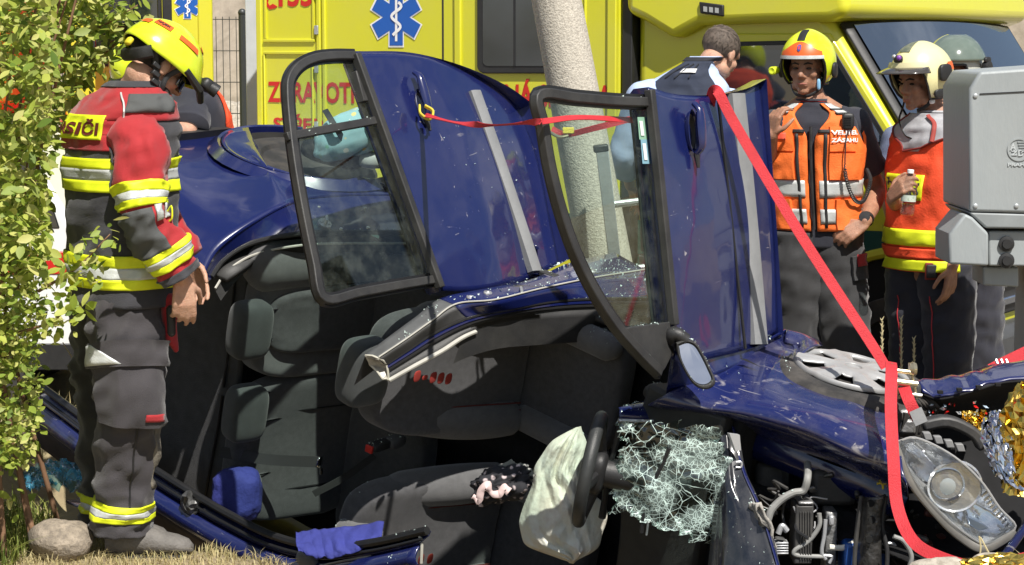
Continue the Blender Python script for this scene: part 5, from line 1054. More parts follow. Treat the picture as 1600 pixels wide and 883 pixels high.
# ---- lower roof rail of the wreck with seal and cut end
rp = [(60, 626, 1.0), (100, 656, 1.05), (150, 694, 1.1), (200, 732, 1.14), (250, 764, 1.18), (300, 795, 1.2), (350, 824, 1.22), (420, 858, 1.24), (500, 876, 1.26), (580, 868, 1.28), (660, 850, 1.30)]
rc = [CP(x, y, 2, z) for x, y, z in rp]; r2 = [CP(x + 10, y - 20, 2, z) for x, y, z in rp]; r3 = [CP(x - 4, y + 34, 2, z + .02) for x, y, z in rp]
mb = MB(); strip(mb, rc, r3, 60, 6, lambda u, v: V(0, 0, .03 * sin(pi * v))); build(mb, 'roof_rail', paint, CAR, angle=180, solid=.008)
mb = MB(); strip(mb, rc, r2, 60, 5, lambda u, v: V(0, 0, .02 * sin(2 * pi * v))); build(mb, 'roof_rail_flange', paint, CAR, angle=180, solid=.004)
mb = MB(); mb.tube([p + V(0, .006, .012) for p in dense(r2, 70)], .016, 8); build(mb, 'door_seal', seal, CAR)
mb = MB(); mb.tube([lerp(a, b, .5) + V(0, 0, .02) for a, b in zip(dense(rc, 70), dense(r2, 70))], .006, 6); build(mb, 'door_seal', seal, CAR)
r4 = [CP(x - 6, y + 64, 2, z - .05) for x, y, z in rp]; mb = MB(); strip(mb, r3, r4, 60, 5); build(mb, 'folded_roof', mat('rusty_under', (.05, .035, .03), .8, var=.4, vscale=8), CAR, angle=180, solid=.006)
mb = MB(); q0 = CP(298, 786, 2, 1.22); mb.ball(q0, (.05, .05, .03), 14, 10)
for i, p in enumerate(mb.v): mb.v[i] = p + V(1, 1, 1) * (.03 * noise.noise(p * 40))
build(mb, 'torn_bracket', mat('torn_dark', (.12, .12, .12), .5, .4, var=.6, vscale=40), CAR, smooth=False)
mb = MB(); mb.tube([CP(x, y, 2, 1.31) for x, y in ((655, 836), (659, 850), (658, 880))], .006, 6); build(mb, 'cut_edge', MATS['pale_edge'], CAR)
mb = MB(); mb.tube(dense([CP(x, y, 2, 1.29) for x, y in ((500, 884), (560, 872), (620, 864), (656, 858))], 20), .004, 6); build(mb, 'trim_edge', MATS['pale_edge'], CAR)
mb = MB(); mb.rbox(CP(480, 876, 2, 1.28), (.1, .06, .04), None, 3); build(mb, 'pillar_pad', moulding, CAR)

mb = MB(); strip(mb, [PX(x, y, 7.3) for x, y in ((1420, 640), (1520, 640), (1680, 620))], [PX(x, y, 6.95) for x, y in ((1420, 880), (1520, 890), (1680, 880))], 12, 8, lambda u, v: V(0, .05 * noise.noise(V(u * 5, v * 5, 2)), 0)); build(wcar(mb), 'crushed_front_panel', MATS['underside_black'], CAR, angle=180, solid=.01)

# broken odds and ends in the engine bay
rg = random.Random(31)
for k in range(34):
    x = rg.uniform(1205, 1395); y = rg.uniform(735 if x > 1260 else 790, 895); s_ = rg.uniform(5, 16)
    if 1400 - x < 0: continue
    mb = MB(); R_ = Matrix.Rotation(rg.uniform(0, 3), 3, 'X') @ Matrix.Rotation(rg.uniform(0, 3), 3, 'Y'); mb.rbox(PX(x, y, EY + rg.uniform(.06, .22)), V(rg.uniform(.5, 1.4), rg.uniform(.4, 1), rg.uniform(.4, 1.6)) * (s_ / 330), R_, 4, 12, 8)
    build(wcar(mb), 'broken_part', rg.choice([blk, blk, mtl, blk, MATS['bracket_metal']]), CAR, angle=40)
for k in range(16):
    x = rg.uniform(1200, 1390); y = rg.uniform(760, 860); a = PX(x, y, EY + rg.uniform(.0, .12)); pts = [a]
    for j in range(4): pts.append(pts[-1] + V(rg.uniform(-.06, .06), rg.uniform(-.03, .05), rg.uniform(-.07, .03)))
    mb = MB(); mb.tube(dense(pts, 18), rg.choice([.003, .004, .006]), 6); build(wcar(mb), 'loose_cable', rg.choice([blk, blk, seal, greyh, silver]), CAR)
for k in range(22):
    x = rg.uniform(1408, 1500); y = rg.uniform(790, 880); s_ = rg.uniform(5, 14); mb = MB(); R_ = Matrix.Rotation(rg.uniform(0, 3), 3, 'X') @ Matrix.Rotation(rg.uniform(0, 3), 3, 'Z'); mb.rbox(PX(x, y, HY + rg.uniform(.12, .3)), V(rg.uniform(.5, 1.8), rg.uniform(.4, 1), rg.uniform(.2, 1.2)) * (s_ / 330), R_, 4, 12, 8)
    build(wcar(mb), 'broken_part', rg.choice([blk, blk, mat('dark_red_plastic', (.07, .015, .012), .5), mtl]), CAR, angle=40)
# ================================================================== people
skin = mat('skin', (.50, .29, .20), .55, var=.2, vscale=30, bump=.3, bscale=220, dirt=((.30, .10, .07), .35, 22, .8)); skin2 = mat('tanned_skin', (.36, .185, .115), .5, var=.22, vscale=30, bump=.3, bscale=220, dirt=((.22, .08, .05), .4, 22, .8))
for m_ in (skin, skin2): m_.node_tree.nodes['Principled BSDF'].inputs['Subsurface Weight'].default_value = .15; m_.node_tree.nodes['Principled BSDF'].inputs['Subsurface Radius'].default_value = (.012, .005, .003)
hivis = mat('hivis_yellow', (.72, .80, .015), .6, var=.06, vscale=20, bump=.1, bscale=300, crease=0.35, cscale=9); refl_t = mat('reflective_tape', (.52, .54, .53), .45, .15, var=.12, vscale=22, bump=.15, bscale=200, crease=0.35, cscale=9)
red_c = mat('red_cloth', (.34, .012, .017), .8, var=.12, vscale=9, bump=.25, bscale=300, sheen=.2, crease=0.55, cscale=9); dark_c = mat('charcoal_cloth', (.034, .034, .041), .85, var=.2, vscale=7, bump=.3, bscale=300, sheen=.2, crease=0.6, cscale=8)
grey_c = mat('grey_patch_cloth', (.075, .078, .078), .85, var=.12, vscale=12, bump=.3, bscale=400, crease=0.4, cscale=9); navy_c = mat('navy_cloth', (.018, .019, .030), .85, var=.2, vscale=8, bump=.25, bscale=300, sheen=.2, crease=0.5, cscale=8)
orange_c = mat('orange_vest', (.85, .16, .022), .75, var=.1, vscale=12, bump=.3, bscale=160, crease=0.4, cscale=12); orange2_c = mat('red_orange_vest', (.80, .075, .02), .75, var=.1, vscale=12, bump=.25, bscale=120, crease=0.5, cscale=10)
grey_shirt = mat('grey_melange', (.36, .36, .38), .9, var=.14, vscale=30, bump=.2, bscale=300, crease=0.5, cscale=9); blue_shirt = mat('blue_grey_shirt', (.16, .19, .29), .9, var=.12, vscale=20, bump=.2, bscale=300, crease=0.4, cscale=9); light_shirt = mat('light_blue_shirt', (.42, .52, .74), .85, var=.06, vscale=10, bump=.15, bscale=250, crease=0.5, cscale=8)
slate_c = mat('slate_vest', (.026, .034, .06), .85, var=.15, vscale=14, bump=.2, bscale=300, crease=0.4, cscale=9); charcoal2 = mat('dark_trousers', (.028, .028, .030), .85, var=.2, vscale=9, bump=.25, bscale=300, sheen=.25, crease=0.6, cscale=8)
leather_b = mat('dusty_boot', (.13, .12, .11), .75, var=.35, vscale=14, bump=.4, bscale=90); blackstrap = mat('black_strap', (.015, .015, .016), .6, bump=.2, bscale=300)
lime_h = mat('lime_helmet', (.68, .80, .02), .22, coat=.7, var=.04, vscale=8, dirt=((.35, .38, .06), .3, 7, .8)); cream_h = mat('cream_helmet', (.78, .72, .38), .3, coat=.5, var=.05, vscale=8, dirt=((.4, .36, .22), .35, 9, .8)); white_h = mat('white_helmet', (.48, .49, .44), .3, coat=.5, var=.06)
orange_d = mat('orange_decal', (.75, .12, .02), .4)
def basis(fw, up=V(0, 0, 1)):
    fw = Vector(fw).normalized(); rt = fw.cross(up).normalized(); u = rt.cross(fw); return rt, fw, u
def bodyobj(mb, parent, m, vox=.006, it=4, name='body'):
    o = build(mb, name, m, parent, angle=180); r = o.modifiers.new('remesh', 'REMESH'); r.mode = 'VOXEL'; r.voxel_size = vox; r.use_smooth_shade = True
    s = o.modifiers.new('smooth', 'SMOOTH'); s.factor = .5; s.iterations = it; return o
def add_head(mb, c, fw, up=V(0, 0, 1), s=1.0, chin=1.0):
    rt, f, u = basis(fw, up); R_ = Matrix((rt, f, u)).transposed()
    def q(x, y, z): return Vector(c) + R_ @ (V(x, y, z) * s)
    def el(x, y, z, a, b, d): mb.ball(q(x, y, z), V(a, b, d) * s, 20, 14, R_)
    el(0, -.012, .035, .076, .097, .085); el(0, .022, -.035, .061, .068, .078); el(0, .03, -.07, .05, .052, .04); el(0, .066, -.097 * chin, .026, .024, .02); el(0, .055, .03, .06, .035, .04)
    for k in (-1, 1):
        el(k * .038, .06, -.022, .024, .024, .024); el(k * .03, .076, .023, .024, .013, .010); el(k * .077, -.004, -.008, .009, .02, .032); el(k * .048, .01, -.075, .02, .04, .03); el(k * .012, .094, -.034, .011, .011, .009)
    mb.caps(q(0, .086, .012), q(0, .109, -.026), .010 * s, .014 * s, 10); mb.caps(q(-.02, .086, -.058), q(.02, .086, -.058), .008 * s, .008 * s, 10); mb.caps(q(-.017, .086, -.071), q(.017, .086, -.071), .009 * s, .009 * s, 10)
    return q, R_
def face_bits(q, R_, parent, s=1.0, brow=(.03, .02, .015)):
    ey = mat('eye', (.02, .015, .012), .15); bm = mat('eyebrow', brow, .9); lp = mat('lip', (.34, .13, .10), .5)
    for k in (-1, 1):
        mb = MB(); mb.ball(q(k * .031, .083, .003), V(.013, .008, .0055), 12, 8, R_); build(mb, 'eye', ey, parent)
        mb = MB(); mb.tube([q(k * .012, .098, .022), q(k * .03, .097, .028), q(k * .048, .083, .022)], [.003, .0045, .003], 6); build(mb, 'eyebrow', bm, parent)
    mb = MB(); mb.tube([q(-.024, .088, -.065), q(-.01, .0965, -.0645), q(.01, .0965, -.0645), q(.024, .088, -.065)], [.002, .004, .004, .002], 6); build(mb, 'mouth', lp, parent)
def add_hand(mb, w, d, n, s, curl=(.35, .5, .4), sz=1.0, thumb=.4, elbow=None):
    w = Vector(w); d = Vector(d).normalized(); n = Vector(n); n = (n - d * n.dot(d)).normalized(); s = Vector(s); s = (s - d * s.dot(d) - n * s.dot(n)).normalized()
    L = ((.042, .026, .019), (.046, .029, .021), (.042, .027, .020), (.033, .021, .017))
    for i in range(4):
        k = w + d * (.088 - .004 * abs(i - 1)) * sz + s * ((.031 - .0205 * i) * sz); mb.caps(w + s * ((.016 - .011 * i) * sz), k, .0145 * sz, .0115 * sz, 10)
        a = 0; p = k
        for j in range(3):
            a += curl[j] * (1 + .12 * i); dd = d * cos(a) + n * sin(a) + s * (.04 * (1.5 - i)); e = p + dd * L[i][j] * sz; mb.caps(p, e, (.0098 - .0008 * j) * sz, (.0092 - .0010 * j) * sz, 10); p = e
    p = w + d * .022 * sz + s * .024 * sz
    for dd, l, r in ((s * .75 + d * .6 + n * thumb, .042, .0135), (s * .3 + d * .85 + n * thumb * 1.2, .031, .0112), (s * .05 + d * .9 + n * thumb * 1.4, .025, .0098)):
        e = p + dd.normalized() * l * sz; mb.caps(p, e, r * sz, r * .88 * sz, 10); p = e
def sstrip(name, loft, tris, parent, off=.005, tilt=0, na=44):
    for t0, t1, m in tris: mb = MB(); loft.band(mb, t0, t1, off, na, 4, tilt); build(mb, name, m, parent, angle=180)
def tri(t0, t1): w = (t1 - t0) / 3; return ((t0, t0 + w, hivis), (t0 + w, t0 + 2 * w, refl_t), (t0 + 2 * w, t1, hivis))
def dome(mb, c, R_, r, elmin, n=48, m=18, bump=None):
    def fn(u, v):
        az = 2 * pi * u; e0 = elmin(az); e = lerp(e0, pi / 2, v); p = V(r[0] * cos(e) * sin(az), r[1] * cos(e) * cos(az), r[2] * sin(e))
        if bump: p = bump(p, az, e)
        return Vector(c) + R_ @ p
    b0 = len(mb.f); mb.grid(fn, n, m, True); mb.f[b0:] = [f[::-1] for f in mb.f[b0:]]; return mb
def gallet(c, fw, up, parent, m, kind, s=1.0):
    """deep helmet covering the ears, with brow edge, comb, plate, ear units"""
    rt, f, u = basis(fw, up); R_ = Matrix((rt, f, u)).transposed()
    def el(az):
        a = abs((az + pi) % (2 * pi) - pi); x = math.degrees(a)
        return radians(lerp(9, -46, sstep(48, 72, x)) + lerp(0, 14, sstep(125, 175, x)))
    def bmp(p, az, e): p.z += .006 * math.exp(-(p.x / .03) ** 2) * max(0, sin(e)); return p
    c = Vector(c) + R_ @ V(0, -.012, .03) * s; r = (.122 * s, .150 * s, .138 * s)
    mb = MB(); dome(mb, c, R_, r, el, 56, 20, bmp); h = build(mb, 'helmet', m, parent, angle=180, solid=.008)
    def hp(az, e, o=0.0): return c + R_ @ V((r[0] + o) * cos(e) * sin(az), (r[1] + o) * cos(e) * cos(az), (r[2] + o) * sin(e))
    mb = MB(); mb.tube([hp(2 * pi * k / 72, el(2 * pi * k / 72), .0) for k in range(73)], .006, 6); build(mb, 'helmet_edge', blackp, h)
    mb = MB(); dome(mb, c, R_, (r[0] - .016, r[1] - .016, r[2] - .016), lambda az: el(az) - .02, 40, 10); build(mb, 'helmet_lining', blackstrap, h, angle=180)
    return h, hp, el, R_, c
def strap(pts, r, parent, name='chin_strap', m=None, flat=.35): mb = MB(); mb.tube(dense(pts, 18), r, 8, flat=flat); return build(mb, name, m or blackstrap, parent)
def on_loft_text(loft, s, t0, t1, a0, a1, off, m, parent, bold=.03, rot=0):
    return build(text_on(s, lambda u, v: loft.P(lerp(t0, t1, v), lerp(a0, a1, u), off), bold), 'lettering', m, parent, smooth=False)
def boot(parent, ankle, heading, gz, m=leather_b, L=.30):
    a = Vector(ankle); h = Vector(heading); h.z = 0; h.normalize(); sd_ = V(-h.y, h.x, 0); g = V(a.x, a.y, gz)
    secs = [(-.075, .036, .085), (-.05, .045, .11), (0.0, .048, .125), (.06, .05, .10), (.12, .054, .078), (.17, .052, .066), (.205, .042, .05), (.222, .02, .03)]
    mb = MB(); rings = []
    for x, w, hh in secs: rings.append([g + h * x + sd_ * (w * cos(t)) + V(0, 0, .022 + max(0, hh * (.5 + .5 * sin(t)) * (1 if sin(t) > -2 else 0))) for t in np.linspace(0, 2 * pi, 25)[:-1]])
    mb.ringloft(rings); b = build(mb, 'boot', m, parent, angle=60)
    mb = MB(); mb.prism([g + h * x + sd_ * (w * k * 1.06) for k, seq in ((1, secs), (-1, secs[::-1])) for x, w, _ in seq], V(0, 0, .024)); build(mb, 'sole', rubber, b, bevel=.004)
    mb = MB(); mb.tube([a + V(0, 0, .12), V(a.x, a.y, gz + .08)], [.06, .056], 14); build(mb, 'boot_shaft', m, b)
    mb = MB()
    for k in range(4): p = g + h * (.05 + .025 * k) + V(0, 0, .12 - .016 * k); mb.tube([p - sd_ * .025, p + V(0, 0, .006), p + sd_ * .025], .004, 6)
    lc = build(mb, 'laces', blackstrap, b); return b

# ---------------------------------------------------------------- A: firefighter in red and charcoal turnout coat, looking down into the wreck
def personA():
    T = thing('person', V(PX(200, 870, 7.0).x, 7.0, 0), 'firefighter in red and charcoal coat and lime helmet looking down into the wreck', 'person')
    fw = V(cos(radians(40)), sin(radians(40)), 0); rt = V(fw.y, -fw.x, 0)
    hf = V(.66, .42, -.62).normalized(); hu = V(.50, .36, .79).normalized(); hcn = PX(247, 104, 7.02)
    R1 = lambda px, py, Y, hw, hd, e=2.5: (PX(px, py, Y), rt * hw, fw * hd, e)
    tor = Loft([R1(190, 472, 7.02, .208, .152), R1(190, 420, 7.02, .203, .148), R1(189, 360, 7.02, .206, .148), R1(188, 300, 7.02, .215, .152), R1(188, 240, 7.02, .224, .154), R1(190, 195, 7.02, .222, .146), R1(197, 162, 7.02, .198, .12), R1(207, 143, 7.02, .135, .100, 2.2), R1(219, 126, 7.02, .082, .082, 2)], .015, 15, 1.3, 8)
    sh, el_, wr = PX(217, 196, 6.84), PX(225, 338, 6.76), PX(284, 434, 6.80)
    arm = limb([sh + V(-.05, .08, .03), lerp(sh, el_, .30), lerp(sh, el_, .75), lerp(el_, wr, .06), lerp(el_, wr, .5), lerp(el_, wr, .98)], [.06, .084, .074, .068, .061, .054], V(.2, -1, 0), .017, 13, 4.4, ws=11)
    shl, ell, wrl = PX(190, 190, 7.24), PX(232, 320, 7.36), PX(292, 405, 7.34)
    arml = limb([shl + V(0, -.03, .05), lerp(shl, ell, .5), ell, lerp(ell, wrl, .5), wrl], [.09, .09, .08, .07, .06], V(.2, -1, 0), .008, 12, 7.4)
    mb = MB(); tor.mesh(mb, 64, 56); arm_ = build(mb, 'coat', dark_c, T, angle=180)
    mb = MB(); arm.mesh(mb, 56, 36); slv = build(mb, 'sleeve', red_c, T, angle=180)
    mb = MB(); arml.mesh(mb, 40, 28); build(mb, 'sleeve', red_c, T, angle=180)
    D = radians
    # coat colour blocks
    mb = MB(); tor.patch(mb, .585, .66, D(-158), D(-22), .006, 10, 50); build(mb, 'red_back_panel', red_c, arm_, angle=180)
    mb = MB(); tor.patch(mb, .52, .586, D(-150), D(-32), .006, 10, 50); build(mb, 'red_back_panel', red_c, arm_, angle=180)
    mb = MB(); tor.band(mb, .655, .955, .0065, 56, 14); build(mb, 'red_yoke', red_c, arm_, angle=180)
    mb = MB(); tor.patch(mb, .70, .86, D(-42), D(32), .011, 12, 22); build(mb, 'shoulder_patch', grey_c, arm_, angle=180)
    mb = MB(); tor.patch(mb, .50, .66, D(-32), D(-6), .012, 12, 12); build(mb, 'dark_gusset', dark_c, arm_, angle=180)
    mb = MB(); mb.tube([tor.P(lerp(.62, .87, k / 20), D(lerp(-36, -54, k / 20)), .014) for k in range(21)], .0035, 6); build(mb, 'piping', refl_t, arm_)
    mb = MB(); tor.band(mb, .93, 1.0, .010, 40, 6); build(mb, 'collar', dark_c, arm_, angle=180)
    mb = MB(); tor.patch(mb, .565, .685, D(-134), D(-62), .013, 10, 26); build(mb, 'name_panel', hivis, arm_, angle=180)
    on_loft_text(tor, 'HASIČI', .585, .665, D(-130), D(-66), .017, mat('dark_print', (.12, .015, .012), .6), arm_, .035)
    sstrip('reflective_band', tor, tri(.385, .492), arm_, .009); sstrip('reflective_band', tor, tri(.07, .185), arm_, .009)
    sstrip('reflective_band', arm, tri(.36, .50), slv, .007); sstrip('reflective_band', arm, tri(.80, .92), slv, .008)
    mb = MB(); arm.patch(mb, .52, .80, D(-18), D(112) , .009, 20, 20); build(mb, 'elbow_patch', grey_c, slv, angle=180)
    mb = MB(); arm.patch(mb, .05, .36, D(84), D(150), .008, 16, 10); build(mb, 'sleeve_panel', dark_c, slv, angle=180)
    for a0 in (-40, -68): mb = MB(); arm.patch(mb, .505, .63, D(a0), D(a0 + 15), .009, 8, 4); build(mb, 'reflective_flash', refl_t, slv, angle=180)
    mb = MB(); arm.band(mb, .955, 1.0, .004, 36, 4); build(mb, 'cuff', dark_c, slv, angle=180)
    # skin: head, neck, hands in one body
    mb = MB(); q, R_ = add_head(mb, hcn, hf, hu); nb = PX(218, 138, 7.02); mb.caps(q(0, -.03, -.06), nb, .058, .064); mb.caps(nb, PX(190, 300, 7.02), .07, .13); mb.caps(PX(190, 300, 7.02), PX(190, 470, 7.04), .13, .12)
    for a, b, r1, r2 in ((nb, sh + V(-.02, .04, -.03), .045, .04), (sh + V(0, .02, -.03), el_, .042, .038), (el_, wr, .038, .028), (nb, shl, .045, .04), (shl, ell, .05, .042), (ell, wrl, .042, .028), (PX(195, 470, 6.95), PX(202, 645, 6.9), .085, .055), (PX(202, 645, 6.9), PX(192, 838, 6.93), .055, .042), (PX(178, 470, 7.15), PX(172, 640, 7.2), .085, .055), (PX(172, 640, 7.2), PX(165, 818, 7.2), .055, .042)): mb.caps(a, b, r1, r2)
    add_hand(mb, wr + V(.004, 0, -.005), V(.03, .02, -1), V(-.35, .9, 0), V(.9, .35, 0), (.3, .45, .35), 1.02, .5)
    add_hand(mb, wrl, V(.4, .1, -.9), V(-.4, -.8, 0), V(.8, -.5, 0), (.3, .4, .3))
    bd = bodyobj(mb, T, skin, .0055); face_bits(q, R_, bd)
    mb = MB(); mb.ball(q(0, .04, -.075), V(.064, .056, .042), 20, 12, R_); build(mb, 'beard', mat('stubble', (.045, .032, .026), .95, var=.3, vscale=60, bump=.6, bscale=400), T, angle=180)
    mb = MB(); mb.ball(q(0, -.03, .02), V(.081, .09, .07), 24, 14, R_); build(mb, 'hair', mat('dark_hair', (.02, .016, .013), .8, bump=.6, bscale=300), T, angle=180)
    # helmet: shallow shell with brim
    def elA(az): a = math.degrees(abs((az + pi) % (2 * pi) - pi)); return radians(lerp(-6, -16, sstep(20, 70, a)) + lerp(0, 8, sstep(110, 170, a)))
    hc_ = q(0, -.004, .036)
    def bm(p, az, e):
        k = sstep(radians(20), radians(-12), e); rr = 1 + .10 * k * (.5 + .8 * max(0, cos(az))); p.x *= rr; p.y *= rr; p.z += .004 * (math.exp(-((p.x - .04) / .012) ** 2) + math.exp(-((p.x + .04) / .012) ** 2)) * max(0, sin(e)); return p
    mb = MB(); dome(mb, hc_, R_, (.118, .147, .122), elA, 56, 22, bm); h = build(mb, 'helmet', lime_h, T, angle=180, solid=.006)
    def hp(az, e, o=.003): return hc_ + R_ @ bm(V((.118 + o) * cos(e) * sin(az), (.147 + o) * cos(e) * cos(az), (.122 + o) * sin(e)), az, e)
    mb = MB(); dome(mb, hc_, R_, (.112, .142, .116), lambda az: elA(az) + .02, 40, 10); build(mb, 'helmet_lining', blackstrap, h, angle=180)
    def dec(a0, a1, e0, e1, m, nm, o=.004, n=10): mb = MB(); mb.grid(lambda u, v: hp(D(lerp(a0, a1, u)), D(lerp(e0, e1, v)), o), n, 6); return build(mb, nm, m, h, angle=180)
    dec(62, 102, 26, 36, orange_d, 'orange_tape'); dec(14, 40, 44, 54, orange_d, 'orange_tape'); dec(118, 150, 28, 40, orange_d, 'name_tape')
    dec(155, 175, 22, 32, orange_d, 'orange_tape')
    build(text_on('HÁJEK', lambda u, v: hp(D(lerp(147, 121, u)), D(lerp(30, 38, v)), .006), .03), 'lettering', blackstrap, h, smooth=False)
    mb = MB(); mb.rbox(hp(D(20), D(4), .02), (.05, .05, .045), R_, 3); build(mb, 'helmet_lamp', blackp, h); mb = MB(); mb.lathe([(.022, 0), (.024, .03), (.02, .032), (.001, .026)], hp(D(20), D(4), .03), R_ @ V(.35, 1, 0), 18); build(mb, 'lamp_head', blackp, h)
    mb = MB(); mb.tube([hp(D(70), D(-8), -.004), hp(D(40), D(-14), .02), hp(D(15), D(-18), .03)], [.012, .014, .012], 8); build(mb, 'visor_arm', blackp, h)
    mb = MB(); mb.grid(lambda u, v: q(lerp(-.075, .075, u), .112 - .05 * (2 * u - 1) ** 2, lerp(.02, -.03, v)), 12, 5); build(mb, 'goggles', blackglass, h, angle=180, solid=.004)
    strap([hp(D(120), D(-14), -.012), q(.078, -.03, -.03), q(.066, .02, -.09), q(.02, .05, -.118)], .010, T); strap([hp(D(75), D(-14), -.012), q(.08, .02, -.03), q(.07, .03, -.07), q(.03, .06, -.112)], .009, T)
    strap([q(.10, -.08, .0), q(.06, -.105, -.03), q(-.05, -.105, -.03), q(-.1, -.08, .0)], .022, T, 'neck_pad', blackstrap, .5)
    for k in range(3): mb = MB(); mb.box(lerp(q(.08, -.035, -.025), q(.072, .0, -.075), k / 2.2), (.02, .03, .016), R_); build(mb, 'strap_buckle', blackp, T, bevel=.003)
    mb = MB(); mb.rbox(hp(D(165), D(-20), -.002), (.035, .02, .03), R_, 3); build(mb, 'ratchet_knob', mat('yellow_plastic', (.7, .6, .03), .5), h)
    # trousers
    legs = []
    for k, pts, rr, sd2 in ((0, [(196, 455, 6.98), (200, 520, 6.93), (203, 590, 6.90), (203, 655, 6.88), (195, 730, 6.91), (191, 790, 6.92), (190, 832, 6.92)], [.132, .120, .107, .096, .089, .087, .09], 2.2), (1, [(178, 455, 7.12), (170, 520, 7.18), (166, 590, 7.2), (172, 650, 7.2), (170, 720, 7.22), (169, 780, 7.22), (169, 815, 7.22)], [.128, .12, .108, .098, .09, .088, .09], 5.2)):
        lf = limb([PX(*p) for p in pts], rr, V(.3, -1, 0), .020, 13, sd2, 2.1, 8); legs.append(lf)
        mb = MB(); lf.mesh(mb, 70, 44); tr_ = build(mb, 'trouser_leg', charcoal2 if k else mat('warm_charcoal', (.038, .034, .038), .85, var=.2, vscale=7, bump=.3, bscale=300, sheen=.2, crease=0.6, cscale=8), T, angle=180)
        sstrip('reflective_band', lf, tri(.80, .90), tr_, .006)
        if k == 0:
            mb = MB(); lf.patch(mb, .275, .50, D(-48), D(62), .028, 14, 22, .03); pk = build(mb, 'cargo_pocket', MATS['warm_charcoal'], tr_, angle=60)
            mb = MB(); lf.patch(mb, .215, .30, D(-56), D(66), .040, 8, 22, .03); fl = build(mb, 'pocket_flap', MATS['warm_charcoal'], tr_, angle=60)
            mb = MB(); lf.patch(mb, .222, .292, lambda t: D(64), lambda t: D(lerp(50, 14, (t - .222) / .07)), .043, 6, 8); build(mb, 'reflective_corner', refl_t, fl, angle=180)
            mb = MB(); lf.patch(mb, .455, .478, D(-12), D(-38), .034, 3, 6); build(mb, 'pocket_label', red_c, pk, angle=180)
            mb = MB(); mb.tube([lf.P(lerp(.3, .8, j / 20), D(-6), .004) for j in range(21)], .003, 6); build(mb, 'leg_seam', seal, tr_)
            mb = MB(); lf.patch(mb, .50, .72, D(-50), D(-115), .004, 12, 10); build(mb, 'knee_patch', mat('muddy_cloth', (.14, .125, .10), .9, var=.5, vscale=18, bump=.4, bscale=200), tr_, angle=180)
    boot(T, PX(200, 838, 6.92), V(1, .08, 0), PX(240, 876, 6.92).z); boot(T, PX(166, 820, 7.22), V(1, .3, 0), PX(166, 862, 7.22).z)
    # gloves clipped to the belt
    mb = MB()
    for k in range(4): p = PX(262 + 2 * k, 480, 6.9 + .01 * k); mb.caps(p, p + V(.0 + .004 * k, 0, -.11 - .012 * k), .013, .011)
    mb.caps(PX(264, 470, 6.92), PX(265, 500, 6.92), .03, .028); bodyobj(mb, T, red_c, .005, 3, 'glove')
    mb = MB(); mb.caps(PX(267, 484, 6.86), PX(268, 520, 6.86), .016, .014); build(mb, 'glove_patch', blackstrap, T)
    mb = MB(); mb.tube(dense([PX(262, 330, 6.74), PX(268, 322, 6.73), PX(269, 340, 6.73), PX(264, 346, 6.74)], 10), .003, 6); build(mb, 'zip_cord', hivis, T)
    return T
personA()

def legs_pair(T, m, pts_l, pts_r, rad, seed, ref=V(0, -1, 0), w=.013, extra=None):
    out = []
    for k, pts in enumerate((pts_l, pts_r)):
        lf = limb([PX(*p) for p in pts], rad, ref, w, 12, seed + k * 3.1, 2.1, 8); mb = MB(); lf.mesh(mb, 56, 36); out.append((lf, build(mb, 'trouser_leg', m, T, angle=180)))
    return out
def standing_base(px, Y): p = PX(px, 500, Y); return V(p.x, Y, ground(p.x, Y))
def foot_pts(p, Y): q = PX(p, 500, Y); g = ground(q.x, Y); return 75 + (CZ - g - .08) / Y * FPX, g

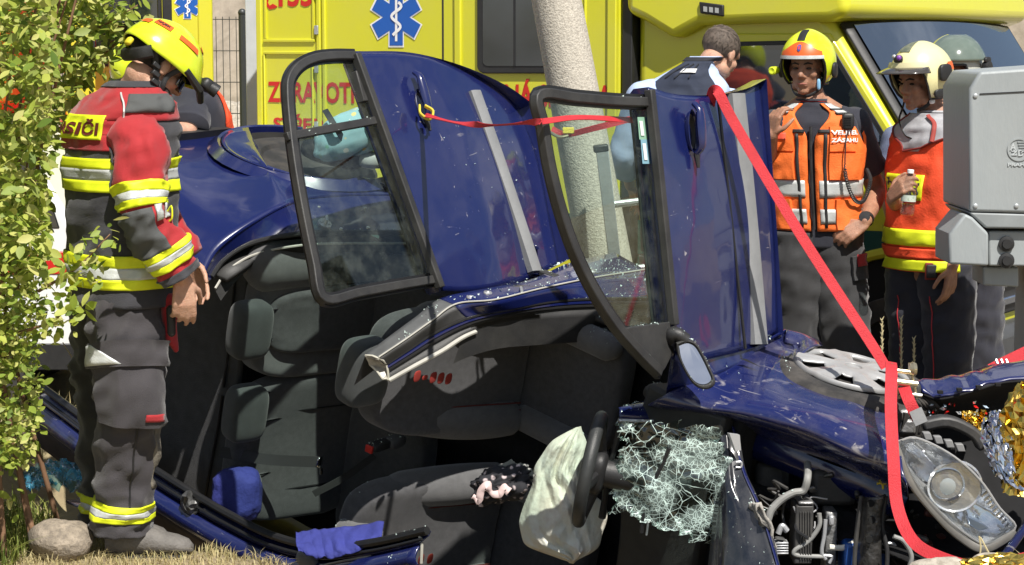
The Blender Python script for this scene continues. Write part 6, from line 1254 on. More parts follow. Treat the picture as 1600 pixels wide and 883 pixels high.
# ---------------------------------------------------------------- D: chief in orange tabard vest
def personD():
    Y = 9.3; b = standing_base(1280, Y)
    T = thing('person', b, 'firefighter in lime helmet and orange commander vest with hand on hip', 'person'); D = radians
    fw = V(-.22, -.975, 0).normalized(); rt = fw.cross(V(0, 0, 1))
    R1 = lambda px, py, hw, hd, e=2.5, dy=0: (PX(px, py, Y + dy), rt * hw, fw * hd, e)
    tor = Loft([R1(1276, 385, .185, .125), R1(1276, 350, .182, .125), R1(1274, 310, .185, .125), R1(1272, 265, .20, .128), R1(1271, 225, .212, .128), R1(1271, 195, .205, .118), R1(1271, 176, .165, .095), R1(1270, 163, .095, .075, 2), R1(1268, 154, .066, .066, 2)], .009, 10, 2.2, 9)
    mb = MB(); tor.mesh(mb, 50, 44); ts = build(mb, 't_shirt', navy_c, T, angle=180)
    mb = MB(); tor.band(mb, .955, 1.0, .005, 36, 4); build(mb, 'neckband', navy_c, ts, angle=180); mb = MB(); tor.band(mb, .94, .955, .003, 36, 2); build(mb, 'neck_piping', red_c, ts, angle=180)
    shl, ell, wrl = PX(1331, 195, Y), PX(1370, 300, Y + .14), PX(1352, 346, Y - .15); shr, elr, wrr = PX(1212, 196, Y), PX(1196, 290, Y + .06), PX(1206, 212, Y - .16)
    for s, e in ((shl, ell), (shr, elr)):
        lf = limb([lerp(s, V(tor.c[4].x, tor.c[4].y, s.z + .02), .35), s, lerp(s, e, .35), lerp(s, e, .66)], [.075, .08, .078, .082], V(0, -1, 0), .006, 6, s.x); mb = MB(); lf.mesh(mb, 24, 28); build(mb, 'sleeve', navy_c, T, angle=180)
    mb = MB(); hcn = PX(1262, 106, Y - .02); q, R_ = add_head(mb, hcn, V(-.42, -.9, -.06)); nb = PX(1268, 158, Y); mb.caps(q(0, -.02, -.06), nb, .056, .062); mb.caps(nb, PX(1272, 250, Y), .07, .11); mb.caps(PX(1272, 250, Y), PX(1275, 385, Y), .11, .1)
    for a, c, r1, r2 in ((nb, shl, .06, .052), (shl, ell, .054, .045), (ell, lerp(ell, wrl, .4), .046, .045), (lerp(ell, wrl, .4), wrl, .045, .029), (nb, shr, .06, .05), (shr, elr, .052, .045), (elr, wrr, .046, .028)): mb.caps(a, c, r1, r2)
    add_hand(mb, wrl + V(-.01, -.01, -.01), V(-.82, -.1, -.5), V(.25, .9, -.3), V(.35, .0, -.9) * -1, (.35, .5, .4), 1.0, .3)
    add_hand(mb, wrr, V(.12, -.1, 1), V(.75, .5, 0), V(-.1, -.9, .2), (.55, .75, .5), 1.0, .55)
    bd = bodyobj(mb, T, skin2, .0055); face_bits(q, R_, bd)
    mb = MB(); mb.lathe([(.034, -.012), (.036, 0), (.034, .012)], wrl + (ell - wrl).normalized() * .025, (ell - wrl), 20, False); mb.lathe([(.024, 0), (.024, .012), (.001, .013)], wrl + (ell - wrl).normalized() * .025 + V(-.012, -.03, .012), V(-.25, -.9, .25), 20); build(mb, 'wristwatch', blackp, T)
    # vest: two front panels, back, shoulder straps
    def fa(t): return D(90) + D(lerp(66, 84, sstep(.62, .3, t)))
    o1 = .016; vf = []
    for sgn in (-1, 1):
        e_in = lambda t, s=sgn: D(90 + s * lerp(2, 22, sstep(.52, .80, t))); e_out = lambda t, s=sgn: D(90 + s * lerp(86, 50, sstep(.42, .66, t)))
        mb = MB(); tor.patch(mb, .10, .90, e_in, e_out, o1, 34, 20, .012); v_ = build(mb, 'vest_front', orange_c, T, angle=180); vf.append(v_)
        mb = MB(); tor.patch(mb, .10, .60, lambda t, s=sgn: D(90 + s * 84), lambda t, s=sgn: D(90 + s * 175), o1, 20, 20, .012); build(mb, 'vest_back', orange_c, T, angle=180)
        for t0, t1 in ((.14, .21), (.265, .335)): mb = MB(); tor.patch(mb, t0, t1, lambda t, s=sgn: D(90 + s * 5), lambda t, s=sgn: D(90 + s * 120), o1 + .005, 4, 26); build(mb, 'reflective_band', refl_t, v_, angle=180)
        mb = MB(); tor.patch(mb, .74, .90, lambda t, s=sgn: D(90 + s * 30), lambda t, s=sgn: D(90 + s * 52), o1 + .006, 10, 6); build(mb, 'shoulder_tape', refl_t, v_, angle=180)
        for t0 in (.745, .80): mb = MB(); tor.patch(mb, t0, t0 + .018, lambda t, s=sgn: D(90 + s * 27), lambda t, s=sgn: D(90 + s * 55), o1 + .010, 3, 6); build(mb, 'black_webbing', blackstrap, v_, angle=180)
        for t0, t1, a0, a1 in ((.34, .46, 14, 62), (.11, .255, 22, 70), (.47, .62, 14, 50)): mb = MB(); tor.patch(mb, t0, t1, D(90 + sgn * a0), D(90 + sgn * a1), o1 + .014, 8, 12, .016); build(mb, 'pocket', orange_c, v_, angle=60)
        mb = MB(); tor.patch(mb, .12, .57, D(90 + sgn * 9), D(90 + sgn * 12), o1 + .006, 16, 2); build(mb, 'seam_tape', blackstrap, v_, angle=180)
        mb = MB(); tor.patch(mb, .575, .60, D(90 + sgn * 4), D(90 + sgn * 16), o1 + .008, 3, 4); build(mb, 'fastener', blackstrap, v_, angle=180)
    mb = MB(); mb.tube([tor.P(lerp(.11, .62, k / 24), D(90), o1 + .006) for k in range(25)], .007, 8); build(mb, 'zip', blackstrap, T)
    on_loft_text(tor, 'VELITEL', .565, .595, D(104), D(138), o1 + .022, white_l, vf[0], .03); on_loft_text(tor, 'ZÁSAHU', .52, .55, D(104), D(138), o1 + .022, white_l, vf[0], .03)
    mb = MB(); tor.patch(mb, .53, .575, D(42), D(70), o1 + .020, 4, 8); build(mb, 'name_tape', mat('faded_red', (.75, .1, .05), .7), vf[1], angle=180)
    mb = MB(); p = tor.P(.665, D(124), o1 + .03); mb.rbox(p, (.055, .035, .075), None, 4); rd_ = build(mb, 'radio_microphone', blackp, T)
    for k in range(4): mb = MB(); mb.box(p + V(-.004, -.018, .018 - .01 * k), (.03, .006, .004)); build(mb, 'speaker_slot', seal, rd_)
    cord = dense([p + V(0, -.01, -.04), tor.P(.5, D(118), .045), tor.P(.36, D(118), .055), tor.P(.26, D(132), .06), tor.P(.25, D(150), .06), tor.P(.33, D(166), .06), tor.P(.38, D(174), .03)], 400); 
    mb = MB(); coil = []
    for i, c in enumerate(cord):
        k = sstep(.25, .32, i / 400); a = i * 1.05; coil.append(c + V(cos(a), .3, sin(a)) * (.007 * k))
    mb.tube(coil, .0032, 5); build(mb, 'coiled_cord', blackp, rd_)
    mb = MB(); mb.tube(dense([tor.P(.50, D(46), .03), tor.P(.48, D(52), .06), tor.P(.45, D(44), .045)], 10), .014, 8); build(mb, 'torch', blackp, T)
    # helmet
    h, hp, el, R2, hc2 = gallet(hcn, V(-.42, -.9, -.04), V(0, 0, 1), T, lime_h, 0, 1.0)
    mb = MB(); mb.grid(lambda u, v: hp(D(lerp(-50, 50, u)), D(lerp(10, 20 + 20 * max(0, cos(D(lerp(-85, 85, u)))) ** 2, v)), .004), 26, 6); build(mb, 'brow_plate', orange_d, h, angle=180)
    mb = MB(); mb.grid(lambda u, v: hp(D(lerp(-52, 52, u)), D(lerp(6, 12, v)), .007), 26, 3); build(mb, 'brow_trim', refl_t, h, angle=180)
    mb = MB(); mb.grid(lambda u, v: hp(D(lerp(-8, 8, u) / max(.3, cos(D(lerp(42, 78, v))))), D(lerp(42, 78, v)), .006), 8, 10); build(mb, 'comb_strip', blackp, h, angle=180)
    mb = MB(); sh_ = [(0, -1), (.7, -.5), (.8, .6), (0, 1), (-.8, .6), (-.7, -.5)]; mb.add([hp(D(5.5 * x), D(26 + 7 * y), .008) for x, y in sh_], [tuple(range(6))]); cr = build(mb, 'crest', blue_l, h, smooth=False)
    mb = MB(); mb.add([hp(D(3.4 * x), D(26 + 4.2 * y), .010) for x, y in sh_], [tuple(range(6))]); build(mb, 'crest_inner', mat('crest_red', (.5, .05, .12), .4), cr, smooth=False)
    for s in (-1, 1): mb = MB(); mb.rbox(hp(D(88 * s), D(-16), .006), (.02, .06, .07), R2, 3); build(mb, 'ear_unit', blackp, h)
    mb = MB(); mb.lathe([(.016, -.03), (.019, 0), (.019, .03), (.013, .034), (.001, .03)], hp(D(74), D(-14), .03), R2 @ V(-.25, 1, 0) * -1 if False else R2 @ V(.1, 1, 0), 16); build(mb, 'helmet_torch', lime_h, h)
    strap([q(-.088, .0, -.03), q(-.07, .03, -.085), q(-.03, .06, -.118), q(.02, .07, -.118), q(.06, .03, -.1), q(.088, .0, -.03)], .008, T); mb = MB(); mb.rbox(q(-.066, .05, -.07), (.016, .016, .05), R_, 3); build(mb, 'strap_buckle', mat('light_blue_buckle', (.25, .5, .75), .4), T)
    yf1, g1 = foot_pts(1335, Y); 
    lp = legs_pair(T, charcoal2, [(1300, 360, Y), (1308, 430, Y), (1318, 510, Y - .03), (1328, 590, Y - .03), (1334, yf1, Y)], [(1248, 360, Y), (1246, 430, Y), (1244, 510, Y), (1240, 590, Y), (1238, yf1, Y)], [.13, .125, .11, .1, .095], 3.3, w=.014)
    mb = MB(); lp[0][0].patch(mb, .15, .28, D(-60), D(-20), .02, 6, 8, .02); build(mb, 'cargo_pocket', charcoal2, lp[0][1], angle=60); mb = MB(); lp[0][0].patch(mb, .14, .21, D(-50), D(-28), .028, 4, 4); build(mb, 'red_flap', red_c, lp[0][1], angle=180)
    for px in (1334, 1238): z, g = foot_pts(px, Y); boot(T, PX(px, z - 10, Y), fw, g, blackp)
personD()

# ---------------------------------------------------------------- E: cream helmet, drinking break, and F behind him
def personE():
    Y = 9.2; b = standing_base(1450, Y); D = radians
    T = thing('person', b, 'firefighter in cream helmet and red-orange tabard holding a water bottle', 'person')
    fw = V(-.80, -.60, 0).normalized(); rt = fw.cross(V(0, 0, 1))
    R1 = lambda px, py, hw, hd, e=2.4: (PX(px, py, Y), rt * hw, fw * hd, e)
    tor = Loft([R1(1452, 420, .18, .135), R1(1452, 380, .18, .14), R1(1453, 330, .185, .14), R1(1456, 280, .20, .135), R1(1461, 235, .21, .13), R1(1464, 205, .20, .115), R1(1465, 190, .15, .09), R1(1464, 180, .085, .072, 2), R1(1462, 172, .064, .064, 2)], .011, 10, 5.2, 8)
    mb = MB(); tor.mesh(mb, 50, 44); ts = build(mb, 't_shirt', grey_shirt, T, angle=180); mb = MB(); tor.band(mb, .95, 1.0, .005, 36, 4); build(mb, 'neckband', grey_shirt, ts, angle=180)
    # his left arm hangs on the right of the picture; the right one holds the bottle
    shl, ell, wrl = PX(1504, 220, Y - .12), PX(1506, 330, Y - .10), PX(1488, 415, Y - .2); shr, elr, wrr = PX(1428, 222, Y + .14), PX(1404, 320, Y + .06), PX(1394, 312, Y - .22)
    for s, e, ln in ((shl, ell, .85), (shr, elr, .66)):
        lf = limb([lerp(s, V(tor.c[4].x, tor.c[4].y, s.z + .02), .35), s, lerp(s, e, .4), lerp(s, e, ln)], [.075, .085, .084, .08], V(0, -1, 0), .010, 7, s.x); mb = MB(); lf.mesh(mb, 24, 28); sl = build(mb, 'sleeve', grey_shirt, T, angle=180)
        mb = MB(); lf.band(mb, .93, 1.0, .005, 30, 3); build(mb, 'sleeve_hem', navy_c, sl, angle=180)
    mb = MB(); hcn = PX(1437, 128, Y - .02); hf = V(-.80, -.58, -.14); q, R_ = add_head(mb, hcn, hf); nb = PX(1462, 180, Y); mb.caps(q(0, -.03, -.06), nb, .054, .06); mb.caps(nb, PX(1458, 280, Y), .07, .11); mb.caps(PX(1458, 280, Y), PX(1452, 420, Y), .11, .11)
    for a, c, r1, r2 in ((nb, shl, .06, .05), (shl, ell, .05, .044), (ell, wrl, .044, .028), (nb, shr, .06, .05), (shr, elr, .05, .044), (elr, wrr, .043, .028)): mb.caps(a, c, r1, r2)
    bt = PX(1418, 302, Y - .30)
    add_hand(mb, wrr + V(-.012, -.03, .012), V(.25, -.35, .35), V(.75, .35, .0), V(-.2, -.2, 1), (.55, .8, .55), 1.0, .4)
    add_hand(mb, wrl + V(0, 0, -.005), V(-.1, -.05, -1), V(-.6, .7, 0), V(-.7, -.7, 0), (.2, .35, .3), 1.02, .3)
    bd = bodyobj(mb, T, skin2, .0055); face_bits(q, R_, bd)
    # tabard
    for a0, a1 in ((8, 172), (188, 352)):
        mb = MB(); tor.patch(mb, .0, .86, lambda t, a=a0, b_=a1: D((a + b_) / 2 - lerp(80, 50, sstep(.38, .62, t))), lambda t, a=a0, b_=a1: D((a + b_) / 2 + lerp(80, 64, sstep(.38, .62, t))), .02, 40, 30, .012); vo = build(mb, 'tabard', orange2_c, T, angle=180)
        if a0 == 8: vfront = vo
    # neck opening of the tabard showing the shirt
    mb = MB(); tor.patch(mb, .50, .93, lambda t: D(90 - lerp(6, 44, sstep(.5, .66, t))), lambda t: D(90 + lerp(6, 60, sstep(.5, .66, t))), .026, 20, 18, .008); build(mb, 'shirt_front', grey_shirt, T, angle=180)
    mb = MB(); mb.tube([tor.P(lerp(.50, .92, abs(k - 20) / 20), D(90 + math.copysign(lerp(6, 44 if k < 20 else 60, sstep(.5, .66, lerp(.50, .92, abs(k - 20) / 20))), k - 20.01)), .028) for k in range(41)], .005, 6); build(mb, 'neck_binding', mat('dark_red', (.2, .02, .015), .7), T)
    for t0, t1 in ((.125, .19), (.005, .06)): mb = MB(); tor.patch(mb, t0, t1, D(10), D(170), .029, 5, 34); build(mb, 'yellow_band', hivis, vfront, angle=180)
    mb = MB(); tor.band(mb, .068, .115, .032, 44, 5); build(mb, 'waist_belt', orange2_c, T, angle=180)
    mb = MB(); tor.patch(mb, .30, .40, D(58), D(108), .028, 6, 14); build(mb, 'name_panel', hivis, vfront, angle=180); on_loft_text(tor, 'HASIČI', .32, .385, D(104), D(60), .032, navy_c, vfront, .03)
    lf = limb([PX(x, y, Y) for x, y in ((1452, 408), (1449, 440), (1448, 452))], [.176, .172, .16], rt, .006, 5, 1.0, 2.4, 8, .78); mb = MB(); lf.mesh(mb, 14, 40); build(mb, 'tabard_skirt', orange2_c, T, angle=180) if False else None
    mb = MB(); strapd = [tor.P(lerp(.56, .9, k / 12), D(110), .034) for k in range(13)]; mb.tube(strapd, .010, 8, flat=.4); build(mb, 'brace', mat('brace_red', (.3, .04, .03), .7), T)
    # helmet
    h, hp, el, R2, hc2 = gallet(hcn, V(-.80, -.58, -.06), V(0, 0, 1), T, cream_h, 1, 1.04)
    mb = MB(); mb.grid(lambda u, v: hp(D(lerp(-62, 62, u)), D(lerp(16, 5, v)), .006 + .065 * v * cos(D(lerp(-80, 80, u))) ** .6), 30, 8); build(mb, 'peak_visor', mat('smoky_visor', (.05, .045, .04), .15, coat=.6), h, angle=180, solid=.004)
    mb = MB(); mb.grid(lambda u, v: hp(D(lerp(-52, 52, u)), D(lerp(13, 24, v)), .010), 26, 5); build(mb, 'brow_trim', mat('faded_cream', (.6, .55, .33), .45), h, angle=180)
    mb = MB(); mb.grid(lambda u, v: hp(D(lerp(-20, 26, u)), D(lerp(46, 82, v)), .006), 10, 8); build(mb, 'worn_decal', mat('moss_decal', (.10, .12, .09), .6, dirt=((.6, .55, .35), .5, 12, .6)), h, angle=180)
    mb = MB(); mb.rbox(hp(D(0), D(30), .012), (.05, .02, .035), R2, 3); cr = build(mb, 'badge', blackp, h); mb = MB(); mb.ball(hp(D(-6), D(30), .024), (.012, .012, .012), 10, 8); build(mb, 'badge_purple', mat('purple', (.2, .06, .35), .4), cr); mb = MB(); mb.ball(hp(D(8), D(32), .024), (.010, .010, .010), 10, 8); build(mb, 'badge_silver', silver, cr)
    for s in (-1, 1):
        mb = MB(); mb.rbox(hp(D(92 * s), D(4), .008), (.025, .075, .075), R2, 3.5); build(mb, 'ear_unit', blackp, h); mb = MB(); mb.rbox(hp(D(92 * s), D(-33), .004), (.02, .085, .04), R2, 3.5); build(mb, 'lower_vent', blackp, h)
        mb = MB(); mb.grid(lambda u, v: hp(D(s * lerp(104, 124, u)), D(lerp(8, 22, v)), .006), 6, 4); build(mb, 'orange_tape', orange_d, h, angle=180)
    mb = MB(); dome(mb, hc2 + R2 @ V(0, -.02, -.06), R2, (.105, .135, .06), lambda az: radians(-50) if abs((az + pi) % (2 * pi) - pi) > 1.9 else radians(40), 40, 6); build(mb, 'neck_guard', blackstrap, h, angle=180) if False else None
    strap([q(.085, .0, -.05), q(.075, .04, -.11), q(.06, .085, -.16), q(.02, .10, -.22), q(-.03, .11, -.235)], .008, T); strap([q(-.085, .0, -.05), q(-.06, .03, -.10), q(-.02, .05, -.12)], .008, T)
    mb = MB(); mb.rbox(q(-.075, .01, -.085), (.014, .03, .02), R_, 3); build(mb, 'strap_buckle', white_l, T)
    yf, g = foot_pts(1450, Y)
    lp = legs_pair(T, navy_c, [(1478, 410, Y - .06), (1480, 470, Y - .06), (1482, 540, Y - .06), (1482, 600, Y - .05), (1480, yf, Y - .05)], [(1430, 410, Y + .06), (1428, 470, Y + .06), (1430, 540, Y + .06), (1432, 600, Y + .06), (1432, yf, Y + .06)], [.125, .118, .108, .1, .095], 8.3, V(-.3, -1, 0))
    for k, px in enumerate((1480, 1432)):
        mb = MB(); mb.tube([lp[k][0].P(lerp(.2, 1, j / 24), D(28), .003) for j in range(25)], .0025, 5); build(mb, 'red_piping', mat('piping_red', (.45, .03, .04), .7), lp[k][1]); boot(T, PX(px, yf - 10, Y), fw, g, blackp)
    mb = MB(); mb.box(PX(1456, 424, Y - .19), (.05, .02, .06)); build(mb, 'belt_pouch', blackstrap, T, bevel=.006); mb = MB(); mb.box(PX(1456, 424, Y - .185), (.06, .015, .075)); build(mb, 'belt_pouch_rim', mat('dark_red', (.2, .02, .015), .7), T, bevel=.004)
    # water bottle: a thing of its own
    W_ = thing('water_bottle', bt + V(0, 0, -.1), 'small clear plastic water bottle held in a hand', 'bottle'); ax = V(.06, 0, 1).normalized(); c0 = bt + V(0, 0, -.095)
    pr = [(.001, 0), (.024, .0), (.031, .008), (.032, .03), (.029, .038), (.032, .046), (.032, .1), (.029, .106), (.032, .113), (.031, .135), (.022, .16), (.013, .175), (.013, .186)]
    mb = MB(); mb.lathe(pr, c0, ax, 28, False); build(mb, 'bottle_body', glassmat('clear_plastic', (.93, .95, .95), .06, 1.45, dirt=.05, dcol=(.7, .72, .72)), W_, angle=60)
    mb = MB(); mb.lathe([(.0145, 0), (.0145, .014), (.013, .016), (.001, .016)], c0 + ax * .182, ax, 20); build(mb, 'cap', white_l, W_)
    mb = MB(); mb.lathe([(.0326, .06), (.0326, .088)], c0, ax, 28, False); build(mb, 'label', mat('bottle_label', (.55, .62, .55), .5, dirt=((.1, .22, .1), .6, 60, .4)), W_, angle=180)
    mb = MB(); mb.lathe([(.001, .004), (.028, .006), (.0285, .048), (.001, .05)], c0, ax, 24); build(mb, 'water', glassmat('water', (.9, .94, .94), .02, 1.33), W_, angle=60)
personE()
def personF():
    Y = 9.75; b = standing_base(1475, Y); D = radians
    T = thing('person', b, 'firefighter with large clear visor raised standing behind the cream-helmeted man', 'person')
    fw = V(-.55, -.83, 0).normalized(); rt = fw.cross(V(0, 0, 1))
    R1 = lambda px, py, hw, hd, e=2.4: (PX(px, py, Y), rt * hw, fw * hd, e)
    tor = Loft([R1(1478, 430, .18, .13), R1(1478, 380, .18, .135), R1(1476, 300, .195, .135), R1(1474, 240, .215, .13), R1(1475, 205, .2, .11), R1(1477, 188, .13, .09), R1(1480, 174, .066, .066, 2)], .006, 10, 9.2)
    mb = MB(); tor.mesh(mb, 40, 40); build(mb, 't_shirt', blue_shirt, T, angle=180)
    mb = MB(); tor.patch(mb, .0, .86, lambda t: D(90 - lerp(80, 46, sstep(.42, .72, t))), lambda t: D(90 + lerp(80, 46, sstep(.42, .72, t))), .018, 30, 24, .012); build(mb, 'tabard', orange2_c, T, angle=180)
    shr, elr, wrr = PX(1404, 222, Y), PX(1386, 300, Y - .02), PX(1396, 350, Y - .2); shl, ell, wrl = PX(1540, 225, Y + .1), PX(1552, 320, Y + .12), PX(1548, 410, Y)
    for s, e in ((shr, elr), (shl, ell)): lf = limb([lerp(s, V(tor.c[3].x, tor.c[3].y, s.z + .02), .35), s, lerp(s, e, .35), lerp(s, e, .6)], [.075, .08, .078, .085], V(0, -1, 0), .007, 6, s.x); mb = MB(); lf.mesh(mb, 20, 26); build(mb, 'sleeve', blue_shirt, T, angle=180)
    mb = MB(); hcn = PX(1492, 118, Y); q, R_ = add_head(mb, hcn, V(-.6, -.78, -.1)); nb = PX(1480, 176, Y); mb.caps(q(0, -.02, -.06), nb, .055, .06); mb.caps(nb, PX(1476, 400, Y), .1, .11)
    for a, c, r1, r2 in ((nb, shr, .06, .05), (shr, elr, .05, .044), (elr, wrr, .044, .028), (nb, shl, .06, .05), (shl, ell, .05, .044), (ell, wrl, .043, .028)): mb.caps(a, c, r1, r2)
    add_hand(mb, wrr, V(.25, -.3, -.9), V(.8, .4, 0), V(-.3, -.8, .3), (.5, .7, .5)); add_hand(mb, wrl, V(0, -.1, -1), V(-.8, 0, 0), V(-.2, -.9, 0), (.3, .4, .3)); bd = bodyobj(mb, T, skin2, .006); face_bits(q, R_, bd)
    h, hp, el, R2, hc2 = gallet(hcn, V(-.6, -.78, -.02), V(0, 0, 1), T, white_h, 2, 1.03)
    mb = MB(); mb.grid(lambda u, v: hp(D(lerp(-95, 95, u)), D(lerp(14, 74, v)), .022), 34, 14); build(mb, 'raised_visor', mat('milky_visor', (.13, .165, .14), .12, coat=.6, var=.1, vscale=9), h, angle=180, solid=.004)
    for s in (-1, 1): mb = MB(); mb.lathe([(.03, -.01), (.034, .0), (.03, .02), (.001, .024)], hp(D(95 * s), D(2), .02), R2 @ V(s, 0, 0), 12); mb.rbox(hp(D(95 * s), D(14), .03), (.02, .06, .03), R2, 3); build(mb, 'visor_knob', blackp, h)
    mb = MB(); mb.grid(lambda u, v: hp(D(lerp(100, 260, u)), D(lerp(-28, -40, v)), .005 + .075 * v), 30, 6); build(mb, 'neck_curtain', mat('silver_curtain', (.5, .5, .48), .3, .6, var=.2, vscale=20, bump=.5, bscale=30), h, angle=180, solid=.006)
    mb = MB(); mb.grid(lambda u, v: hp(D(lerp(100, 260, u)), D(lerp(-36, -52, v)), .03 + .04 * v), 30, 6); build(mb, 'curtain_lining', blackstrap, h, angle=180, solid=.006)
    yf, g = foot_pts(1500, Y); legs_pair(T, navy_c, [(1520, 425, Y), (1526, 480, Y), (1528, 540, Y), (1530, 600, Y), (1530, yf, Y)], [(1455, 425, Y), (1452, 480, Y), (1452, 540, Y), (1452, 600, Y), (1452, yf, Y)], [.125, .118, .108, .1, .095], 6.3)
    for px in (1530, 1452): boot(T, PX(px, yf - 10, Y), fw, g, blackp)
personF()
# ---------------------------------------------------------------- C: bare-headed man seen from behind
def personC():
    Y = 9.75; b = standing_base(1085, Y); D = radians
    T = thing('person', b, 'bare-headed man in slate vest over light blue shirt seen from behind', 'person')
    fw = V(.30, .95, 0).normalized(); rt = fw.cross(V(0, 0, 1))
    R1 = lambda px, py, hw, hd, e=2.4: (PX(px, py, Y), rt * hw, fw * hd, e)
    tor = Loft([R1(1068, 420, .18, .13), R1(1068, 350, .185, .135), R1(1068, 270, .205, .14), R1(1068, 200, .225, .14), R1(1070, 160, .22, .125), R1(1074, 134, .19, .105), R1(1080, 114, .125, .095, 2.1), R1(1094, 98, .078, .074, 2), R1(1104, 88, .070, .066, 2)], .007, 10, 3.2)
    mb = MB(); tor.mesh(mb, 46, 40); build(mb, 'shirt', light_shirt, T, angle=180)
    mb = MB(); tor.patch(mb, .05, .90, lambda t: D(-90 - lerp(88, 44, sstep(.34, .62, t))), lambda t: D(-90 + lerp(88, 44, sstep(.34, .62, t))), .014, 34, 26, .01); v1 = build(mb, 'vest_back', slate_c, T, angle=180)
    mb = MB(); tor.patch(mb, .05, .90, lambda t: D(90 - lerp(88, 44, sstep(.34, .62, t))), lambda t: D(90 + lerp(88, 44, sstep(.34, .62, t))), .014, 34, 26, .01); build(mb, 'vest_front', slate_c, T, angle=180)
    mb = MB(); tor.band(mb, .90, .985, .012, 36, 6); build(mb, 'collar', mat('black_collar', (.02, .022, .03), .8), T, angle=180)
    mb = MB(); tor.patch(mb, .755, .80, D(-102), D(-74), .022, 4, 10); build(mb, 'vest_emblem', white_l, v1, angle=180)
    for k in range(3): mb = MB(); mb.tube([tor.P(.70, D(-120 + 18 * k), .018), tor.P(.80, D(-112 + 16 * k), .018), tor.P(.86, D(-104 + 12 * k), .018)], .004, 6); build(mb, 'seam', mat('black_collar', (.02, .022, .03), .8), v1)
    sl_, el_, wl_ = PX(1008, 152, Y), PX(976, 240, Y + .06), PX(985, 290, Y + .25); sr_, er_, wr_ = PX(1134, 162, Y), PX(1150, 250, Y + .05), PX(1140, 300, Y + .25)
    for s, e, w_ in ((sl_, el_, wl_), (sr_, er_, wr_)): lf = limb([lerp(s, V(tor.c[3].x, tor.c[3].y, s.z + .03), .3), s, lerp(s, e, .5), e, lerp(e, w_, .5)], [.075, .085, .078, .072, .07], V(0, -1, 0), .007, 8, s.x); mb = MB(); lf.mesh(mb, 30, 26); build(mb, 'sleeve', light_shirt, T, angle=180)
    mb = MB(); hcn = PX(1126, 84, Y + .04); hf = V(.62, .62, -.48); hu = V(.4, .3, .87); q, R_ = add_head(mb, hcn, hf, hu); nb = PX(1092, 122, Y); mb.caps(q(0, -.04, -.05), nb, .056, .056); mb.caps(nb, PX(1068, 400, Y), .06, .11)
    for a, c, r1, r2 in ((nb, sl_, .04, .04), (sl_, el_, .05, .044), (el_, wl_, .044, .028), (nb, sr_, .04, .04), (sr_, er_, .05, .044), (er_, wr_, .043, .028)): mb.caps(a, c, r1, r2)
    add_hand(mb, wl_, V(.3, .6, -.6), V(0, .5, -1), V(1, 0, 0), (.3, .4, .3)); add_hand(mb, wr_, V(-.3, .6, -.6), V(0, .5, -1), V(-1, 0, 0), (.3, .4, .3)); bd = bodyobj(mb, T, skin, .006); face_bits(q, R_, bd)
    # hair: cap of short strands
    hm = mat('grey_brown_hair', (.11, .085, .068), .75, var=.4, vscale=60); random.seed(11); mb = MB()
    mb.ball(q(0, -.018, .038), V(.081, .101, .086), 28, 18, R_)
    hb = build(mb, 'hair', hm, T, angle=180); mb = MB()
    for k in range(1500):
        az = random.uniform(0, 2 * pi); e = random.uniform(-.25, pi / 2); fr = cos(az) * cos(e)
        if fr > .72 and e < .5: continue
        d = V(sin(az) * cos(e), cos(az) * cos(e), sin(e)); p = V(0, -.018, .038) + V(d.x * .080, d.y * .100, d.z * .085); t = V(random.uniform(-.3, .3), .8 if e > .4 else -.2, -.9 if e < .6 else .1) + V(random.uniform(-.5, .5), random.uniform(-.5, .5), random.uniform(-.3, .3)); t = (t - d * t.dot(d)).normalized(); s = d.cross(t) * .0022; l = random.uniform(.018, .034)
        a, m1, e1_ = p + d * .002, p + t * l * .5 + d * .004, p + t * l + d * .002; mb.add([q(*(a - s)), q(*(a + s)), q(*(m1 + s)), q(*(m1 - s)), q(*e1_)], [(0, 1, 2, 3), (3, 2, 4)])
    st = build(mb, 'hair_strands', hm, hb, angle=180); st['kind'] = 'stuff'
    yf, g = foot_pts(1070, Y); legs_pair(T, navy_c, [(1045, 400, Y), (1042, 480, Y), (1040, 560, Y), (1040, yf, Y)], [(1096, 400, Y), (1098, 480, Y), (1100, 560, Y), (1100, yf, Y)], [.13, .12, .105, .095], 2.3)
    for px in (1040, 1100): boot(T, PX(px, yf - 10, Y), fw, g, blackp)
personC()
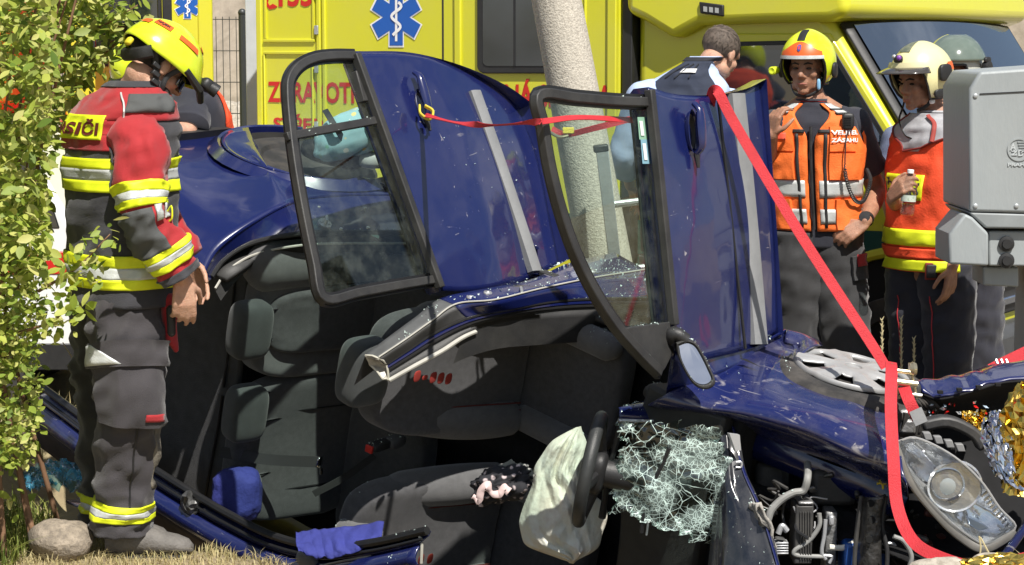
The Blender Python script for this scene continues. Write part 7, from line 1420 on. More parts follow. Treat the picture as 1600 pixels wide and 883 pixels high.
# ---------------------------------------------------------------- B: bending helper behind the wreck
def personB():
    Y = 9.1; b = standing_base(300, Y); D = radians
    T = thing('person', b, 'helper in navy t-shirt and orange vest bending behind the wrecked car', 'person')
    fw = V(-.62, -.6, -.5).normalized(); rt = fw.cross(V(0, 0, 1)).normalized(); up = rt.cross(fw)
    R1 = lambda px, py, dy, hw, hd, e=2.4: (PX(px, py, Y + dy), rt * hw, fw * hd, e)
    tor = Loft([R1(322, 320, .1, .18, .13), R1(316, 280, .08, .185, .135), R1(306, 230, .04, .2, .135), R1(292, 185, 0, .215, .13), R1(276, 156, -.04, .2, .115), R1(262, 143, -.06, .12, .09, 2), R1(250, 134, -.08, .066, .066, 2)], .007, 10, 6.1)
    mb = MB(); tor.mesh(mb, 40, 40); build(mb, 't_shirt', navy_c, T, angle=180)
    mb = MB(); tor.patch(mb, .05, .84, lambda t: D(90 - lerp(78, 48, sstep(.4, .66, t))), lambda t: D(90 + lerp(78, 48, sstep(.4, .66, t))), .016, 30, 24, .012); v1 = build(mb, 'vest_front', orange2_c, T, angle=180)
    mb = MB(); tor.patch(mb, .05, .84, lambda t: D(-90 - lerp(78, 48, sstep(.4, .66, t))), lambda t: D(-90 + lerp(78, 48, sstep(.4, .66, t))), .016, 30, 24, .012); v2 = build(mb, 'vest_back', orange2_c, T, angle=180); mb = MB(); tor.patch(mb, .1, .72, D(-35), D(-14), .024, 12, 5); build(mb, 'vest_lining', white_l, v2, angle=180)
    mb = MB(); tor.patch(mb, .50, .64, D(60), D(112), .022, 6, 14); build(mb, 'name_panel', hivis, v1, angle=180); on_loft_text(tor, 'HASIČI', .525, .615, D(108), D(62), .027, navy_c, v1, .03)
    sl_, el_, wl_ = PX(300, 150, Y - .08), PX(292, 206, Y - .24), PX(248, 204, Y - .34); sr_, er_, wr_ = PX(236, 170, Y + .06), PX(226, 250, Y), PX(216, 300, Y - .1)
    for s, e in ((sl_, el_), (sr_, er_)): lf = limb([lerp(s, tor.c[3], .35), s, lerp(s, e, .5), lerp(s, e, .92)], [.08, .092, .088, .092], V(0, -.6, .8), .008, 7, s.x); mb = MB(); lf.mesh(mb, 24, 26); build(mb, 'sleeve', navy_c, T, angle=180)
    mb = MB(); hcn = PX(224, 112, Y - .14); hf = V(-.6, -.55, -.58); hu = V(-.45, -.4, .8); q, R_ = add_head(mb, hcn, hf, hu); nb = PX(252, 138, Y - .08); mb.caps(q(0, -.04, -.05), nb, .056, .06); mb.caps(nb, tor.c[2], .08, .11); mb.caps(tor.c[2], tor.c[0], .11, .11)
    for a, c, r1, r2 in ((nb, sl_, .06, .05), (sl_, el_, .05, .046), (el_, wl_, .046, .03), (nb, sr_, .06, .05), (sr_, er_, .05, .044), (er_, wr_, .043, .028)): mb.caps(a, c, r1, r2)
    add_hand(mb, wl_, V(-1, -.2, -.2), V(0, 0, -1), V(0, -1, 0), (.3, .4, .3)); add_hand(mb, wr_, V(0, -.2, -1), V(1, 0, 0), V(0, -1, 0), (.3, .4, .3)); bd = bodyobj(mb, T, skin, .006); face_bits(q, R_, bd)
    gallet(hcn, hf, hu, T, lime_h, 0, 1.0)
    yf, g = foot_pts(310, Y + .15); legs_pair(T, navy_c, [(300, 310, Y + .1), (296, 400, Y + .1), (292, 500, Y + .15), (292, yf, Y + .15)], [(345, 310, Y + .15), (346, 400, Y + .12), (346, 500, Y + .15), (346, yf, Y + .15)], [.13, .12, .105, .095], 4.3)
    for px in (292, 346): boot(T, PX(px, yf - 10, Y + .15), V(-.7, -.7, 0), g, blackp)
personB()
# ================================================================== straps
red_w = mat('red_webbing', (.52, .022, .032), .65, var=.12, vscale=18, bump=.5, bscale=260)
def web(pts, w, th, up, name, m, parent=None, origin=None, n=60, twist=None):
    P = dense(pts, n); ups = []
    for i in range(n + 1):
        u = interp([Vector(x) for x in up], i / n) if isinstance(up, list) else Vector(up); ups.append(u)
    mb = MB(); mb.sweep(P, [(-th / 2, -w / 2), (th / 2, -w / 2), (th / 2, w / 2), (-th / 2, w / 2)], ups); return build(mb, name, m, parent, origin=origin, angle=40)
t0 = cw(fd.p(1118, 146, .02)); t1 = PX(1384, 574, 7.02)
RS = thing('ratchet_strap', PX(1395, 640, 6.6), 'wide red ratchet strap pulled from the front door top down over the wing', 'strap')
web([t0 + V(-.02, .03, -.05), t0 + V(.0, -.02, .012), lerp(t0, t1, .12) + V(0, -.01, 0), lerp(t0, t1, .5) + V(0, 0, -.015), lerp(t0, t1, .9), t1], .037, .0035, [V(0, -1, .2), V(0, -1, .2), V(.2, -1, .2)], 'upper_webbing', red_w, RS)
web([PX(1392, 566, 6.98), PX(1393, 580, 6.8), PX(1392, 640, 6.66), PX(1396, 720, 6.56), PX(1402, 790, 6.5), PX(1424, 842, 6.4), PX(1462, 868, 6.32), PX(1530, 884, 6.2), PX(1610, 868, 6.15), PX(1700, 850, 6.2)], .040, .0035, [V(0, -1, 1), V(0, -1, .5), V(0, -1, .2), V(-.3, -1, .5), V(-.2, -.5, 1), V(0, -.3, 1)], 'lower_webbing', red_w, RS, n=90)
web([PX(1412, 604, 6.92), PX(1420, 625, 6.86), PX(1434, 655, 6.85)], .040, .004, V(-.2, -1, .4), 'strap_tail', red_w, RS, n=12)
web([PX(1430, 640, 6.84), PX(1440, 662, 6.83)], .044, .006, V(-.2, -1, .4), 'tail_label', moulding, RS, n=8)
brass = mat('zinc_brass', (.5, .44, .3), .35, .9, var=.3, vscale=30)
rt_ = PX(1403, 586, 6.93)
for s in (-1, 1): mb = MB(); mb.prism([rt_ + V(s * .03 + .01, 0, 0) + V(x, -.01, z) for x, z in ((-.004, .04), (.004, .04), (.03, -.08), (.02, -.085))], V(0, .03, 0)); build(mb, 'ratchet_plate', brass, RS, bevel=.003)
for k, (dx, dz) in enumerate(((0, .02), (.014, -.02), (.03, -.06))): mb = MB(); mb.tube([rt_ + V(-.03 + dx, -.012, dz), rt_ + V(.05 + dx, -.012, dz - .01)], .008 if k != 1 else .012, 10); build(mb, 'ratchet_bar', chrome if k == 2 else brass, RS)
mb = MB(); mb.lathe([(.02, -.012), (.026, 0), (.02, .012)], rt_ + V(.05, 0, .02), V(1, 0, 0), 14); build(mb, 'ratchet_cog', brass, RS)
# strap tied between the two doors
DS = thing('tie_strap', cw(rd.p(668, 180, .05)), 'thin twisted red and yellow strap tying the two open doors together', 'strap')
a = cw(rd.p(664, 180, .06)); b = cw(fd.p(846, 190, .03)); c = cw(fd.p(988, 188, -.05))
web([a, lerp(a, b, .3) + V(0, 0, -.02), lerp(a, b, .65) + V(0, 0, -.02), b], .022, .003, [V(0, -1, .3), V(0, -.2, 1), V(0, -1, .1), V(0, -.4, -1), V(0, -1, .3)], 'webbing', red_w, DS)
web([b, lerp(b, c, .4) + V(0, -.02, .012), c], .020, .003, [V(0, -1, .3), V(0, -1, .5), V(0, -1, .2)], 'webbing', red_w, DS); web([PX(862, 202, 7.25), PX(885, 210, 7.24), PX(930, 200, 7.24), PX(985, 186, 7.26)], .022, .003, [V(0, -1, .3), V(0, -1, -.5), V(0, -1, .4)], 'webbing', red_w, DS)
yb = mat('yellow_webbing', (.7, .58, .06), .7, bump=.3, bscale=200)
mb = MB(); hk = cw(rd.p(664, 178, .055)); mb.tube(dense([hk + V(-.02, 0, .03), hk + V(-.015, -.03, .0), hk + V(.02, -.03, -.02), hk + V(.03, -.01, .01), hk + V(0, .0, .03)], 20), .010, 8, flat=.5); build(mb, 'knot', yb, DS)
mb = MB(); mb.box(PX(888, 204, 7.22), (.04, .01, .022)); build(mb, 'buckle', yb, DS, bevel=.003); mb = MB(); mb.tube(dense([PX(858, 206, 7.24), PX(874, 214, 7.22), PX(888, 212, 7.22)], 10), .006, 8); build(mb, 'hook', brass, DS)
S3 = thing('ratchet_strap', PX(1580, 566, 7.6), 'short red strap with steel clamp crossing above the bonnet edge', 'strap')
web([PX(1548, 578, 7.6), PX(1575, 564, 7.6), PX(1650, 528, 7.6)], .045, .004, V(0, -1, .5), 'webbing', red_w, S3, n=14)
for k in range(3): mb = MB(); mb.tube([PX(1556 + 8 * k, 562, 7.58), PX(1562 + 8 * k, 578, 7.56)], .006, 8); build(mb, 'clamp_bar', chrome, S3)
# ================================================================== soft things in and on the wreck
def crumple(name, c, r, m, label, cat, seed, amp=.3, freq=2.5, e=2.6, nu=56, nv=36, flat=False, R_=None):
    mb = MB(); mb.rbox((0, 0, 0), (2, 2, 2), None, e, nu, nv)
    for i, p in enumerate(mb.v):
        d = 1 + amp * noise.noise(p * freq + V(seed, 0, 0)) + amp * .6 * (1 - 2 * abs(noise.noise(p * freq * 1.9 + V(0, seed, 0)))) * .6 + amp * .3 * noise.noise(p * freq * 5 + V(seed, 1, 0)); q = V(p.x * r[0], p.y * r[1], p.z * r[2]) * d; mb.v[i] = Vector(c) + (R_ @ q if R_ else q)
    return tag(build(mb, name, m, origin=Vector(c) - V(0, 0, r[2]), angle=180 if not flat else 0), label, cat)
bluec = mat('royal_blue_cloth', (.028, .036, .21), .85, var=.15, vscale=14, bump=.35, bscale=70)
hc3 = cw(CP(371, 770, 0, -.93)) + V(.0, -.03, 0)
crumple('cloth_cover', hc3, (.098, .075, .103), bluec, 'royal blue cloth cover pulled over a rear headrest', 'cloth', 3.1, .10, 1.7, 3.2)
# blue cloth strip lying on the lower side
mb = MB(); qa = [PX(x, y, 7.55) for x, y in ((462, 832), (500, 828), (540, 824), (600, 816))]; qb_ = [PX(x, y, 7.42) for x, y in ((466, 862), (505, 872), (545, 866), (596, 846))]
strip(mb, qa, qb_, 60, 24, lambda u, v: V(0, -.03 * sin(pi * v) + .014 * noise.noise(V(u * 10, v * 3, 1)) + .006 * noise.noise(V(u * 24, v * 5, 4)), .010 * noise.noise(V(u * 10, v * 4, 7)))); tag(build(mb, 'cloth', bluec, angle=180, solid=.004, origin=PX(530, 850, 7.5)), 'crumpled royal blue cloth strip beside the lower front headrest', 'cloth')
fl = bpy.data.materials.new('floral_scarf'); fl.use_nodes = True; t = fl.node_tree; b_ = t.nodes['Principled BSDF']; b_.inputs['Roughness'].default_value = .85
tc = t.nodes.new('ShaderNodeTexCoord'); vo = t.nodes.new('ShaderNodeTexVoronoi'); vo.inputs['Scale'].default_value = 34; vo.inputs['Randomness'].default_value = .9; lnk(t, tc.outputs['Object'], vo.inputs['Vector']); rp_ = t.nodes.new('ShaderNodeValToRGB'); rp_.color_ramp.elements[0].color = (.5, .42, .42, 1); rp_.color_ramp.elements[1].color = (.016, .016, .02, 1); rp_.color_ramp.elements[0].position = .2; rp_.color_ramp.elements[1].position = .36; lnk(t, vo.outputs['Distance'], rp_.inputs[0]); lnk(t, rp_.outputs[0], b_.inputs['Base Color'])
SCF = thing('scarf', PX(780, 785, 7.12), 'black floral scarf with pale pink trim lying on the front seat', 'scarf')
mb = MB(); mb.rbox((0, 0, 0), (2, 2, 2), None, 2.4, 64, 40)
for i, p in enumerate(mb.v):
    d = 1 + .3 * noise.noise(p * 2.2 + V(4, 0, 0)) + .16 * (1 - 2 * abs(noise.noise(p * 4 + V(0, 2, 0)))) + .06 * noise.noise(p * 11); mb.v[i] = PX(784, 756, 7.12) + V(p.x * .092, p.y * .07, p.z * .058 + .02 * p.x) * d
build(mb, 'scarf_cloth', fl, SCF, angle=180)
pinkm = mat('pale_pink', (.62, .47, .45), .85, var=.12, vscale=30)
mb = MB(); P = dense([PX(x, y, 7.03) for x, y in ((738, 776), (748, 782), (752, 766), (762, 758), (768, 770), (780, 772), (788, 762), (796, 768))], 60); ribbon(mb, P, .024, .006, V(0, -1, .4)); 
for i, p in enumerate(mb.v): mb.v[i] = p + V(.006, .006, .008) * noise.noise(p * 40)
build(mb, 'trim', pinkm, SCF, angle=180)
# patterned padded child seat beyond the rear door
pat = bpy.data.materials.new('animal_print'); pat.use_nodes = True; t = pat.node_tree; b_ = t.nodes['Principled BSDF']; b_.inputs['Roughness'].default_value = .85
tc = t.nodes.new('ShaderNodeTexCoord'); vo = t.nodes.new('ShaderNodeTexVoronoi'); vo.inputs['Scale'].default_value = 24; lnk(t, tc.outputs['Object'], vo.inputs['Vector']); nz = t.nodes.new('ShaderNodeTexNoise'); nz.inputs['Scale'].default_value = 30; lnk(t, tc.outputs['Object'], nz.inputs['Vector'])
rp_ = t.nodes.new('ShaderNodeValToRGB'); rp_.color_ramp.elements[0].color = (1, 1, 1, 1); rp_.color_ramp.elements[1].color = (0, 0, 0, 1); rp_.color_ramp.elements[0].position = .26; rp_.color_ramp.elements[1].position = .31; lnk(t, vo.outputs['Distance'], rp_.inputs[0])
r2_ = t.nodes.new('ShaderNodeValToRGB'); r2_.color_ramp.elements[0].color = (.2, .45, .35, 1); r2_.color_ramp.elements[1].color = (.75, .6, .25, 1); r2_.color_ramp.elements[0].position = .25; r2_.color_ramp.elements[1].position = .75; e_ = r2_.color_ramp.elements.new(.5); e_.color = (.65, .7, .75, 1); lnk(t, vo.outputs['Color'], r2_.inputs[0])
mx = t.nodes.new('ShaderNodeMix'); mx.data_type = 'RGBA'; mx.inputs[6].default_value = (.30, .50, .56, 1); lnk(t, rp_.outputs[0], mx.inputs[0]); lnk(t, r2_.outputs[0], mx.inputs[7]); lnk(t, mx.outputs[2], b_.inputs['Base Color'])
CSY = 8.5; CS = thing('child_seat', PX(545, 270, CSY), 'padded child seat in pale teal print with black straps behind the rear door', 'child seat')
mb = MB(); mb.rbox((0, 0, 0), (2, 2, 2), None, 2.6, 48, 30)
for i, p in enumerate(mb.v): mb.v[i] = PX(552, 208, CSY) + V(p.x * .165, p.y * .12, p.z * .098 + .045 * p.x - .02 * p.x * p.x) * (1 + .07 * noise.noise(p * 3))
build(mb, 'padding', pat, CS, angle=180)
for px in (508, 566):
    P = [PX(px + 44 * k / 14, 172 + 72 * k / 14 - 10 * (px > 540), CSY - .04 - .11 * sin(pi * min(1, k / 14 + .15))) for k in range(15)]; mb = MB(); ribbon(mb, P, .024, .006, V(0, -1, .6)); build(mb, 'harness_strap', blackstrap, CS)
mb = MB(); mb.rbox(PX(520, 240, CSY + .02), (.27, .16, .10), Matrix.Rotation(.25, 3, 'Y'), 3); build(mb, 'seat_shell', blackp, CS, angle=180); mb = MB(); mb.rbox(PX(590, 250, CSY), (.16, .14, .07), None, 3); build(mb, 'seat_base', mat('grey_plastic', (.4, .41, .42), .5), CS, angle=180)
# foil blanket
def foil(name, cols, rows, m, seed, amp, lab=None, parent=None, Y=6.75):
    A = [[PX(x, y, Y + d) for x, y, d in r] for r in rows]
    def fn(u, v):
        p = interp([interp(r, u) for r in A], v); k = noise.noise(V(u * 9, v * 9, seed)); k2 = noise.noise(V(u * 21, v * 21, seed + 4)); return p + V(.012 * k2, -amp * (1 - 2 * abs(k)) - amp * .5 * (1 - 2 * abs(k2)), .012 * noise.noise(V(u * 17, v * 17, seed + 9)))
    mb = MB(); mb.grid(fn, cols, cols); 
    fs = []
    for f in mb.f: fs += [(f[0], f[1], f[2]), (f[0], f[2], f[3])]
    mb.f = fs; return build(mb, name, m, parent, smooth=False)
gold = mat('gold_foil', (.85, .58, .12), .14, 1, var=.12, vscale=9, dirt=((.75, .7, .25), .4, 5, .8)); silv = mat('silver_foil', (.8, .82, .86), .1, 1)
FB = thing('foil_blanket', PX(1590, 770, 6.7), 'crumpled gold and silver rescue foil blanket draped at the crushed front', 'blanket')
foil('gold_side', 20, [[(1588, 596, .05), (1620, 596, 0), (1700, 610, 0)], [(1562, 640, .0), (1620, 640, -.05), (1700, 650, -.02)], [(1564, 700, .02), (1620, 700, -.05), (1700, 710, -.02)], [(1562, 752, .03), (1580, 772, -.02), (1700, 780, 0)]], gold, 2.2, .022, parent=FB)
foil('silver_side', 18, [[(1545, 640, .1), (1560, 640, .05), (1575, 640, .03)], [(1530, 668, .08), (1556, 668, .02), (1580, 680, .0)], [(1536, 704, .08), (1556, 708, .0), (1580, 720, -.02)], [(1552, 740, .05), (1568, 750, -.02), (1600, 770, -.04)]], silv, 7.2, .02, parent=FB)
foil('gold_scrap', 18, [[(1500, 640, .25), (1540, 640, .25)], [(1502, 656, .22), (1536, 660, .22)], [(1512, 672, .22), (1530, 680, .22)]], gold, 5.2, .02, parent=FB, Y=6.85)
foil('fallen_end', 16, [[(1500, 874, .0), (1560, 864, 0), (1640, 862, 0)], [(1500, 890, -.05), (1560, 886, -.08), (1640, 880, -.08)]], gold, 9.2, .01, parent=FB, Y=6.12)
# ================================================================== stone, plastic bag
p = PX(95, 845, 6.9); boulder('stone', (p.x, p.y, p.z), (.112, .10, .075), mat('brown_granite', (.27, .225, .175), .9, var=.35, vscale=26, bump=.8, bscale=70, dirt=((.13, .11, .09), .7, 60, .5)), 21.3, 'rounded grey granite stone beside the firefighter boot', 'stone', None, .14)
for k, (px, py, Y, r) in enumerate([(1562, 886, 6.15, .06), (1470, 888, 6.2, .05)]): p = PX(px, py, Y); boulder('stone', (p.x, p.y, p.z), (r * 1.8, r, r * .7), stone, 30 + k * 3, ['pale flat stone under the loose end of the red strap', 'small pale stone where the red strap meets the ground'][k], 'stone')
bagm = glassmat('blue_film', (.42, .74, .9), .12, 1.5, dirt=.8, dcol=(.14, .55, .80))
mb = MB(); bg = [[PX(x, y, 7.7 + d) for x, y, d in r] for r in ([(36, 744, .1), (60, 726, .12), (100, 720, .12), (150, 738, .1)], [(30, 756, 0), (70, 742, .0), (110, 740, 0), (156, 752, 0)], [(40, 764, -.1), (70, 762, -.12), (110, 764, -.1), (160, 764, -.08)])]
mb.grid(lambda u, v: interp([interp(r, u) for r in bg], v) + V(0, .03 * noise.noise(V(u * 9, v * 5, 0)), .03 * noise.noise(V(u * 11, v * 6, 3)) + .014 * noise.noise(V(u * 30, v * 14, 5))), 60, 30); tag(build(mb, 'plastic_bag', bagm, origin=PX(95, 762, 7.6), angle=40), 'crumpled translucent blue plastic bag lying in the dry grass', 'bag')

# ================================================================== plants
def island_mat(name, cols, trans=.35, rough=.55):
    m = bpy.data.materials.new(name); m.use_nodes = True; t = m.node_tree; b = t.nodes['Principled BSDF']; b.inputs['Roughness'].default_value = rough
    g = t.nodes.new('ShaderNodeNewGeometry'); r = t.nodes.new('ShaderNodeValToRGB'); r.color_ramp.elements[0].color = (*cols[0], 1); r.color_ramp.elements[1].color = (*cols[-1], 1)
    for k, c in enumerate(cols[1:-1]): e = r.color_ramp.elements.new((k + 1) / (len(cols) - 1)); e.color = (*c, 1)
    oi = t.nodes.new('ShaderNodeObjectInfo'); ad = t.nodes.new('ShaderNodeMath'); ad.operation = 'ADD'; fc = t.nodes.new('ShaderNodeMath'); fc.operation = 'FRACT'; lnk(t, g.outputs['Random Per Island'], ad.inputs[0]); lnk(t, oi.outputs['Random'], ad.inputs[1]); lnk(t, ad.outputs[0], fc.inputs[0]); lnk(t, fc.outputs[0], r.inputs[0]); lnk(t, r.outputs[0], b.inputs['Base Color'])
    tl = t.nodes.new('ShaderNodeBsdfTranslucent'); lnk(t, r.outputs[0], tl.inputs[0]); mx = t.nodes.new('ShaderNodeMixShader'); mx.inputs[0].default_value = trans; lnk(t, b.outputs[0], mx.inputs[1]); lnk(t, tl.outputs[0], mx.inputs[2]); lnk(t, mx.outputs[0], t.nodes['Material Output'].inputs[0]); return m
leafm = island_mat('shrub_leaf', [(.12, .20, .03), (.30, .39, .05), (.46, .52, .08), (.60, .58, .20), (.20, .29, .04), (.34, .40, .06)], .42)
bark = mat('bark', (.12, .085, .06), .9, var=.3, vscale=40, bump=.5, bscale=120); strawm = island_mat('dry_grass', [(.34, .27, .12), (.45, .37, .18), (.5, .43, .24), (.28, .26, .10)], .25, .8); greeng = island_mat('green_grass', [(.12, .18, .03), (.25, .30, .06), (.34, .34, .09)], .35, .7)
LV = [(0, 0, 0), (.30, .22, .035), (.55, .25, .04), (.8, .16, .03), (1, 0, -.02), (.8, -.16, .03), (.55, -.25, .04), (.3, -.22, .035), (.35, 0, 0), (.7, 0, -.005)]; LF = [(0, 8, 1), (1, 8, 9, 2), (2, 9, 3), (3, 9, 4), (0, 7, 8), (7, 6, 9, 8), (6, 5, 9), (5, 4, 9)]
def leafmat4(p, d, n, L):
    d = d.normalized(); n = (n - d * n.dot(d)).normalized(); s = n.cross(d); return Matrix(((d.x * L, s.x * L, n.x * L, p.x), (d.y * L, s.y * L, n.y * L, p.y), (d.z * L, s.z * L, n.z * L, p.z), (0, 0, 0, 1)))
random.seed(21); rng = random
SH = thing('shrub', V(PX(40, 500, 6.95).x, 6.95, 0), 'leafy pale green shrub beside the firefighter in red and charcoal', 'shrub')
def edge(y): # right-hand outline of the shrub
    pts = ((-80, 215), (0, 205), (60, 185), (100, 172), (150, 135), (200, 108), (260, 92), (330, 88), (400, 92), (470, 90), (540, 84), (600, 80), (660, 76), (720, 60)); 
    for (a, xa), (b, xb) in zip(pts, pts[1:]):
        if a <= y <= b: return lerp(xa, xb, (y - a) / (b - a))
    return 60
stems = []; mbst = MB()
for k in range(26):
    base = V(PX(rng.uniform(-160, 70), 700, 7.0).x, rng.uniform(6.6, 7.4), -.05); tx = rng.uniform(-260, 190); tyy = rng.uniform(-260, 380); Yt = rng.uniform(6.4, 7.5)
    if tx > edge(max(-80, min(650, tyy))) - 40: tx = edge(max(-80, min(650, tyy))) - rng.uniform(40, 110)
    tip = PX(tx, tyy, Yt); mid = lerp(base, tip, .5) + V(rng.uniform(-.12, .05), rng.uniform(-.1, .1), .12); P = dense([base, mid, tip], 16); stems.append(P); mbst.tube(P, [lerp(.011, .003, i / 16) for i in range(17)], 6)
for (x0, y0, x1, y1, Y) in ((60, 455, 172, 366, 6.55), (40, 180, 168, 88, 7.3), (90, 60, 215, 8, 7.3), (30, 520, 120, 470, 6.5), (120, 100, 196, 52, 7.35)):
    P = dense([PX(x0, y0, Y + .1), PX((x0 + x1) / 2 + 4, (y0 + y1) / 2 + 8, Y + .03), PX(x1, y1, Y)], 16); stems.append(P); stems.append(P); mbst.tube(P, [lerp(.006, .002, i / 16) for i in range(17)], 6)
so = build(mbst, 'stems', mat('reddish_twig', (.20, .11, .06), .8, var=.2, vscale=30), SH, angle=180); so['kind'] = 'stuff'
leaves = []
def put(p, L, droop=.4):
    d = V(rng.uniform(-1, 1), rng.uniform(-1, .6), rng.uniform(-.9, .5)); n = V(rng.uniform(-.7, .9), rng.uniform(-1.1, .2), rng.uniform(.1, 1.2)); leaves.append((p, d, n, L))
for P in stems:
    for k in range(44):
        t = rng.uniform(.15, 1) if len(leaves) > 0 else .5; p = interp(P, t) + V(rng.gauss(0, .03), rng.gauss(0, .03), rng.gauss(0, .03)); pxx = 800 + FPX * p.x / p.y; pyy = 75 + FPX * (CZ - p.z) / p.y
        if P in stems[:26] and pxx > edge(max(-80, min(700, pyy))) - 14: continue
        put(p, rng.uniform(.026, .058))
n_main = len(leaves); tries = 0
while len(leaves) < n_main + 16500 and tries < 120000:
    tries += 1; y = rng.uniform(-230, 730); ex = edge(max(-80, y)); x = rng.uniform(-330, ex) if rng.random() < .5 else rng.uniform(-20, ex)
    den = noise.noise(V(x * .022, y * .022, 3)); Y = rng.uniform(6.35, 7.75)
    if x > ex - 16 or (x > ex - 45 and rng.random() < .45): continue
    if x > 85 and y < 240: Y = rng.uniform(7.15, 7.8)
    if den < -.28 and x > -20 and rng.random() < .8: continue
    L = rng.choice((.024, .03, .036, .046, .056)) * rng.uniform(.85, 1.15) * (.72 if y > 430 else 1); put(PX(x, y, Y), L)
leaves.sort(key=lambda l: l[0].y)
near = []; rest = []
for l in leaves:
    px = 800 + FPX * l[0].x / l[0].y
    (near if len(near) < 290 and -10 < px < 230 and l[3] > .04 else rest).append(l)
lm = bpy.data.meshes.new('leaf'); lm.from_pydata(LV, [], LF); lm.materials.append(leafm); lm.shade_smooth()
for p, d, n, L in near:
    o = bpy.data.objects.new('leaf', lm); COL.objects.link(o); o.parent = SH; M4 = leafmat4(p - SH.location, d, n, L); o.matrix_local = M4
mb = MB()
for p, d, n, L in rest:
    M4 = leafmat4(p, d, n, L); mb.add([M4 @ Vector(v) for v in LV], LF)
fo = build(mb, 'foliage', leafm, SH, angle=180); fo['kind'] = 'stuff'
# blades
def blades(name, n, region, m, hmin, hmax, w, lean=.5, seed=1, cond=None):
    rng = random.Random(seed); vs = []; fs = []; k = 0; tr = 0
    while k < n and tr < n * 6:
        tr += 1; x = rng.uniform(region[0], region[1]); y = rng.uniform(region[2], region[3])
        if cond and not cond(x, y, rng): continue
        z = ground(x, y) - .01; h = rng.uniform(hmin, hmax); a = rng.uniform(0, 2 * pi); l = rng.uniform(.1, lean) * h; dx, dy = cos(a), sin(a); sx, sy = -dy * w, dx * w
        b0 = len(vs); vs += [(x - sx, y - sy, z), (x + sx, y + sy, z), (x + dx * l * .35 + sx * .7, y + dy * l * .35 + sy * .7, z + h * .6), (x + dx * l * .35 - sx * .7, y + dy * l * .35 - sy * .7, z + h * .6), (x + dx * l, y + dy * l, z + h * (1 - .3 * l / h))]; fs += [(b0, b0 + 1, b0 + 2, b0 + 3), (b0 + 3, b0 + 2, b0 + 4)]; k += 1
    mb = MB(); mb.add(vs, fs); o = build(mb, name, m, angle=180); o['kind'] = 'stuff'; return o
def notcar(x, y, rng): return car_floor(x, y)[1] > .2
o = blades('dry_grass', 16000, (-2.6, -.75, 6.0, 8.3), strawm, .015, .06, .0020, 1.4, 3, lambda x, y, r: notcar(x, y, r) and noise.noise(V(x * 3, y * 3, 0)) > -.35); o['label'] = 'short dry straw-coloured grass around the stone'; 
o = blades('green_grass', 3600, (-2.9, -1.35, 6.2, 8.6), greeng, .05, .24, .003, .7, 5, lambda x, y, r: y > 7.95 and notcar(x, y, r) and x < -1.45 + .25 * noise.noise(V(y * 3, 0, 0)))
o = blades('roadside_grass', 5200, (-4.5, 4.5, 8.2, 9.9), strawm, .04, .2, .003, .8, 8, lambda x, y, r: notcar(x, y, r))
o = blades('dry_grass_tuft', 1600, (1.0, 2.6, 5.7, 6.5), strawm, .02, .07, .0022, 1.2, 9)
for k, (px, y0, y1, Y) in enumerate(((1378, 500, 600, 8.35), (1408, 498, 600, 8.3), (1428, 530, 600, 8.32))):
    b_ = PX(px + 4, y1, Y); g = ground(b_.x, b_.y); a = V(b_.x, b_.y, g); tp = PX(px, y0, Y); GT = thing('grass_stalk', a, ['dry grass stalk standing straight behind the front wheel', 'tallest dry grass stalk with long seed head behind the front wheel', 'short dry grass stalk behind the tyre'][k], 'grass stalk')
    mb = MB(); mb.tube([a, lerp(a, tp, .5), tp], .003, 5); build(mb, 'stem', mat('straw', (.55, .47, .27), .9), GT)
    mb = MB()
    for j in range(40): q = lerp(tp, a, j / 40 * .42); an = j * 2.4; mb.caps(q, q + V(.008 * cos(an), .008 * sin(an), .014), .003, .001, 5)
    build(mb, 'seed_head', mat('straw', (.55, .47, .27), .9), GT)
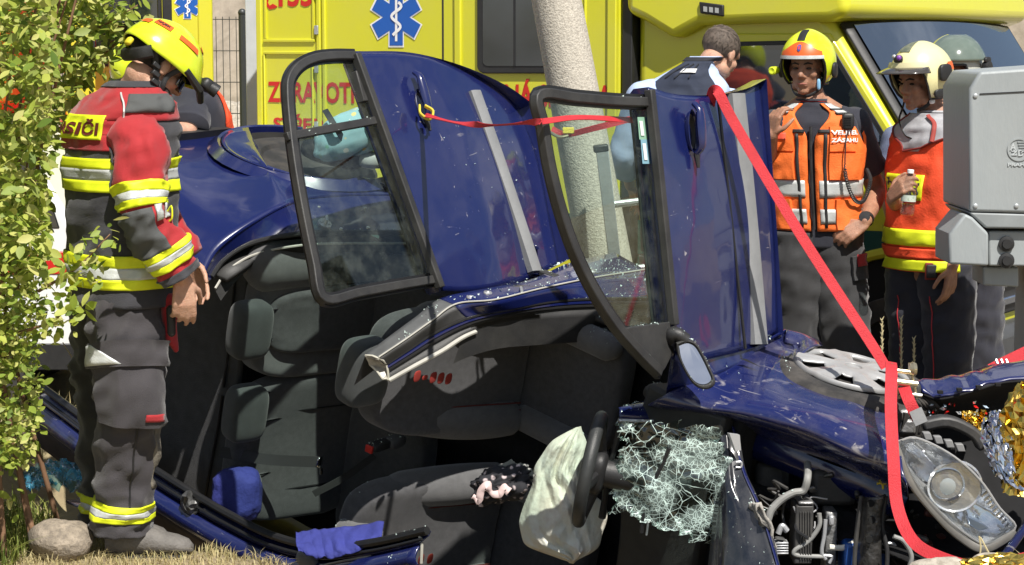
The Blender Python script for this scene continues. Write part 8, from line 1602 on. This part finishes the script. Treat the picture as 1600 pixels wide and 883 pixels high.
for k, pts in enumerate((((1530, 838), (1532, 860), (1524, 900)), ((1532, 840), (1546, 866), (1568, 900)))):
    mb = MB(); mb.tube(dense([PX(x, y, 6.3) for x, y in pts], 10), .003, 5); tag(build(mb, 'straw_stem', mat('straw', (.55, .47, .27), .9), origin=PX(*pts[-1], 6.3)), ['bent straw stem rising in front of the headlamp', 'straw stem leaning away from the headlamp'][k], 'straw')
for k, pts in enumerate((((160, 660), (128, 585), (98, 535)), ((150, 690), (132, 625), (118, 610)))):
    mb = MB(); mb.tube(dense([PX(x, y, 7.45) for x, y in pts], 10), [.006 - .0004 * i for i in range(11)], 6); tag(build(mb, 'dry_twig', mat('pale_twig', (.5, .42, .3), .9), origin=PX(*pts[0], 7.45)), ['long pale dry twig slanting behind the trouser leg', 'short pale dry twig beside the trouser leg'][k], 'twig')

o = blades('weeds', 2600, (-2.5, -1.66, 6.6, 7.4), greeng, .05, .17, .003, .9, 12, notcar)

# crumbs of glass lying on whatever they fell on inside and on top of the wreck
bpy.context.view_layer.update(); dg = bpy.context.evaluated_depsgraph_get(); rg = random.Random(77); mb = MB(); n = 0
for k in range(5000):
    x = rg.uniform(-.75, 1.0); y = rg.uniform(6.75, 8.3); hit, loc, nor, idx, ob, m4 = SC.ray_cast(dg, V(x, y, 1.6), V(0, 0, -1))
    if not hit or ob is None or nor.z < .25: continue
    q = ob
    while q.parent: q = q.parent
    if q.name != CAR.name or 'glass' in ob.name or 'windscreen' in ob.name: continue
    if ob.name.split('.')[0] in ('rear_door', 'front_door', 'front_wing', 'quarter_panel', 'door_handle', 'rubbing_strip', 'window_frame', 'belt_strip', 'wheel_trim') and rg.random() < .96: continue
    s_ = rg.uniform(.0018, .0042); c = CINV @ (loc + V(0, 0, s_ * .6)); mb.add([c + V(rg.uniform(-1, 1), rg.uniform(-1, 1), rg.uniform(-1, 1)) * s_ * 1.3 for _ in range(4)], [(0, 1, 2), (0, 3, 1), (1, 3, 2), (0, 2, 3)]); n += 1
if n: gc = build(mb, 'glass_crumbs', mat('glass_crumb', (.6, .72, .68), .15, coat=.5), CAR, smooth=False); gc['kind'] = 'stuff'
